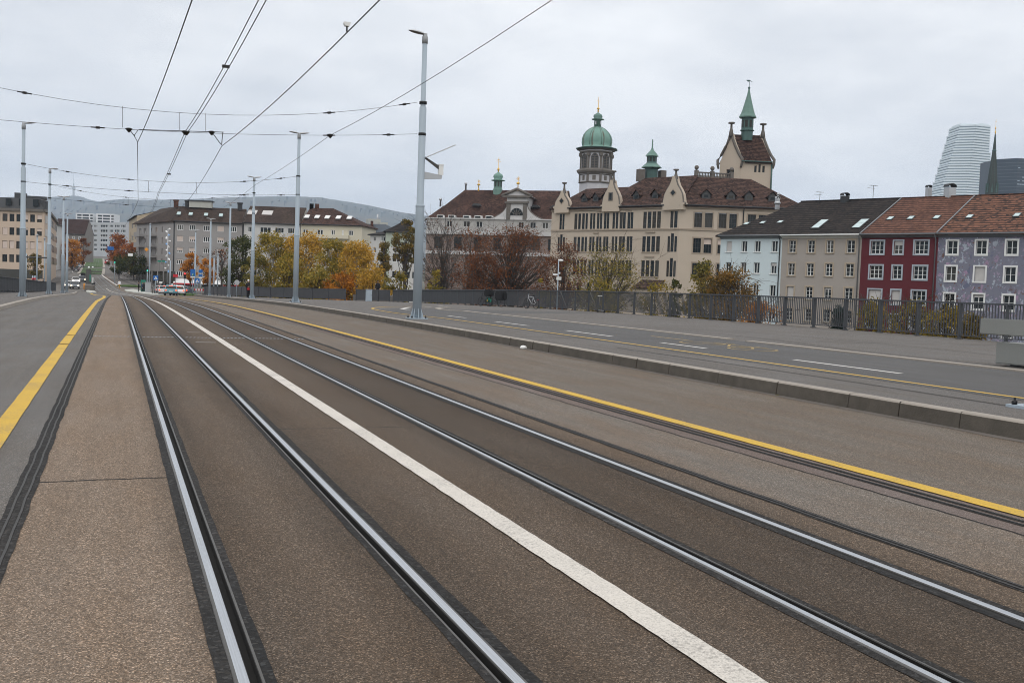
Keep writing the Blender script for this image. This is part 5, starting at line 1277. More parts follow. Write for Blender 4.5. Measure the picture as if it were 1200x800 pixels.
for px, py0, py1 in ((512, 241, 235), (542, 226, 217.5)):
    b = B(); c = rpp(FP.u(px-6) if px == 512 else up8(px), 0, 4.2 if px == 512 else 8); z0_ = (zl if px == 512 else zR)-.2; b.lathe([(.22, z0_), (.2, z0_+1.4), (.34, z0_+1.45), (.34, z0_+1.9)], c, 8); b.build('vent_pipe', MT['alu'], rf)
c = rpp(up8(579.3), 0, 8); fz = lambda py: FP.z(579, py)+1.4
b = B(); b.lathe([(1.25, fz(232)), (1.15, fz(225)), (1.0, fz(223.5)), (1.0, fz(214.8))], c, 8, 0, R(10), False); tr_ = b.build('ridge_turret', MT['copper'], rf)
b = B(); b.lathe([(1.5, fz(214.8)), (1.75, fz(214.2)), (1.0, fz(213)), (.95, fz(212.2)), (1.2, fz(209.6)), (1.0, fz(207.2)), (.5, fz(205.4)), (.12, fz(203.8))], c, 12, 0, 0, True); b.build('turret_dome', MT['dome'], tr_)
b = B(); b.lathe([(.12, fz(204)), (.28, fz(201)), (.28, fz(199.8)), (.06, fz(199)), (.05, fz(186.5))], c, 8); b.box(c+Vector((0, 0, fz(191))), (1.1, .07, .09)); b.box(c+Vector((0, 0, fz(189))), (.7, .07, .09)); b.build('cross', MT['gold'], tr_)
b = B()
for k in range(8): a = R(10)+math.pi/8+k*math.pi/4; r_ = Matrix.Rotation(a, 3, 'Z'); b.box(c+r_ @ Vector((.94, 0, 0))+Vector((0, 0, fz(219))), (.06, .4, 1.1), 0, r_)
b.build('louvre', MT['darkframe'], tr_)

# ---- generic house fronts
def front(name, label, cat, A, Bp, z0, z1, wall, holes, style, depth_back=12, ridge=None, tile=None, hipL=0.0, hipR=0.0, group=None, ov=.5, flat=None, blinds=()):
    fac = Fac(A[:2], Bp[:2]); t = bld(name, label, cat, fac, group); off = t.location.copy(); hh = [tuple(round(k, 3) for k in h) for h in holes(fac)]
    b = B(); wall_face(b, fac, z0, z1, hh, .2, 0, off); q = [fac.p(fac.L, 0), fac.p(fac.L, 0, -depth_back), fac.p(0, 0, -depth_back), fac.p(0, 0)]; back_walls(b, [k[:2] for k in q], z0, z1, off)
    if flat is not None: b.face([fac.p(u, z1-.05, -k)-off for u, k in ((0, 0), (fac.L, 0), (fac.L, depth_back), (0, depth_back))])
    if ridge and not hipR: b.face([fac.p(fac.L, z1)-off, fac.p(fac.L, z1, -depth_back)-off, fac.p(fac.L, ridge, -depth_back/2)-off])
    if ridge and not hipL: b.face([fac.p(0, z1, -depth_back)-off, fac.p(0, z1)-off, fac.p(0, ridge, -depth_back/2)-off])
    b.build('wall', wall, t)
    for i, h in enumerate(hh):
        s2 = dict(style)
        if i in blinds: s2['blind'] = blinds[i] if isinstance(blinds, dict) else .9; s2['bmat'] = style.get('bmat', 'pinkblind')
        window(t, fac, h, s2, .2, off)
    rf = None
    if ridge:
        D = depth_back; oL, oR = (ov if hipL else 0), (ov if hipR else 0)
        P = lambda u, z, k: fac.p(u, z, -k)-off
        b = B(); e0, e1, f0, f1 = P(-oL, z1+.05, -ov), P(fac.L+oR, z1+.05, -ov), P(-oL, z1+.05, D+ov), P(fac.L+oR, z1+.05, D+ov); r0, r1 = P(hipL, ridge, D/2), P(fac.L-hipR, ridge, D/2)
        slab_roof(b, [e0, e1, r1, r0]); slab_roof(b, [f1, f0, r0, r1])
        if hipL: slab_roof(b, [f0, e0, r0])
        if hipR: slab_roof(b, [e1, f1, r1])
        rf = b.build('roof', tile, t)
        b = B(); b.tube([P(0, z1-.02, -ov-.08), P(fac.L, z1-.02, -ov-.08)], .12, 6); b.build('gutter', MT['darkgutter'], t)
    return t, fac, off, rf
def grid_px(cols, rows, pyx):
    return lambda fac: [(fac.u(a), fac.z(pyx, yb), fac.u(c), fac.z(pyx, ya)) for (ya, yb) in rows for (a, c) in cols]
GREY = plain('grey_render', (.30, .285, .275), .9, var=.1, sc=.3); PALE = plain('pale_white_render', (.54, .53, .51), .9, var=.08, sc=.3); CREAM = plain('cream_yellow_render', (.58, .535, .42), .9, var=.06, sc=.3)
G0, G1, G2, G3 = at_d(160, 262, 268), at_d(203, 258, 247), at_d(284, 259, 249), at_d(352, 262, 249)
G4 = at_d(424, 266, 247)
gcols = [(206, 213.5), (220.5, 228.2), (237, 244.5), (253.2, 261), (268, 275.8)]; grows = [(264.2, 270.8), (277.6, 284), (291.2, 297.2), (304.8, 311), (319, 325)]
bl = {3: .97, 5: .97, 6: .65, 8: .6, 10: .6, 11: .7, 13: .4, 9: .5, 15: .2}
tg, fg, og, rfg = front('apartment_block', 'grey corner apartment block behind the traffic lights, with beige window blinds', 'building', G1, G2, -2.2, fg_z if False else at_d(203, 258.8, 247).z, GREY, grid_px(gcols, grows, 245), dict(frame='frame', mull=2, ft=.14, mt=.14, bmat='pinkblind'), 13, at_d(210, 244.8, 253).z+.7, TILE_GREY, blinds=bl)
# left wing of the same block turning into the side street
FW2 = Fac(G0[:2], G1[:2]); zE = at_d(203, 258.8, 247).z
hs = []
for px, w_ in ((163, 2.2), (168.5, 2.6), (175.5, 2.8), (182, 2.4), (189, 1.6)):
    for ya, yb in ((265.5, 272), (278, 285), (291, 298), (303, 310)): hs.append((FW2.u(px-w_/2*.9), FW2.z(195, yb), FW2.u(px+w_/2*.9), FW2.z(195, ya)))
b = B(); hs = [tuple(round(k, 3) for k in h) for h in hs]; wall_face(b, FW2, -2.2, zE, hs, .4, 0, og); wg = b.build('side_wall', GREY, tg)
for i, h in enumerate(hs): window(tg, FW2, h, dict(frame='frame', mull=1, ft=.12, **({'blind': .9, 'bmat': 'pinkblind'} if i % 5 == 2 else {})), .4, og)
for px in (165, 179):
    for ya in (275.5, 288.5, 301):
        b = B(); c = FW2.p(FW2.u(px), FW2.z(195, ya), .7)-og; rot = Matrix.Rotation(FW2.ang(), 3, 'Z'); b.box(c, (4.4, 1.4, .25), 0, rot); b.box(c+FW2.n*.65+Vector((0, 0, .60)), (4.38, .12, 1.0), 0, rot); b.build('balcony', GREY, tg)
b = B(); zRg = at_d(210, 244.8, 253).z+.7
E0, E1, R1_, R0_ = FW2.p(-2, zE, .5)-og, FW2.p(FW2.L, zE, .5)-og, fg.p(0, zRg, -6.5)-og, FW2.p(-2, zRg+.5, -7)-og
slab_roof(b, [E0, E1, R1_, R0_]); slab_roof(b, [FW2.p(FW2.L, zE, .5)-og, fg.p(.1, zE, .5)-og, R1_]); b.build('roof', TILE_GREY, tg)
for px, w_, h_ in ((232, 5.5, 1.6),):
    b = B(); c = fg.p(fg.u(px-4), zRg+.6, -6.5)-og; b.box(c, (w_, 2.5, h_), 0, Matrix.Rotation(fg.ang(), 3, 'Z')); ch_ = b.build('chimney', MT['conc'], rfg)
    b = B(); b.box(c+Vector((0, 0, h_/2+.1)), (w_+.7, 3, .25), 0, Matrix.Rotation(fg.ang(), 3, 'Z')); b.build('chimney_cap', MT['darkgutter'], ch_)
for px, py in ((202, 241.5), (215.5, 241), (278.5, 245)):
    b = B(); c = fg.p(fg.u(px-4), zRg+.5, -6.5)-og; b.box(c, (1.1, 1.1, 1.6)); b.box(c+Vector((0, 0, .9)), (1.4, 1.4, .3)); b.build('chimney', MT['darkgutter'] if px > 205 else TILE_RED, rfg)
for px, py in ((206.5, 252.5), (220.5, 252.5), (238.5, 253.5), (256, 254)):
    b = B(); c = fg.p(fg.u(px), zE+2.0, -1.45)-og; b.box(c, (.9, 1.1, .2), 0, Matrix.Rotation(fg.ang(), 3, 'Z') @ Matrix.Rotation(R(38), 3, 'X')); b.build('skylight', MT['skyglass'], rfg)
b = B(); 
for px in (202.8, 283.6): b = B(); b.tube([fg.p(fg.u(px), zE, .12)-og, fg.p(fg.u(px), -2, .12)-og], .14, 6); b.build('downpipe', MT['darkgutter'], tg)
# shop front with awnings on the ground floor
b = B(); zs = fg.z(230, 330); 
for u0_, u1_ in ((.6, 6.2), (7.2, 12), (12.6, 20), (21, 28)): b.prism([fg.p(u0_, zs+.6, .05)-og, fg.p(u1_, zs+.6, .05)-og, fg.p(u1_, zs-.4, 1.9)-og, fg.p(u0_, zs-.4, 1.9)-og], (0, 0, 0), (0, 0, -.12))
b.build('awning', MT['whitecloth'], tg)
b = B()
for u0_, u1_ in ((.7, 6.1), (12.7, 19.9), (21.1, 27.9)): b.box(fg.p((u0_+u1_)/2, zs-.62, 1.9)-og, (u1_-u0_, .06, .35), 0, Matrix.Rotation(fg.ang(), 3, 'Z'))
b.build('awning_valance', MT['signred'], tg)
b = B()
for u0_, u1_ in ((.6, 6.2), (7.2, 12), (12.6, 20), (21, 28)): b.box(fg.p((u0_+u1_)/2, (zs-.8-2)/2, .04)-og, (u1_-u0_, .1, zs-.8+2), 0, Matrix.Rotation(fg.ang(), 3, 'Z'))
b.build('shop_window', MT['glass'], tg)
b = B()
for k in range(7): b.box(FW2.p(2+k*4.2, .3, .03)-og, (3.1, .1, 4.2), 0, Matrix.Rotation(FW2.ang(), 3, 'Z'))
b.build('shop_window', MT['glass'], tg)
# pale middle house with loggias and cream house
tp, fp2, op, rfp = front('apartment_house', 'pale apartment house with loggias between the grey block and the cream house', 'building', G2+Vector((.15, 0, 0)), G3, -3, at_d(284, 260.8, 249).z, PALE, lambda fac: [(fac.u(a), fac.z(320, yb), fac.u(c), fac.z(320, ya)) for ya, yb in ((266.4, 273), (281, 288)) for a, c in ((289, 295.3), (303, 316), (320.5, 331), (335.5, 343.3))], dict(frame='frame', mull=2, ft=.12), 13, at_d(300, 245, 255).z+.8, TILE_GREY)
b = B()
for u0_, u1_ in ((fp2.u(302), fp2.u(331.5)),):
    for py in (275.5, 290): b = B(); b.box(fp2.p((u0_+u1_)/2, fp2.z(320, py), .5)-op, (u1_-u0_, 1.0, 1.0), 0, Matrix.Rotation(fp2.ang(), 3, 'Z')); b.build('balcony', PALE, tp)
b = B()
for px in (289, 307): b.box(fp2.p(fp2.u(px), at_d(300, 250.5, 250).z+.5, -3.8)-op, (2.3 if px < 300 else 2.6, 2.0, .2), 0, Matrix.Rotation(fp2.ang(), 3, 'Z') @ Matrix.Rotation(R(35), 3, 'X'))
b.build('skylight', MT['blind'], rfp)
tc_, fc, oc_, rfc = front('apartment_house', 'cream apartment house with five white roof windows, right of the pale one', 'building', G3+Vector((.15, 0, 0)), G4, -3, at_d(352, 262.5, 249).z, CREAM, lambda fac: [(fac.u(a), fac.z(390, yb), fac.u(c), fac.z(390, ya)) for ya, yb in ((269.3, 275.5), (283, 289)) for a, c in ((353, 359.5), (370, 377), (386.3, 391), (398.8, 401), (406.7, 412.3))], dict(frame='frame', mull=1, ft=.14, mt=.16), 13, at_d(352, 246.3, 255).z+.7, TILE_BROWN, hipR=9.5)
for px in (354.5, 366.5, 378.5, 391.5, 404.5):
    b = B(); c = fc.p(fc.u(px), at_d(352, 262.5, 249).z+1.9, -2.0)-oc_; rot = Matrix.Rotation(fc.ang(), 3, 'Z') @ Matrix.Rotation(R(32), 3, 'X'); b.box(c+Vector((0, 0, .15)), (1.2, 1.5, .2), 0, rot); so = b.build('skylight', MT['frame'], rfc)
for px in (344, 354, 363):
    b = B(); c = fc.p(fc.u(max(px-4, 352.5)), at_d(352, 246.3, 255).z+1.0, -6.5)-oc_; b.box(c, (.9, .9, 1.5)); b.build('chimney', TILE_RED, rfc)
b = B(); b.box(fc.p(fc.L*.55, fc.z(390, 277.5), .5)-oc_, (fc.L*.5, 1.0, .9), 0, Matrix.Rotation(fc.ang(), 3, 'Z')); b.build('balcony', CREAM, tc_)

# ---- buildings behind the golden trees, between the cream house and the nearest pole
GRN = plain('pale_green_render', (.40, .44, .365), .9, var=.06, sc=.4)
front('green_house', 'pale green house with a dark hipped roof behind the olive tree', 'house', at_d(452, 272, 236), at_d(488, 272, 236), -3, at_d(460, 271.5, 236).z, GRN, grid_px([(444, 447)], [(277, 282)], 450), dict(frame='frame'), 10, at_d(462, 260.6, 240).z+.5, TILE_DARK, hipL=4, hipR=4)
front('green_house', 'pale side wing with balconies left of the green house', 'house', at_d(434, 276, 240), at_d(451.5, 275, 238), -3, at_d(440, 274.5, 238).z, PALE, grid_px([(436, 439), (445, 450)], [(277.5, 282.5), (290, 296)], 445), dict(frame='frame'), 9, at_d(445, 269.5, 241).z, TILE_DARK, hipL=2)
front('flat_building', 'low white building with a wide window strip behind the green shrubs', 'building', at_d(456, 298, 200), at_d(490, 298, 200), -4, at_d(470, 289.5, 200).z, PALE, grid_px([(458.5, 468.5), (470.5, 480), (482, 488)], [(297, 307), (318, 326)], 470), dict(frame='frame', mull=1), 10, flat=1)
SLATE = plain('slate_blue_cladding', (.16, .185, .215), .8, var=.08, sc=.3)
t5, f5, o5, _ = front('office_block', 'slate blue block with a concrete rooftop hut and red chimney', 'building', at_d(420, 265, 262), at_d(452, 265, 262), -3, at_d(430, 262.2, 262).z, SLATE, grid_px([], [], 430), {}, 14, flat=1)
b = B(); b.box(f5.p(f5.u(432), at_d(430, 259, 262).z, -5)-o5, (3.3, 3, 1.7)); b.box(f5.p(f5.u(443), at_d(430, 261, 262).z, -5)-o5, (2.2, 3, 1)); b.build('roof_hut', MT['conc'], t5)
b = B(); b.tube([f5.p(f5.u(437), at_d(430, 258, 262).z, -5)-o5, f5.p(f5.u(437), at_d(430, 249, 262).z, -5)-o5], .25, 6); b.build('mast', MT['alu'], t5)
b = B(); b.box(f5.p(f5.u(434), at_d(430, 266, 262).z, .5)-o5, (.6, .6, 3.2)); b.build('chimney', TILE_RED, t5)

# ---- beige office building at the far left
BEI = plain('beige_stone_front', (.52, .41, .32), .9, var=.08, sc=.4); DARKM = plain('dark_metal_attic', (.05, .052, .055), .6, var=.15, sc=.5)
LA, LB = at_d(-14, 246, 213), at_d(51.5, 247, 213)
lcols = [(-6.5, -.5), (2.1, 8), (10.3, 16), (18.3, 24), (26.3, 32), (34.4, 40), (42.4, 48.2)]; lrows = [(250.8, 259.6), (266.8, 275.5), (282.4, 291.4), (298.3, 307.3)]
tl, fl, ol, _ = front('office_building', 'beige office building with a dark attic storey at the far left', 'building', LA, LB, -4, at_d(20, 244.6, 213).z, BEI, grid_px(lcols, lrows, 20), dict(frame='darkframe', mull=1, ft=.06, mt=.06), .5, flat=1, blinds={6: .6, 11: .25, 4: .7, 8: .97, 13: .4, 15: .97, 16: .97, 18: .97, 19: .97, 20: .97})
for ch_ in list(tl.children):
    pass
FL2 = Fac(LB[:2], at_d(57, 248, 220)[:2]); zl_ = at_d(20, 244.6, 213).z
b = B(); wall_face(b, FL2, -4, zl_, [], .2, 0, ol); FL3 = Fac(at_d(57, 248, 220)[:2], at_d(66, 262, 262)[:2]); wall_face(b, FL3, -4, zl_, [], .2, 0, ol); b.build('corner_wall', BEI, tl)
hs = []
for ya, yb in lrows: hs.append((FL2.L*.25, fl.z(20, yb), FL2.L*.75, fl.z(20, ya)))
for h in hs: b = B(); b.box(FL2.p((h[0]+h[2])/2, (h[1]+h[3])/2, .03)-ol, (h[2]-h[0], .08, h[3]-h[1]), 0, Matrix.Rotation(FL2.ang(), 3, 'Z')); b.build('window', MT['blind'], tl)
b = B()
for k in range(6):
    for h in hs: b = B(); b.box(FL3.p(5+k*8, (h[1]+h[3])/2, .03)-ol, (4, .08, h[3]-h[1]), 0, Matrix.Rotation(FL3.ang(), 3, 'Z')); b.build('window', MT['glass'], tl)
b = B(); band(b, fl, 0, fl.L, zl_-.5, zl_+.05, .5, ol); band(b, FL2, 0, FL2.L, zl_-.5, zl_+.05, .5, ol); band(b, FL3, 0, FL3.L, zl_-.5, zl_+.05, .5, ol); b.build('cornice', MT['stone'], tl)
b = B(); z0_, z1_ = zl_, at_d(20, 231.8, 215).z; b.prism([fl.p(0, z0_, -1.5)-ol, fl.p(fl.L-.5, z0_, -1.5)-ol, fl.p(fl.L-.5, z0_+2.0, -1.5)-ol, fl.p(fl.L-2.6, z1_, -2.2)-ol, fl.p(0, z1_, -2.2)-ol], (0, 0, 0), -fl.n*2.0); at_ = b.build('attic_storey', DARKM, tl)
b = B(); b.box(fl.p(fl.u(10), z1_+.5, -5)-ol, (2.3, 3, 1.4)); b.box(fl.p(fl.u(29), z1_+.3, -5)-ol, (4, 3, .6)); b.build('roof_hut', DARKM, tl)
b = B()
for k, px in enumerate((5, 20.5, 37)): b.box(fl.p(fl.u(px), z0_+1.5, -1.46)-ol, (1.2, .08, 1.5), 0, Matrix.Rotation(fl.ang(), 3, 'Z'))
b.build('attic_window', MT['glass'], at_)
b = B(); b.box(fl.p(fl.L*.5, fl.z(20, 320.5), .03)-ol, (fl.L*.97, .1, fl.z(20, 316)-fl.z(20, 326)), 0, Matrix.Rotation(fl.ang(), 3, 'Z')); b.build('shop_window', MT['glass'], tl)

# ---- street buildings far down the road
front('tenement', 'dark brown roofed tenement beyond the left lamp poles', 'building', at_d(62, 280, 440), at_d(99.5, 281, 440), 0, at_d(80, 274, 440).z, plain('grey_brown_wall', (.2, .18, .165), .9), grid_px([(70, 73), (77, 80), (84, 87), (91, 94)], [(276.5, 280.5), (285, 290), (294, 299)], 82), dict(frame='frame', mull=1, ft=.25), 9, at_d(80, 256.5, 444).z, rooftile('dark_brown_roof', (.05, .03, .026), (.1, .06, .05), .4, .3))
front('tenement', 'pale narrow house at the left side of the far street', 'building', at_d(64, 268, 330), at_d(73, 266, 345), -1, at_d(70, 264, 340).z, PALE, grid_px([], [], 70), {}, 14, at_d(68, 258, 345).z, TILE_RED)
WHT = plain('white_concrete_front', (.44, .455, .47), .9, var=.1, sc=.1); WHT2 = plain('bright_white_front', (.68, .69, .70), .9, var=.06, sc=.1)
wc = [(100, 107.5), (109, 113), (116.5, 125), (127, 131.5), (133, 139), (140.5, 146)]; wr = [(263.2, 266.4), (268.8, 272.2), (274.3, 277.8), (279.8, 283.2), (285.3, 288.8), (290.8, 294.2)]
front('apartment_slab', 'white apartment slab closing the far end of the street', 'building', at_d(99, 263, 660), at_d(150, 264, 640), 8, at_d(120, 260.3, 650).z, WHT, grid_px(wc, wr, 122), dict(frame='frame', mull=2, ft=.2, mt=.25), 14, flat=1)
for i, (pa, pb_, py, lb) in enumerate(((88.5, 108.5, 250.3, 'pale high-rise slab on the skyline, left one of two'), (112.5, 133, 250, 'pale high-rise slab on the skyline, right one of two'))):
    front('high_rise', lb, 'high-rise', at_d(pa, 260, 900), at_d(pb_, 260, 900), 8, at_d(110, py, 900).z, WHT2, grid_px([(pa+.8, pa+6), (pa+7, pb_-5.5), (pb_-4, pb_-1)], [(251.6, 253.6), (254.9, 256.9), (258.2, 260.2)], 110), dict(frame='darkframe', mull=0, ft=.1), 14, flat=1, group='high-rise slabs before the hills')
front('tenement', 'narrow white and ochre house beside the orange street trees', 'building', at_d(151, 270, 330), at_d(160, 268, 300), -1, at_d(156, 256, 315).z, plain('ochre_render', (.42, .34, .24), .9), grid_px([(153, 155), (156.5, 158.5)], [(262, 268), (276, 282), (290, 296)], 155), dict(frame='frame'), 12, at_d(156, 250, 320).z, TILE_DARK)
front('tenement', 'grey gabled house rising behind the grey corner block', 'building', at_d(158, 256, 330), at_d(186, 252, 305), -1, at_d(170, 254, 315).z, plain('dull_grey_wall', (.2, .19, .18), .9), grid_px([], [], 170), {}, 16, at_d(170, 246.2, 320).z, TILE_GREY, hipL=3)

# ---- towers on the right skyline
d = 1010; t = thing('office_tower', at_d(1128, 240, d)*1, 'pale blue stepped office high-rise on the right skyline', 'tower'); o0 = Vector(t.location); TWm = plain('pale_blue_tower_front', (.68, .75, .79), .5, var=.05); TWg = plain('tower_glass_band', (.27, .335, .375), .25, var=.1)
topz = at_d(1128, 147.5, d).z; mpp = d/F_PX; fh = 3.05*mpp*1.0; dirx = CAMROT @ Vector((1, 0, 0)); dirx.z = 0; dirx.normalize(); diry = Vector((-dirx.y, dirx.x, 0))
b = B(); b2 = B(); nfl = 34; rotT = Matrix.Rotation(math.atan2(dirx.y, dirx.x), 3, 'Z')
for k in range(nfl):
    z_ = topz-o0.z-(k+.5)*fh; step = k//3
    xl = (1119.5-2.0*step*.92-k*.12-1128)*mpp; xr_ = ((1155.5 if k < 10 else 1157.5+(k-10)*.05)-1128)*mpp
    c1, c2 = xl, xr_; xm = (c1+c2)/2-2; 
    for bb, zz, hh, ins in ((b, z_+fh*.22, fh*.56, 0), (b2, z_-fh*.28, fh*.44, .8)):
        P = [(c1+ins, 0), (xm, -7+ins), (c2-ins, -1), (c2-ins, 26), (c1+ins, 26)]
        P = [rotT @ Vector((x, y, 0))+Vector((0, 0, zz)) for x, y in P]; bb.prism(P, (0, 0, -hh/2), (0, 0, hh/2))
b.build('parapet_band', TWm, t); b2.build('window_band', TWg, t)
b = B(); P = [rotT @ Vector((x, y, 0))+Vector((0, 0, topz-o0.z+.3)) for x, y in ((-8.5*mpp*.9, 1), (12, -5), (26*mpp, 1), (26*mpp, 20), (-7, 20))]; b.prism(P, (0, 0, -2), (0, 0, 1.2)); b.build('crown', TWm, t)
d = 780; t = thing('dark_office_block', at_d(1195, 240, d), 'dark glass office block at the right edge behind the church spire', 'office block'); o0 = Vector(t.location); DG = plain('dark_blue_facade', (.035, .05, .07), .35, var=.12, sc=.1); mpp = d/F_PX
zt = at_d(1190, 187, d).z-o0.z; b = B(); P = [rotT @ Vector((x, y, 0)) for x, y in ((-28*mpp, 4), (-10*mpp, -6), (30*mpp, 0), (30*mpp, 30), (-28*mpp, 30))]; b.prism(P, (0, 0, -60), (0, 0, zt)); b.prism([rotT @ Vector((x, y, 0)) for x, y in ((-4*mpp, 6), (9*mpp, 6), (9*mpp, 20), (-4*mpp, 20))], (0, 0, zt), (0, 0, zt+1.4)); b.build('facade', DG, t)
b = B(); LW = plain('pale_blue_blinds', (.35, .42, .48), .4)  # scattered pale blue-grey window panels
random.seed(4)
for py in (190, 194, 198, 204.5, 208.7, 213, 217, 221.5):
    z_ = at_d(1190, py, d).z-o0.z
    for px in range(1171, 1200, 3):
        x0_ = (px-1195)*mpp; 
        if random.random() < (.85 if py in (204.5, 208.7) and px < 1186 else .3):
            y_ = 4-10*(px-1167)/18 if px < 1185 else -6+6*(px-1185)/40; b.box(rotT @ Vector((x0_+1, y_-.12, 0))+Vector((0, 0, z_)), (1.8, .1, .7), 0, rotT @ Matrix.Rotation(math.atan2(-10, 18*mpp) if px < 1185 else math.atan2(6, 40*mpp), 3, 'Z'))
b.build('window', LW, t)
b = B()
for py in range(190, 236, 4): 
    z_ = at_d(1190, py+1.9, d).z-o0.z; P = [rotT @ Vector((x, y, 0))+Vector((0, 0, z_)) for x, y in ((-28*mpp, 3.9), (-10*mpp, -6.1), (30*mpp, -.1), (30*mpp, 2), (-10*mpp, -3), (-28*mpp, 6))]; b.prism(P, (0, 0, -.18), (0, 0, .18))
b.build('floor_band', plain('dark_band', (.09, .115, .14), .4), t)
d = 360; t = thing('church_spire', at_d(1161.5, 240, d), 'slender dark green church spire with a gilded knob beside the office tower', 'spire'); o0 = Vector(t.location); kz = lambda py: at_d(1162, py, d).z-o0.z
SPm = plain('spire_slate', (.035, .045, .042), .6, var=.3, sc=.6)
b = B(); b.lathe([(2.6, kz(250)), (2.45, kz(232)), (2.05, kz(222)), (1.35, kz(200)), (.78, kz(182)), (.6, kz(176)), (.16, kz(158))], (0, 0, 0), 8, 0, R(20), False); st = b.build('roof', SPm, t)
b = B()
for k in range(8): a = R(20)+k*math.pi/4; b.tube([(math.cos(a)*r_, math.sin(a)*r_, kz(y_)) for r_, y_ in ((2.47, 232), (2.08, 222), (1.38, 200), (.8, 182), (.62, 176), (.17, 158))], .035, 4)
b.lathe([(.7, kz(178)), (.8, kz(176.8)), (.62, kz(176))], (0, 0, 0), 8, 0, R(20))
for k in range(8):
    a = R(42.5)+k*math.pi/4; r_ = Matrix.Rotation(a, 3, 'Z'); b.prism([r_ @ Vector((2.05, y, 0))+Vector((0, 0, z)) for y, z in ((-.35, kz(226)), (.35, kz(226)), (0, kz(215)))], (r_ @ Vector((-.5, 0, 0))), (r_ @ Vector((.1, 0, 0))))
b.build('copper_trim', MT['copperdark'], st)
b = B(); b.lathe([(.1, kz(158.5)), (.22, kz(156)), (.22, kz(155)), (.08, kz(154)), (.07, kz(152)), (.25, kz(151.5)), (.25, kz(150.5)), (.05, kz(150)), (.04, kz(140.5))], (0, 0, 0), 8); b.box((0, 0, kz(143.3)), (.8, .06, .08)); b.build('cross', MT['gold'], st)

# ---- hills and TV mast
def hill(name, sky, d, dn, col):
    b = B(); rows = []; n = 150
    px0, px1 = sky[0][0], sky[-1][0]; f = smooth_tab(sky)
    for j, (k, hk) in enumerate(((.62, 0), (.7, .22), (.78, .45), (.86, .7), (.93, .88), (1.0, 1.0), (1.12, .9), (1.5, .2))):
        row = []
        for i in range(n+1):
            px = px0+(px1-px0)*i/n; P = at_d(px, f(px), d); top = P.z; Q = at_d(px, 335, d*k); bz = ground_z(Q.x, min(Q.y, 900))-3
            nz = noise.fractal(Vector((Q.x*.004, Q.y*.004, 3)), 1, 2, 4)*dn*(1 if j not in (5,) else .35)+noise.noise(Vector((Q.x*.03, Q.y*.03, 1)))*dn*.25*(j == 5)
            row.append(Vector((Q.x, Q.y, bz+(top-bz)*hk+(nz if j else 0))))
        rows.append(row)
    nb = len(rows)
    for j in range(nb-1):
        for i in range(n): b.face([rows[j][i], rows[j][i+1], rows[j+1][i+1], rows[j+1][i]], 0, True)
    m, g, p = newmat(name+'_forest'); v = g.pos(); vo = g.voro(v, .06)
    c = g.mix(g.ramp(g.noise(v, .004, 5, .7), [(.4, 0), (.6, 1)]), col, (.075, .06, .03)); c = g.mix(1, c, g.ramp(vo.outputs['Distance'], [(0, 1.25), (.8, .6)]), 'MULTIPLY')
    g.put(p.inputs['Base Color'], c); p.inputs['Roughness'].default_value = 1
    return structure('hill', b, m)
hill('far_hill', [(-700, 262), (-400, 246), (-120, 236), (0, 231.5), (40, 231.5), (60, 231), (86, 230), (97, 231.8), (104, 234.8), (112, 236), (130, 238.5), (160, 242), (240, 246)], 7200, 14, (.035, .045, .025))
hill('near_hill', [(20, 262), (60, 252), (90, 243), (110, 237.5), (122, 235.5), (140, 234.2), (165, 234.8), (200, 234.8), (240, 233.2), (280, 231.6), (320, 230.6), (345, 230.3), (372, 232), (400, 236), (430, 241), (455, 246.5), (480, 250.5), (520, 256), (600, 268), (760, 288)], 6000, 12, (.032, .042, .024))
P = at_d(86, 231, 7200); t = thing('television_mast', (P.x, P.y, P.z-8), 'hazy television tower on top of the left hill', 'tower'); s_ = 7200/F_PX
b = B(); b.lathe([(8, 0), (7, 8+6*s_), (7, 8+9*s_)], (0, 0, 0), 10); b.build('shaft', MT['conc'], t)
b = B(); b.lathe([(6, 8+8.5*s_), (13, 8+10*s_), (13, 8+11.3*s_), (9, 8+12*s_), (7, 8+13*s_)], (0, 0, 0), 12); b.build('pod', MT['conc'], t)
b = B(); b.lathe([(4.6, 8+13*s_), (4.2, 8+16*s_), (2, 8+17*s_), (1.7, 8+22*s_), (1, 8+30*s_)], (0, 0, 0), 8); b.build('antenna', MT['alu'], t)
# ------------------------------------------------------------------ trees
LM = dict(
 gold=leafmat('golden_leaves', [(.15, .11, .016), (.35, .215, .03), (.53, .30, .037), (.60, .38, .07)]),
 goldgreen=leafmat('gold_green_leaves', [(.10, .095, .018), (.21, .175, .03), (.37, .255, .036), (.50, .33, .06)]),
 orange=leafmat('orange_leaves', [(.12, .055, .012), (.36, .14, .018), (.54, .21, .022), (.58, .29, .045)]),
 mixed=leafmat('green_gold_leaves', [(.07, .072, .02), (.15, .135, .03), (.25, .19, .035), (.42, .26, .04)]),
 green=leafmat('dark_green_leaves', [(.02, .03, .012), (.045, .058, .018), (.08, .085, .024), (.13, .105, .025)]),
 olive=leafmat('olive_leaves', [(.05, .05, .016), (.11, .092, .024), (.20, .135, .03), (.30, .165, .032)]),
 rust=leafmat('rust_brown_leaves', [(.045, .020, .010), (.12, .042, .016), (.20, .068, .021), (.27, .105, .03)]),
 redor=leafmat('red_orange_leaves', [(.10, .032, .012), (.25, .072, .018), (.38, .12, .022), (.42, .18, .03)]),
 yelgreen=leafmat('yellow_green_leaves', [(.06, .06, .015), (.14, .12, .02), (.25, .18, .025), (.36, .23, .035)]),
 ochre=leafmat('ochre_leaves', [(.05, .042, .014), (.13, .085, .02), (.25, .13, .025), (.34, .18, .032)]),
 conifer=leafmat('blue_green_needles', [(.012, .022, .02), (.025, .042, .038), (.05, .07, .062)]))
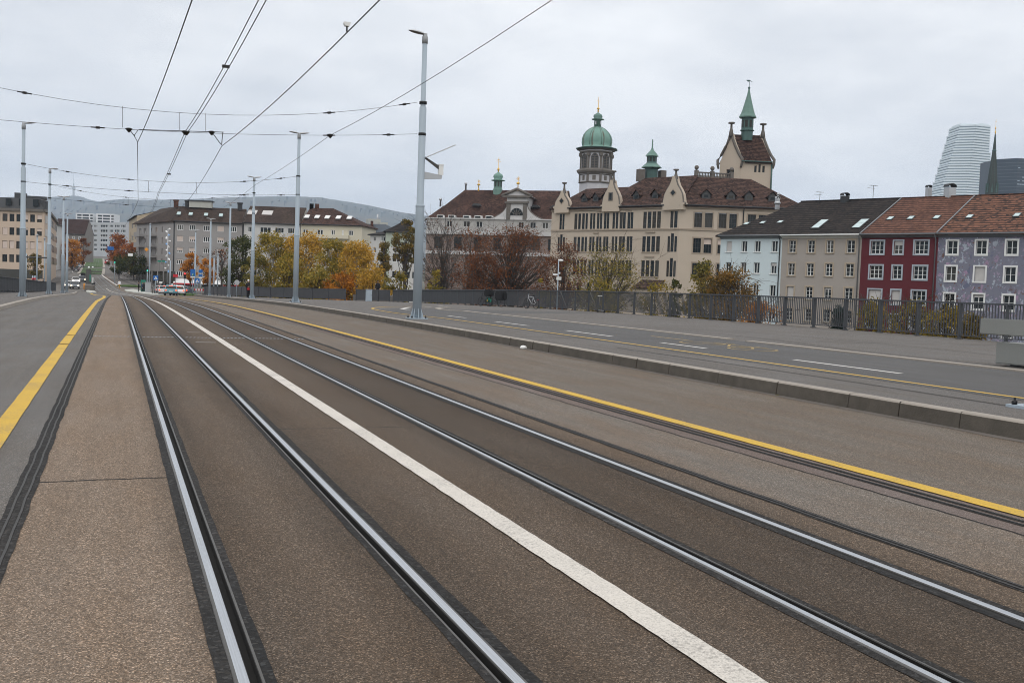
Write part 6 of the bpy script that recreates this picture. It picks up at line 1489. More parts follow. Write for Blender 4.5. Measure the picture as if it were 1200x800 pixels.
def leaf_mesh(rng, centres, n_each, size, spread, squash=.8):
    v, f = [], []
    for (c, rad) in centres:
        for _ in range(n_each):
            d = Vector((rng.gauss(0, 1), rng.gauss(0, 1), rng.gauss(0, 1)*squash))
            L = d.length; 
            if L > 2.0: d *= 2.0/L
            p = c+d*rad*spread; s_ = size*rng.uniform(.55, 1.3)
            a = Vector((rng.gauss(0, 1), rng.gauss(0, 1), rng.gauss(0, .7))).normalized(); u = a.orthogonal().normalized(); w = a.cross(u)
            th = rng.random()*6.28; u, w = u*math.cos(th)+w*math.sin(th), w*math.cos(th)-u*math.sin(th); w = w*.62
            n = len(v); v += [tuple(p-u*s_), tuple(p+w*s_*.8+u*s_*.1), tuple(p+u*s_), tuple(p-w*s_*.8+u*s_*.15)]; f.append((n, n+1, n+2, n+3))
    me = bpy.data.meshes.new('crown'); me.from_pydata(v, [], f); return me
def limb(b, rng, p, q, r0, r1, bend=.12, n=5, seg=5):
    d = q-p; L = d.length; off = Vector((rng.uniform(-1, 1), rng.uniform(-1, 1), rng.uniform(-.2, .9)))*L*bend; pts, rs = [], []
    for i in range(n+1):
        t = i/n; pts.append(p+d*t+off*(4*t*(1-t))*.5+Vector((rng.uniform(-1, 1), rng.uniform(-1, 1), rng.uniform(-1, 1)))*L*.012*(0 < i < n)); rs.append(r0+(r1-r0)*t)
    b.tube(pts, rs, seg, 0, False); return pts
def tree(name, label, base, top, rx, leaf, cat='tree', group=None, seed=1, clumps=34, n_each=85, size=.17, low=.28, shape='round', ry=None, bark='bark', twigs=0, trunks=1, lean=(0, 0), spread=.52, crad=None, trunk_r=None):
    rng = random.Random(seed); H = top-base.z; t = thing(name, base, label, cat, group); ry = ry or rx; tr = trunk_r or max(.12, H*.018); b = B(); centres = []
    zc0, zc1 = H*low, H; crad = crad or rx*.34
    while len(centres) < clumps:
        k = rng.random(); z = zc0+(zc1-zc0)*k
        if shape == 'round': w = math.sqrt(max(0, 1-(2*k-1)**2))**.85
        elif shape == 'cone': w = (1-k)**.8*.98+.06
        elif shape == 'vase': w = math.sqrt(max(0, 1-(1.55*k-.85)**2))
        elif shape == 'bush': w = math.sqrt(max(0, 1-k*k))
        else: w = math.sqrt(max(0, 1-(2*k-1)**4))
        a = rng.random()*6.283; rr = math.sqrt(rng.random())*w; wv = 1+.25*noise.noise(Vector((a*1.2, k*3, seed)))
        c = Vector((rx*rr*math.cos(a)*wv+lean[0]*k, ry*rr*math.sin(a)*wv+lean[1]*k, z-crad*.6*k)); 
        centres.append((c, crad*rng.uniform(.65, 1.25)))
    forkz = H*low*rng.uniform(.8, 1.1) if shape != 'cone' else H*.9
    for tk in range(trunks):
        bx = Vector((rng.uniform(-.5, .5), rng.uniform(-.3, .3), 0))*(trunks > 1); axis = [bx, Vector((bx.x+lean[0]*.2+rng.uniform(-.1, .1), bx.y, forkz*.5)), Vector((lean[0]*.35+bx.x*2, lean[1]*.35, forkz)), Vector((lean[0]*.8+bx.x*2.5, lean[1]*.8, H*.80))]
        b.tube(axis, [tr*1.25, tr, tr*.8, tr*.16], 7, 0, False)
    for i, (c, r_) in enumerate(centres):
        zf = min(H*.78, max(forkz*.55, c.z*rng.uniform(.35, .75))); k = zf/H; s_ = Vector((lean[0]*k, lean[1]*k, zf)); L = (c-s_).length
        pts = limb(b, rng, s_, c, tr*.34*max(.35, 1-k), .018+tr*.03, .16, 4, 4)
        for _ in range(twigs):
            s2 = pts[rng.randint(2, 4)]; q = c+Vector((rng.gauss(0, 1), rng.gauss(0, 1), rng.gauss(.25, .8)))*r_*1.25; pp = limb(b, rng, s2, q, .03, .01, .1, 3, 3)
            for __ in range(2): q2 = q+Vector((rng.gauss(0, 1), rng.gauss(0, 1), rng.gauss(.3, .8)))*r_*.5; limb(b, rng, pp[2], q2, .016, .007, .1, 2, 3)
    b.build('trunk', MT[bark], t, weld=False, fix=False)
    if n_each: link('crown', leaf_mesh(rng, centres, n_each, size, spread), LM[leaf], t)
    return t
def tr_at(px, d, ypx_top, w_px, leaf, label, name='autumn_tree', zb=-5.0, group=None, **kw):
    base = at_d(px, 340, d); base.z = zb; top = at_d(px, ypx_top, d).z
    if group == GT: w_px *= 1.22; kw['clumps'] = int(kw.get('clumps', 34)*1.5); kw['size'] = kw.get('size', .17)*1.12
    return tree(name, label, base, top, w_px*d/F_PX/2, leaf, group=group, **kw)
GT = 'golden autumn trees behind the solid parapet'
tr_at(283, 152, 275, 34, 'green', 'dark green tree behind the parapet, leftmost of the row of autumn trees', zb=-5, seed=2, clumps=46, low=.12, shape='oval', group=GT)
tr_at(320, 150, 268, 40, 'goldgreen', 'tall green-gold tree behind the fourth lamp pole on the right', seed=3, clumps=60, low=.08, shape='oval', group=GT, bark='birch')
tr_at(300, 146, 296, 26, 'mixed', 'lower green-gold tree right behind the standing person', seed=33, clumps=36, low=.05, shape='oval', group=GT, bark='birch')
tr_at(357, 150, 270, 44, 'gold', 'bright golden tree behind the second lamp pole', seed=4, clumps=64, low=.08, shape='oval', group=GT, bark='birch', n_each=95)
tr_at(338, 144, 296, 30, 'goldgreen', 'small green-gold tree low at the parapet behind the second lamp pole', seed=34, clumps=36, low=.05, shape='oval', group=GT)
tr_at(388, 147, 280, 34, 'goldgreen', 'green-gold tree between two golden trees below the cream house', seed=5, clumps=52, low=.08, shape='oval', group=GT, bark='birch')
tr_at(420, 143, 284, 48, 'gold', 'broad golden tree at the right end of the autumn row', seed=6, clumps=70, low=.06, shape='round', group=GT, bark='birch', n_each=95)
tr_at(436, 136, 314, 34, 'gold', 'low golden tree behind the person looking over the parapet', seed=7, clumps=40, low=.05, shape='round', group=GT, n_each=90)
tr_at(404, 150, 282, 34, 'gold', 'golden tree filling the gap behind the green-gold trees', seed=77, clumps=46, low=.08, shape='oval', group=GT, bark='birch')
tr_at(372, 140, 312, 40, 'goldgreen', 'low shrubby tree under the golden trees at the parapet', seed=8, clumps=40, low=.04, shape='round', group=GT)
tr_at(400, 139, 316, 34, 'orange', 'low orange tree under the green-gold tree at the parapet', seed=88, clumps=34, low=.04, shape='round', group=GT)
tr_at(449, 175, 276, 26, 'olive', 'conical dark olive tree in front of the pale green house', name='conical_tree', seed=9, clumps=46, low=.15, shape='cone', size=.2)
tr_at(474, 168, 257, 30, 'olive', 'olive brown tree right behind the nearest lamp pole', seed=10, clumps=40, low=.52, shape='oval', size=.2, spread=.45)
tr_at(466, 128, 318, 40, 'yelgreen', 'yellow-green shrub left of the nearest lamp pole, over the railing', name='shrub', cat='shrub', seed=11, clumps=30, low=.03, shape='round', n_each=60)
tr_at(510, 128, 315, 34, 'yelgreen', 'yellow-green shrub right of the nearest lamp pole, over the railing', name='shrub', cat='shrub', seed=12, clumps=30, low=.03, shape='round', n_each=60)
tr_at(521, 158, 252, 56, 'rust', 'tall bare dark tree right of the nearest lamp pole', name='bare_tree', seed=13, clumps=64, n_each=8, low=.28, shape='vase', twigs=7, trunk_r=.3, lean=(-1, 0))
tr_at(553, 152, 268, 44, 'rust', 'bare tree with a few brown leaves, left of the rust-brown tree', name='bare_tree', seed=14, clumps=50, n_each=40, low=.3, shape='vase', twigs=4, trunk_r=.24)
tr_at(598, 138, 263, 104, 'rust', 'broad rust-brown tree with dark spreading limbs behind the bicycles', seed=15, clumps=130, n_each=62, low=.33, shape='round', twigs=2, trunk_r=.42, size=.13, crad=1.35)
tr_at(566, 135, 296, 50, 'rust', 'lower rust-brown tree at the left foot of the broad one', seed=16, clumps=56, n_each=85, low=.3, shape='round', twigs=3, size=.13)
tr_at(661, 142, 283, 52, 'rust', 'rust-brown tree in front of the left corner of the school', seed=17, clumps=70, n_each=90, low=.2, shape='round', twigs=2, size=.13)
tr_at(640, 124, 318, 22, 'yelgreen', 'small yellow-green shrub left of the small street lamp', name='shrub', cat='shrub', seed=18, clumps=24, low=.03, shape='round', n_each=60)
tr_at(712, 130, 286, 84, 'mixed', 'sparse olive tree in front of the school windows', seed=19, clumps=70, n_each=75, low=.3, shape='vase', twigs=3, size=.14, trunk_r=.26)
tr_at(700, 118, 322, 60, 'yelgreen', 'low green-gold bush under the sparse olive tree', name='bush', cat='bush', seed=191, clumps=36, low=.05, shape='round', n_each=60)
tr_at(768, 118, 322, 54, 'yelgreen', 'low yellow-green bush in front of the school porch', name='bush', cat='bush', seed=20, clumps=36, low=.05, shape='round', n_each=60)
tr_at(822, 104, 297, 50, 'mixed', 'dark green fir-like tree left of the ochre tree by the blue house', seed=21, clumps=60, n_each=80, low=.12, shape='cone', size=.15)
tr_at(790, 106, 326, 26, 'green', 'small dark evergreen bush left of the fir-like tree', name='bush', cat='bush', seed=211, clumps=24, low=.05, shape='round', n_each=60, size=.14)
tr_at(858, 98, 312, 64, 'ochre', 'ochre brown tree in front of the blue house', seed=22, clumps=80, n_each=85, low=.15, shape='round', twigs=2, size=.13)
tr_at(838, 100, 318, 50, 'olive', 'olive tree merging with the ochre tree before the blue house', seed=221, clumps=50, n_each=70, low=.1, shape='round', twigs=1, size=.13)
ROWB = 'bushes behind the bar railing below the row houses'
for k, (px, d, yt, w, lf, lb) in enumerate(((893, 84, 352, 56, 'orange', 'thin orange brown bush behind the railing below the blue house'), (985, 72, 356, 30, 'conifer', 'blue-green conifer behind the railing below the beige house'), (1026, 66, 352, 50, 'yelgreen', 'yellow-leaved bush behind the railing at the left of the red house'), (1072, 60, 352, 62, 'yelgreen', 'broad yellow-leaved bush behind the railing below the red house'), (1112, 56, 356, 52, 'yelgreen', 'yellow-green bush behind the railing below the violet house'), (1140, 52, 366, 40, 'olive', 'low olive bush behind the concrete bench'))):
    tr_at(px, d, yt, w, lf, lb, name='bush' if lf != 'conifer' else 'conifer', cat='bush' if lf != 'conifer' else 'conifer', zb=-3.5, group=ROWB, seed=40+k, clumps=64, n_each=70, low=.02, shape='round' if lf != 'conifer' else 'cone', twigs=2, size=.10, spread=.5)
# street trees
ST = 'street trees along the far road'
tr_at(84, 345, 281, 24, 'orange', 'orange street tree behind the close pair of lamp poles', zb=0, seed=50, clumps=40, n_each=70, low=.3, size=.3, group=ST)
tr_at(97, 370, 279, 15, 'rust', 'dull brown street tree beside the orange one on the left', zb=1, seed=51, clumps=26, n_each=60, low=.3, size=.3, group=ST)
tr_at(40, 200, 297, 17, 'olive', 'small brown-orange tree in front of the beige office building', zb=-2.5, seed=52, clumps=26, n_each=60, low=.4, size=.17, group=ST)
tr_at(139, 320, 274, 25, 'redor', 'red-orange tree on the right side of the far street', zb=0, seed=53, clumps=44, n_each=80, low=.3, size=.3, group=ST)
tr_at(153, 300, 283, 32, 'redor', 'dark orange tree nearer the corner on the right side of the far street', zb=0, seed=54, clumps=44, n_each=70, low=.3, size=.28, group=ST)
tr_at(156, 262, 294, 34, 'green', 'dark green tree overhanging the bicycles parked on the right of the far street', zb=-1, seed=55, clumps=46, n_each=80, low=.35, size=.24, group=ST)
tr_at(139, 270, 300, 22, 'green', 'smaller dark green tree beside the right kerb of the far street', zb=-1, seed=56, clumps=30, n_each=70, low=.4, size=.24, group=ST)
tr_at(223, 185, 296, 20, 'orange', 'bright orange tree left of the slim lamp poles before the grey block', zb=-1.8, seed=57, clumps=36, n_each=70, low=.35, size=.17, group=ST)
tr_at(243, 180, 300, 19, 'orange', 'bright orange tree right of the blue direction sign', zb=-1.8, seed=58, clumps=34, n_each=70, low=.3, size=.17, group=ST)
tr_at(259, 190, 287, 30, 'rust', 'bare reddish tree between the orange trees and the green tree', name='bare_tree', zb=-1.8, seed=59, clumps=30, n_each=14, low=.35, shape='vase', twigs=3, group=ST)

# ------------------------------------------------------------------ cars
def car(loc, rz, label, paint_name, col, kind='hatch', lights='tail', group=None):
    """length along y, front towards +y"""
    t = thing('parked_car' if lights is None else 'car', loc, label, 'car' if kind != 'van' else 'van', group, rz)
    pm = bpy.data.materials.get(paint_name) or plain(paint_name, col, .3, .0, var=.04, spec=.6)
    L, W, H = {'hatch': (4.0, 1.74, 1.48), 'sedan': (4.5, 1.78, 1.45), 'van': (5.0, 1.95, 2.1)}[kind]; w = W/2
    if kind == 'van': prof = [(-L/2, .35), (-L/2, 1.0), (-L/2+.05, 1.15), (L/2-.9, 1.15), (L/2-.15, .95), (L/2, .75), (L/2, .35)]; cab = [(-L/2+.06, 1.1), (-L/2+.14, H-.06), (-L/2+.5, H), (L/2-2.0, H), (L/2-.95, 1.1)]
    else: prof = [(-L/2+.03, .32), (-L/2, .6), (-L/2+.06, .92), (-L/2+.35, .96), (L/2-1.25, .93), (L/2-.35, .80), (L/2-.04, .62), (L/2, .32)]; cab = [(-L/2+(.12 if kind == 'hatch' else .75), .92), (-L/2+(.55 if kind == 'hatch' else 1.25), H-.08), (-L/2+1.2, H), (L/2-2.0, H-.02), (L/2-1.15, .92)]
    def shell(b, pr, hw_lo, hw_hi, zlo, zhi):
        def hw(z): k = max(0, min(1, (z-zlo)/(zhi-zlo))); return hw_lo+(hw_hi-hw_lo)*k
        Lf = [Vector((-hw(z), y, z)) for y, z in pr]; Rt = [Vector((hw(z), y, z)) for y, z in pr]; b.face(Lf); b.face(Rt[::-1])
        for i in range(len(pr)): j = (i+1) % len(pr); b.face([Lf[i], Rt[i], Rt[j], Lf[j]])
    b = B(); shell(b, prof, w*.94, w, .3, .7); shell(b, cab, w*.96, w*.74, .92, H); bo = b.build('body', pm, t)
    bv = bo.modifiers.new('bevel', 'BEVEL'); bv.width = .05; bv.segments = 2; bv.limit_method = 'ANGLE'
    # glazing set a little proud of the cabin
    def hwc(z): k = max(0, min(1, (z-.92)/(H-.92))); return w*.96+(w*.74-w*.96)*k
    b = B(); c0, c1, c2, c3, c4 = cab
    for s_ in (-1, 1):
        q = [(c0[0]+.28, c0[1]+.08), (c1[0]+.16, c1[1]-.02), (c3[0]-.1, c3[1]-.12), (c4[0]-.32, c4[1]+.08)]; b.face([Vector((s_*(hwc(z)+.012), y, z)) for y, z in q])
    def band_(a, c, ka, kb, out):
        P = []
        for k in (ka, kb):
            y, z = a[0]+(c[0]-a[0])*k, a[1]+(c[1]-a[1])*k; P.append((y+out, z, hwc(z)*.9))
        b.face([Vector((-P[0][2], P[0][0], P[0][1])), Vector((P[0][2], P[0][0], P[0][1])), Vector((P[1][2], P[1][0], P[1][1])), Vector((-P[1][2], P[1][0], P[1][1]))])
    band_(c0, c1, .15, .92, -.025); band_(c4, c3, .12, .92, .03); b.build('windows', MT['carglass'], t)
    for y in (-L/2+.72, L/2-.78):
        for s_ in (-1, 1):
            b = B(); b.lathe([(.20, -.1), (.31, -.1), (.325, -.06), (.325, .06), (.31, .1), (.20, .1)], (0, 0, 0), 16); wo = b.build('wheel', MT['rubber'], t); wo.rotation_euler = (0, R(90), 0); wo.location = (s_*(w-.09), y, .325)
            b = B(); b.lathe([(.19, -.104), (.21, -.06), (.21, .06), (.19, .104)], (0, 0, 0), 12); b.build('rim', MT['alu'], wo)
    zl = .74 if kind != 'van' else .95
    for s_ in (-1, 1):
        b = B(); b.box((s_*(w-.18), -L/2-.005, zl+.05), (.2, .07, .17)); b.build('tail_light', MT['tail'] if lights == 'tail' else MT['signred'], t)
        b = B(); b.ball((s_*(w-.27), L/2-.06, .66), (.19, .08, .1), 0, 8, 5); b.build('headlight', MT['head'] if lights == 'head' else MT['alu'], t)
        b = B(); b.box((s_*(w+.08), L/2-1.45, 1.0), (.18, .1, .13)); b.build('mirror', pm, t)
    if lights == 'tail': b = B(); b.box((0, c0[0]+.3, H-.11), (.5, .05, .05)); b.build('brake_light', MT['tail'], t)
    b = B(); b.box((0, -L/2-.02, .62), (.5, .03, .11)); b.box((0, L/2+.01, .42), (.5, .03, .11)); b.build('number_plate', MT['whiteplastic'], t)
    b = B(); b.box((0, -L/2+.02, .36), (W*.86, .1, .14)); b.box((0, L/2-.01, .38), (W*.8, .08, .16)); b.build('bumper', MT['black'], t)
    if kind == 'van' : b = B(); b.box((0, -L/2-.02, 1.55), (.9, .03, .35)); b.build('rear_panel', MT['whiteplastic'], t)
    return t
def road_at(px, Y): P = at_y(px, 340, Y); return Vector((P.x, Y, zr(Y)+.01))
Q = 'cars queueing at the traffic light'
for px, Y, rz, lb, nm, col, kd, li in ((200.3, 148, -3, 'teal car with glowing tail lights, last of the queue', 'teal_car_paint', (.11, .28, .33), 'hatch', 'tail'), (193.0, 158, -3, 'pale silver car left of the teal car in the queue', 'silver_car_paint', (.5, .5, .5), 'sedan', 'tail'), (210.0, 157, -6, 'white-roofed car with bright tail lights right of the teal car', 'white_car_paint', (.7, .7, .72), 'hatch', 'tail'), (187, 176, 0, 'grey car waiting far ahead on the left of the queue', 'grey_car_paint', (.2, .2, .21), 'hatch', 'tail'), (206, 178, -8, 'dark car waiting ahead of the white-roofed car', 'dark_car_paint', (.03, .03, .035), 'sedan', 'tail'), (218, 180, -20, 'dark blue car at the right front of the queue', 'blue_car_paint', (.03, .05, .09), 'hatch', 'tail')):
    car(road_at(px, Y), R(rz), lb, nm, col, kd, li, Q)
O = 'oncoming cars in the left lane'
for px, Y, rz, lb, nm, col, kd in ((87.2, 217, 183, 'nearest oncoming car with headlights on, dark grey', 'darkgrey_car_paint', (.10, .11, .12), 'sedan'), (88.5, 246, 184, 'white oncoming car with headlights on, second in line', 'white_car_paint', (.7, .7, .72), 'hatch'), (80.5, 219, 183, 'pale car half hidden behind the lamp poles', 'silver_car_paint', (.5, .5, .5), 'hatch'), (95.5, 256, 184, 'dark oncoming car behind the white one', 'dark_car_paint', (.03, .03, .035), 'hatch')):
    car(road_at(px, Y), R(rz), lb, nm, col, kd, 'head', O)
P = at_y(125.2, 310, 455); car(Vector((P.x, 455, zr(455)+.02)), R(1), 'red delivery van driving away up the far street', 'red_van_paint', (.32, .02, .025), 'van', 'tail')
K = 'cars parked along the left kerb of the far street'
for i, (off, nm, col) in enumerate(((0, 'dark_car_paint', (.03, .03, .035)), (1, 'silver_car_paint', (.5, .5, .5)), (2, 'paleblue_car_paint', (.42, .5, .55)), (3, 'white_car_paint', (.7, .7, .72)), (4, 'silver_car_paint', (.5, .5, .5)))):
    Y = 362+off*17; car(Vector((sL(Y)+1.1, Y, zr(Y)+.01)), R(3), ('black parked car, nearest of the row under the orange street tree', 'silver parked car, second of the row under the orange street tree', 'pale blue parked car in the middle of the kerbside row', 'white parked car, fourth of the kerbside row', 'silver parked car at the far end of the kerbside row')[i], nm, col, 'hatch', None, K)

# ------------------------------------------------------------------ people
def person(loc, rz, label, top='cloth', legs='cloth', cap=None, pose='stand', scale=1.0, carry=None):
    t = thing('person', loc, label, 'person', None, rz)
    V = [(0, 0, .95), (0, 0, 1.12), (0, .01, 1.32), (0, 0, 1.47), (0, .02, 1.56), (0, .035, 1.66), (0, .03, 1.76)]
    r = [(.16, .12), (.145, .105), (.18, .12), (.09, .075), (.058, .058), (.085, .105), (.075, .09)]
    E_ = [(i, i+1) for i in range(6)]
    def add(p, rad, par): V.append(p); r.append((rad, rad)); E_.append((par, len(V)-1)); return len(V)-1
    st = .10 if pose == 'walk' else .02
    for s_ in (-1, 1):
        y = st*s_
        h = add((s_*.095, 0, .88), .095, 0); k = add((s_*.10, y*.9+.03, .49), .062, h); a = add((s_*.10, y*1.8-.01, .09), .042, k); add((s_*.115, y*1.8+.15, .045), .038, a)
        sh = add((s_*.19, 0, 1.40), .07, 2); el = add((s_*.25, -.03-y*.6, 1.13), .048, sh)
        if pose == 'hold': wr = add((s_*.15, .2, 1.12), .036, el); hd = add((s_*.11, .28, 1.15), .04, wr)
        else: wr = add((s_*.26, .06-y*.9, .90), .036, el); hd = add((s_*.26, .09-y*.9, .81), .042, wr)
        for fk in range(4): add((s_*(.245+.012*fk) if pose != 'hold' else s_*(.09+.012*fk), (.08-y*.9+.01*fk) if pose != 'hold' else .34, .73 if pose != 'hold' else 1.15-.012*fk), .011, hd)
    me = bpy.data.meshes.new('body'); me.from_pydata(V, E_, []); o = link('body', me, MT['skin'], t)
    sk = o.modifiers.new('skin', 'SKIN'); sk.use_smooth_shade = True
    if not me.skin_vertices: 
        o.modifiers.remove(sk); bm = bmesh.new(); bm.from_mesh(me); bm.verts.layers.skin.verify(); bm.to_mesh(me); bm.free(); sk = o.modifiers.new('skin', 'SKIN'); sk.use_smooth_shade = True
    for i, rr in enumerate(r): me.skin_vertices[0].data[i].radius = rr
    me.skin_vertices[0].data[0].use_root = True
    ss = o.modifiers.new('sub', 'SUBSURF'); ss.levels = ss.render_levels = 1
    dg = bpy.context.evaluated_depsgraph_get(); ev = bpy.data.meshes.new_from_object(o.evaluated_get(dg)); o.modifiers.clear(); o.data = ev
    ev.materials.clear(); ev.materials.append(MT['skin'])
    # garments: slightly swollen copies of the body surface, cut at neckline, cuffs, waist
    def garment(name, mat_, keep, grow):
        bm = bmesh.new(); bm.from_mesh(ev); bm.normal_update()
        for v in bm.verts: v.co += v.normal*grow
        bmesh.ops.delete(bm, geom=[f for f in bm.faces if not keep(f.calc_center_median())], context='FACES'); m_ = bpy.data.meshes.new(name); bm.to_mesh(m_); bm.free(); m_.materials.clear(); return link(name, m_, MT[mat_], t)
    armx = lambda c: abs(c.x) > .205 and c.z < 1.3
    garment('jacket', top, lambda c: (.86 < c.z < 1.53 and not (abs(c.x) > .22 and c.z < .86) and not (pose == 'hold' and c.y > .2)), .028)
    garment('trousers', legs, lambda c: .1 < c.z < .96 and abs(c.x) < .2, .018); garment('shoes', 'black', lambda c: c.z <= .12, .012)
    b = B(); b.ball((0, .015, 1.735), (.093, .112, .10), 0, 10, 6); b.build('hair' if not cap else 'cap', MT[cap or 'hair'], t)
    b = B()
    for s_ in (-1, 1): b.ball((s_*.032, .128, 1.685), .012, 0, 6, 4)
    b.build('eyes', MT['black'], t); b = B(); b.ball((0, .142, 1.655), (.014, .022, .022), 0, 6, 4); b.build('nose', MT['skin'], t)
    if carry:
        b = B(); bbox(b, .02, .26, .12, .3, .80, 1.0, .03); bo = b.build('shoulder_bag', MT[carry]); bo.location = t.location; bo.rotation_euler = t.rotation_euler; tag(bo, 'small red bag at the hip of the person in black', 'bag')
    return t
p0 = at_y(290.5, 349.3, 102); person((p0.x, 102, zr(102)+CUR), R(-150), 'person in black with a white cap standing beside the third lamp pole', cap='whitecloth', pose='hold', carry='redcloth')
p0 = at_y(442.5, 345, 121); person((p0.x, p0.y, at_y(442.5, 328.7, 121).z-1.82), R(160), 'person in dark hood whose head shows above the parapet corner', cap='cloth')
b = B(); pq = at_y(442.5, 345, 121); b.box((pq.x, pq.y, at_y(442.5, 328.7, 121).z-1.82-.6), (5, 5, 1.2)); structure('pavement', b, MT['pave'], 'stair landing behind the parapet corner')
p0 = at_y(139.8, 330, 225); person((p0.x, 225, zr(225)+.05), R(200), 'person in ochre trousers and white top crossing at the junction', top='whitecloth', legs='ochre', pose='walk')
for px, Y, lb, tp, rz in ((162.5, 190, 'person in black waiting at the left end of the tram stop island', 'cloth', 80), (166.5, 188, 'person in dark clothes waiting beside the stop sign on the island', 'bluecloth', -60), (168.8, 186, 'person in black with a pale bag on the tram stop island', 'cloth', 150)):
    p0 = at_y(px, 335, Y); person((p0.x, Y, zr(Y)+.16), R(rz), lb, top=tp)
p0 = at_y(109, 334, 205); person((p0.x, 205, zr(205)+.1), R(170), 'person in dark clothes standing by the signal island in the road', top='cloth')
p0 = at_y(45.5, 326, 176); person((p0.x, 176, zr(176)+.15), R(90), 'person in white and black behind the left railing', top='whitecloth')
p0 = at_y(50.5, 326, 176); person((p0.x, 176, zr(176)+.15), R(-60), 'person in black behind the left railing near the second lamp pole', top='cloth')

# ------------------------------------------------------------------ signs, signals and small street furniture at the junction
def pole_thing(name, px, Y, y_top, label, cat, r_=.06, zb=None, group=None):
    P = at_y(px, y_top, Y); zb = zr(Y)+.1 if zb is None else zb; t = thing(name, (P.x, Y, zb), label, cat, group); b = B(); b.tube([(0, 0, 0), (0, 0, P.z-zb)], r_, 8); b.build('post', MT['pole'], t); return t, P.z-zb
def plate(t, z, w, h, mt, name='sign_face', y=-.08, x=0): b = B(); b.box((x, y, z), (w, .05, h)); return b.build(name, MT[mt], t)
def crossing_sign(px, Y, ytop, ybot, label):
    t, h = pole_thing('pedestrian_sign', px, Y, ytop, label, 'road sign', group='blue pedestrian crossing signs'); zb = at_y(px, ybot, Y).z-t.location.z; s_ = h-zb; f = plate(t, (h+zb)/2, s_*.95, s_, 'signblue')
    b = B(); b.prism([(-s_*.36, -.12, zb+s_*.16), (s_*.36, -.12, zb+s_*.16), (0, -.12, zb+s_*.84)], (0, -.01, 0), (0, .01, 0)); tr_ = b.build('white_triangle', MT['whiteplastic'], f)
    b = B(); b.tube([(0, -.14, zb+s_*.36), (0, -.14, zb+s_*.56)], s_*.04, 5); b.tube([(-.1*s_, -.14, zb+s_*.2), (0, -.14, zb+s_*.38), (.1*s_, -.14, zb+s_*.2)], s_*.03, 5); b.ball((0, -.14, zb+s_*.62), s_*.045, 0, 6, 4); b.build('walking_figure', MT['black'], f)
crossing_sign(182.5, 172, 322.7, 328.3, 'blue pedestrian crossing sign left of the queueing cars'); crossing_sign(231, 152, 326, 331.5, 'blue pedestrian crossing sign on the right kerb below the direction board')
t, h = pole_thing('direction_sign', 225.8, 160, 315.3, 'tall blue direction board beside the slimmest lamp pole', 'road sign'); zb = at_y(226, 323.5, 160).z-t.location.z; f = plate(t, (h+zb)/2, .68, h-zb, 'signblue')
b = B(); b.box((0, -.12, zb+.2), (.3, .02, .3)); b.build('sign_inset', MT['signgreen'], f); b = B(); b.tube([(0, -.14, zb+.1), (0, -.14, zb+.3)], .03, 5); b.box((0, -.14, zb+.3), (.14, .02, .05)); b.build('white_arrow', MT['whiteplastic'], f); plate(t, zb-.14, .62, .2, 'whiteplastic', 'lower_plate')
t, h = pole_thing('direction_sign', 235, 172, 315, 'blue double direction board behind the orange tree', 'road sign'); plate(t, h-.4, .6, .5, 'signblue'); plate(t, h-1.1, .6, .35, 'signblue'); plate(t, h-1.5, .6, .2, 'whiteplastic')
t, h = pole_thing('round_sign', 277.6, 128, 328, 'round sign seen from its grey back, left of the standing person', 'road sign', .03, zr(128)+.2); b = B(); b.tube([(0, -.03, h-.3), (0, .03, h-.3)], .32, 16); b.build('sign_face', MT['alu'], t)
t, h = pole_thing('round_sign', 199.6, 192, 305, 'pole hung with blue and white ornaments in front of the grey corner block', 'ornamental pole', .1); 
t.name = 'ornament_pole'; hh = at_y(195.8, 268, 192).z-t.location.z; b = B(); b.tube([(-.5, 0, 0), (-.5, 0, hh)], .07, 6); b.build('mast', MT['alu'], t)
rng = random.Random(9)
for k in range(15):
    z_ = hh*(.34+.66*k/14); s_ = -1 if k % 2 else 1; b = B(); rot = Matrix.Rotation(rng.uniform(-.8, .8), 3, 'Y') @ Matrix.Rotation(rng.uniform(-.6, .6), 3, 'X'); b.ball((-.5+s_*rng.uniform(.1, .4), 0, z_), (.16, .06, rng.uniform(.14, .3)), 0, 7, 5, rot); b.tube([(-.5, 0, z_), (-.5+s_*.4, 0, z_)], .025, 4); b.build('ornament', MT['whiteplastic'] if k % 3 else plain('pale_blue_ornament', (.22, .42, .72), .4), t)
def traffic_light(px, Y, ytop, label, lit='redlight', back=False):
    t, h = pole_thing('traffic_light', px, Y, ytop, label, 'traffic light', .07, group='traffic lights at the junction'); b = B(); bbox(b, -.17, .17, -.22, .05, h-.95, h, .03); hd = b.build('signal_head', MT['black'], t)
    for k, (z_, mt) in enumerate(((h-.17, 'redlight' if lit == 'redlight' else 'black'), (h-.47, 'black'), (h-.77, 'greenlight' if lit == 'greenlight' else 'black'))): b = B(); b.tube([(0, -.26, z_), (0, -.2, z_)], .11, 10); b.build('lens', MT[mt], hd)
    return t, h
traffic_light(216.5, 168, 319.5, 'traffic light showing red right of the queueing cars'); t, h = traffic_light(134.5, 250, 303.5, 'traffic light showing green on the right of the far street', 'greenlight'); traffic_light(172.7, 190, 312, 'traffic light with a green signal behind the tram stop island', 'greenlight'); traffic_light(17.5+10, 172, 306, 'dark traffic light half hidden by the leftmost lamp pole', 'none')
t, h = pole_thing('sign_gantry', 30.5, 170, 297, 'dark signal gantry arm reaching right behind the leftmost pole', 'gantry', .1); b = B(); z_ = at_y(40, 301.5, 170).z-t.location.z; b.tube([(0, 0, z_), (3.4, 0, z_)], .13, 6); b.build('arm', MT['dirtysteel'], t)
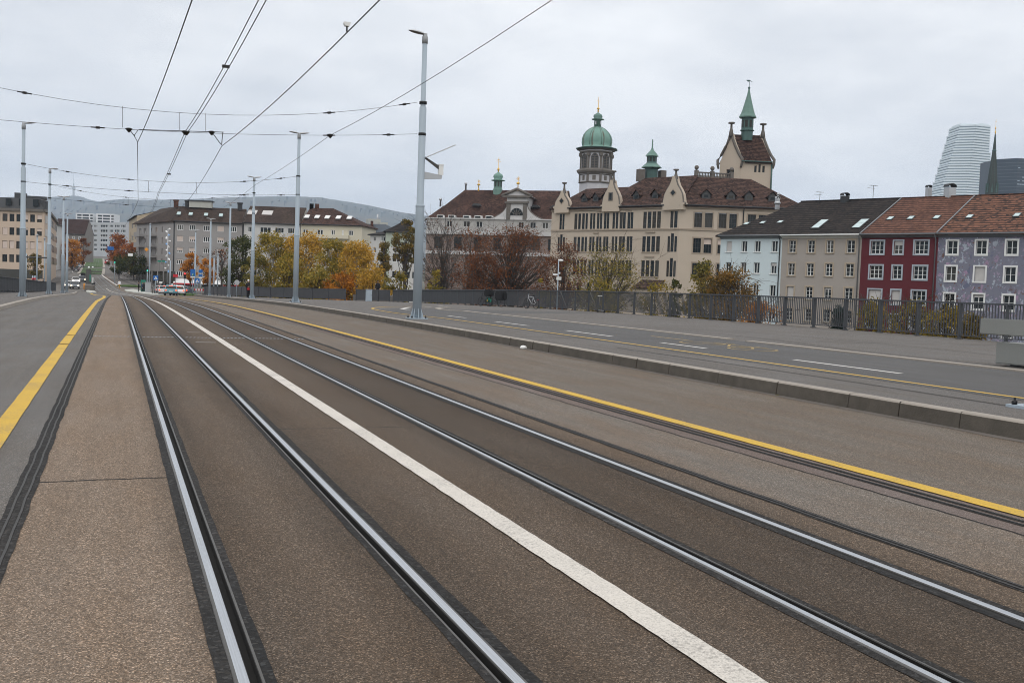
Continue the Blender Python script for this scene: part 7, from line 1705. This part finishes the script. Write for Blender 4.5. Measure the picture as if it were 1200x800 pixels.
for px, Y, yt, lb, r_ in ((43.5, 150, 275, 'thin pale pole with a small lamp before the beige office building', .09), (52.3, 172, 279, 'thin grey pole between the first two lamp poles on the left', .09), (251, 178, 300, 'pale bare post between the slim lamp poles', .12), (176, 205, 262, 'tall grey mast at the corner of the grey block', .12), (255.5, 176, 297, 'grey post under the bare reddish tree', .1)):
    t, h = pole_thing('street_pole', px, Y, yt, lb, 'pole', r_, group='bare street poles at the junction'); b = B(); b.lathe([(.3, h-.1), (.12, h), (.05, h+.1)], (0, 0, 0), 8); b.build('cap', MT['poled'], t)
t, h = pole_thing('street_lamp', 654.7, 112, 305, 'small white-headed street lamp with direction plates beyond the railing', 'street lamp', .07, -5)
b = B(); b.ball((.28, 0, h), (.38, .2, .16), 0, 10, 6); b.tube([(0, 0, h-.3), (.05, 0, h), (.25, 0, h+.03)], .05, 6); b.build('lamp_head', MT['whiteplastic'], t)
b = B(); b.box((-.42, -.06, h-1.75), (.6, .05, .2)); b.box((.08, -.08, h-2.1), (.66, .05, .16)); b.box((.08, -.08, h-2.32), (.66, .05, .16)); b.box((.15, .05, h-1.55), (.3, .05, .2)); b.build('direction_plate', MT['whiteplastic'], t)
# red and white barriers
def barrier(px, Y, y_, wpx, label, n=5):
    P = at_y(px, y_, Y); t = thing('road_barrier', (P.x, Y, zr(Y)+.02), label, 'barrier', 'red and white barriers'); w_ = wpx*Y*.95/F_PX; z_ = P.z-t.location.z
    for k in range(n): b = B(); b.box((-w_/2+w_*(k+.5)/n, 0, z_), (w_/n, .05, .28)); b.build('board', MT['signred'] if k % 2 == 0 else MT['whiteplastic'], t)
    b = B()
    for s_ in (-1, 1): b.tube([(s_*w_*.4, .05, 0), (s_*w_*.4, .05, z_)], .03, 5)
    b.build('leg', MT['dirtysteel'], t)
barrier(233, 158, 339.5, 11, 'red and white barrier board below the blue crossing sign', 7); barrier(14, 176, 331.5, 16, 'red and white barrier boards behind the left railing', 7)
for k, px in enumerate((38.2, 40.8)):
    t, h = pole_thing('warning_post', px, 176, 323, ('red and white striped post left of its twin behind the left railing', 'red and white striped post right of its twin behind the left railing')[k], 'post', .1, group='striped warning posts')
    for j in range(3): b = B(); b.lathe([(.13, h*.15+j*h*.28), (.13, h*.15+j*h*.28+h*.14)], (0, 0, 0), 8); b.build('stripe', MT['signred'], t)
for px, Y, y_, w_, mt, lb in ((129.5, 300, 291, 1.6, 'signblue', 'small blue overhead sign in front of the orange tree'), (152.6, 235, 298.5, 1.0, 'whiteplastic', 'pale hanging sign under the dark green street tree'), (171.5, 200, 292.3, .55, 'signorange', 'small orange diamond sign on the corner mast')):
    P = at_y(px, y_, Y); t = thing('hanging_sign', (P.x, Y, P.z), lb, 'sign'); rot = Matrix.Rotation(R(45), 3, 'Y') if mt == 'signorange' else None; b = B(); b.box((0, 0, 0), (w_, .06, w_*.6 if rot is None else w_), 0, rot); b.build('sign_face', MT[mt], t); b = B(); b.tube([(0, .05, 0), (0, .05, P.z*0+5)], .012, 4); b.build('hanger', MT['wire'], t)
for k, px in enumerate((186.6, 191.4)):
    P = at_y(px, 306, 195); t = thing('street_name_sign', (P.x, 195, P.z), ('dark green sign on the corner block, left of two', 'dark green sign on the corner block, right of two')[k], 'sign', 'green signs'); b = B(); b.box((0, 0, 0), (.62, .05, .3)); b.build('sign_face', MT['signgreen'], t); b = B(); b.tube([(0, .05, 0), (0, .05, -(P.z-zr(195)))], .03, 5); b.build('post', MT['dirtysteel'], t)
P = at_y(205.5, 323, 186); t = thing('shop_sign', (P.x, 186, P.z), 'red shop sign board beside the red traffic light', 'sign'); b = B(); b.box((0, 0, 0), (.8, .1, .5)); b.build('sign_face', MT['signred'], t); b = B(); b.tube([(0, .1, 0), (0, .1, -(P.z-zr(186)))], .05, 5); b.build('post', MT['dirtysteel'], t)
# tram stop furniture
t = thing('ticket_machine', (at_y(168, 335, 191).x, 191, zr(191)+.16), 'dark green ticket machine on the tram stop island', 'machine'); b = B(); bbox(b, -.45, .45, -.3, .3, 0, 2.2, .05); b.build('cabinet', MT['signgreen'], t); b = B(); b.box((0, -.31, 1.4), (.5, .03, .5)); b.build('screen', MT['glass'], t)
t = thing('advert_column', (at_y(173.3, 335, 176).x, 176, zr(176)+.16), 'pale grey metal cabinet at the right of the tram stop island', 'cabinet'); b = B(); bbox(b, -.45, .45, -.3, .3, 0, 1.75, .04); b.build('body', MT['alu'], t); b = B(); b.box((0, 0, 1.78), (1.0, .7, .06)); b.build('lid', MT['alu'], t)
t = thing('guard_fence', (at_y(186, 340, 165).x, 165, zr(165)+.16), 'grey mesh pedestrian fence along the tram stop island', 'fence'); b = B()
for k in range(7): b.tube([(-1.2+k*.1, -9+k*3.6, 0), (-1.2+k*.1, -9+k*3.6, 1.15)], .03, 5)
b.build('post', MT['dirtysteel'], t); b = B()
for z_ in (.15, .4, .65, .9, 1.13): b.tube([(-1.2, -9, z_), (-.6, 12.6, z_)], .025, 4)
for k in range(60): b.tube([(-1.2+k*.01, -9+k*.36, .15), (-1.2+k*.01, -9+k*.36, 1.13)], .012, 3)
b.build('mesh', MT['dirtysteel'], t)
P = at_y(104.5, 341, 190); t = thing('signal_island', (P.x, 198, zr(198)), 'grey concrete barrier block with dark signal box standing in the road', 'traffic island'); b = B(); bbox(b, -.8, .7, -7, 7, 0, 1.1, .06); b.build('concrete_block', MT['stone'], t)
b = B(); bbox(b, -.75, .1, -1, 1, 1.3, 4.0, .04); b.build('signal_box', MT['dirtysteel'], t); b = B(); b.box((-.05, -1.03, 2.4), (.2, .04, 1.3)); b.build('green_panel', MT['signgreen'], t); b = B(); b.box((.35, -.5, 2.0), (.3, .1, 1.0)); b.build('white_panel', MT['whiteplastic'], t); b = B(); b.box((.6, 0, 3.6), (2.6, 1.6, .2)); b.build('canopy', MT['dirtysteel'], t); b = B(); b.ball((-.3, 0, 4.3), .2, 0, 8, 5); b.ball((.35, 0, 4.35), .18, 0, 8, 5); b.build('lamp', MT['whiteplastic'], t)
t = thing('round_bush', tuple(at_y(97.3, 320, 265)[:2])+(zr(265)+.1,), 'dark litter bin at the near tip of the grass median', 'bin'); b = B(); b.lathe([(.45, 0), (.55, .3), (.55, 1.6), (.35, 1.9)], (0, 0, 0), 10); b.build('bin_body', MT['black'], t); t.name = 'litter_bin'
b = B(); 
for k in range(2): b.lathe([(.13, 0), (.13, 1.1), (.1, 1.2)], (0, k*2.0, 0), 8)
t = b.build('yellow_bollard', MT['signorange']); t.location = (at_y(98.5, 332, 214).x, 214, zr(214)); tag(t, 'low yellow bollard pair beside the oncoming cars', 'bollard')
# rack of bicycles parked on the right of the far street
bk = 'bicycles parked under the dark green street trees'
src = None
for k in range(14):
    Y = 236+k*5.2; x = max(sR(Y), 6+shift(Y))+1.6+(k % 3)*1.3; 
    if src is None:
        src = bicycle((x, Y, zr(Y)+.1), R(70), 'dark bicycle in the crowded rack under the dark green street trees', MT['black'], 1); src['group'] = bk; o = src
    else:
        o = copy_tree(src); o.location = (x, Y, zr(Y)+.1); o.rotation_euler = (0, 0, R(70+(k*37) % 30-15))
for k in range(4):
    Y = 232+k*9; t = thing('motor_scooter', (max(sR(Y), 6+shift(Y))+4.6+k*.5, Y, zr(Y)+.1), ('dark motor scooter parked nearest the junction by the street trees', 'dark motor scooter parked second from the junction', 'dark motor scooter parked third from the junction', 'dark motor scooter parked farthest up the street')[k], 'scooter', 'motor scooters beside the street trees', R(60+k*9))
    b = B(); bbox(b, -.22, .22, -.8, .1, .35, .85, .08); bbox(b, -.25, .25, .35, .55, .35, 1.1, .06); b.build('body', MT['black'] if k % 2 else MT['whiteplastic'], t)
    for y in (-.6, .6): b = B(); b.tube([(-.06, y, .25), (.06, y, .25)], .25, 12); b.build('wheel', MT['rubber'], t)
    b = B(); b.tube([(-.33, .4, 1.1), (0, .45, 1.15), (.33, .4, 1.1)], .025, 6); b.build('handlebar', MT['black'], t); b = B(); bbox(b, -.16, .16, -.75, .0, .85, .93, .03); b.build('saddle', MT['black'], t)
# planted strips at the junction corner
for nm, px, Y, w_, d_, lb in (('flower_bed', 222, 163, 3.2, 7, 'strip of low grass at the right corner of the junction'), ('flower_bed', 153, 238, 6, 5, 'small lawn below the parked bicycles at the street corner')):
    P = at_y(px, 340, Y); b = B(); b.ball((0, 0, 0), (w_/2, d_/2, .4), 0, 14, 6); o = b.build(nm, MT['lawn'] if 'lawn' in MT else bpy.data.materials['lawn']); o.location = (P.x, Y, zr(Y)+.05); tag(o, lb, 'lawn')

# fallen leaves and grit along the railing foot and the gutter
rng = random.Random(21); b = B()
for k in range(1500):
    if k % 9: x = 27.75-abs(rng.gauss(0, .35)); y = rng.uniform(12, 100); z_ = zr(y)+CUR+.012
    elif k % 4 == 0: y = rng.uniform(3, 60); x = kerbR(y)-.03-abs(rng.gauss(0, .12)); z_ = zr(y)+.012
    else: x = rng.uniform(9.8, 27); y = rng.uniform(8, 60); z_ = zr(y)+CUR+.014
    s_ = rng.uniform(.015, .035); a = rng.random()*6.28; u = Vector((math.cos(a), math.sin(a), rng.uniform(-.2, .3)))*s_; w_ = Vector((-math.sin(a), math.cos(a), rng.uniform(-.2, .3)))*s_*.6; c_ = Vector((x, y, z_)); b.face([c_-u, c_+w_, c_+u, c_-w_])
o = b.build('fallen_leaves', LM['olive'], weld=False, fix=False); o['kind'] = 'stuff'
# ------------------------------------------------------------------ light, sky, air
SUN_EL, SUN_AZ = R(48), R(205)
w = bpy.data.worlds.new('World'); S.world = w; w.use_nodes = True; g = N(w.node_tree); bg = g.n['Background']
sky = g.add('ShaderNodeTexSky', sky_type='NISHITA'); sky.sun_disc = False; sky.sun_elevation = SUN_EL; sky.sun_rotation = SUN_AZ; sky.air_density = 1.0; sky.dust_density = 3.0
tc = g.add('ShaderNodeTexCoord').outputs['Generated']; xyz = g.sep(tc); el = g.math('MAXIMUM', xyz[2], 0.0)
# projection onto a cloud layer: clouds stretch towards the horizon
pl = g.add('ShaderNodeVectorMath', operation='DIVIDE'); g.put(pl.inputs[0], tc); cmb = g.add('ShaderNodeCombineXYZ'); dn = g.math('ADD', el, .16)
for i in range(3): g.put(cmb.inputs[i], dn)
g.put(pl.inputs[1], cmb.outputs[0])
n1 = g.noise(pl.outputs[0], 1.15, 7, .55); n2 = g.noise(pl.outputs[0], 3.6, 6, .6)
cl = g.math('ADD', g.math('MULTIPLY', n1, .75), g.math('MULTIPLY', n2, .25))
grey = g.ramp(el, [(0, (.585, .60, .625)), (.12, (.645, .655, .672)), (.35, (.74, .747, .758)), (.8, (.98, .98, .99)), (1, (1.04, 1.035, 1.04))])
grey = g.mix(1.0, grey, g.ramp(cl, [(.36, (.83, .845, .87)), (.48, (.97, .973, .98)), (.58, (1.12, 1.115, 1.105))]), 'MULTIPLY')
SKYK = .1
col = g.mix(.94, sky.outputs[0], g.mix(1.0, grey, (1/SKYK, 1/SKYK, 1/SKYK), 'MULTIPLY'))
bright = g.n[-1] if False else None
# the grey layer is divided by the background strength so that both share it
ml = g.add('ShaderNodeVectorMath', operation='SCALE'); g.put(ml.inputs[0], grey); ml.inputs['Scale'].default_value = 1/SKYK
mx = g.add('ShaderNodeMix', data_type='RGBA'); mx.clamp_result = False; mx.inputs[0].default_value = .97; g.put(mx.inputs[6], sky.outputs[0]); g.put(mx.inputs[7], ml.outputs[0])
g.put(bg.inputs[0], mx.outputs[2]); bg.inputs[1].default_value = SKYK
sun = bpy.data.lights.new('sun', 'SUN'); sun.energy = .6; sun.angle = R(60); sun.color = (1, .96, .9); so = bpy.data.objects.new('sun', sun); COL.objects.link(so)
dv = Vector((math.cos(SUN_EL)*math.sin(SUN_AZ), math.cos(SUN_EL)*math.cos(SUN_AZ), math.sin(SUN_EL))); so.rotation_euler = dv.to_track_quat('Z', 'Y').to_euler()
# haze
if True:
    b = B(); b.box((400, 4200, 435), (16600, 10200, 930)); m = bpy.data.materials.new('haze_air'); m.use_nodes = True; nt = m.node_tree; nt.nodes.clear(); out = nt.nodes.new('ShaderNodeOutputMaterial'); pv = nt.nodes.new('ShaderNodeVolumePrincipled')
    pv.inputs['Color'].default_value = (.66, .79, .97, 1); pv.inputs['Density'].default_value = .00011; pv.inputs['Anisotropy'].default_value = 0.0; nt.links.new(pv.outputs[0], out.inputs['Volume']); o = b.build('haze', m); o['kind'] = 'stuff'
S.cycles.volume_bounces = 1; S.cycles.filter_width = 1.0; S.cycles.max_bounces = 6; S.cycles.use_denoising = True; S.cycles.volume_step_rate = 4
S.view_settings.view_transform = 'Standard'; S.view_settings.look = 'None'; S.view_settings.exposure = .52; S.view_settings.gamma = 1; S.view_settings.use_curve_mapping = False
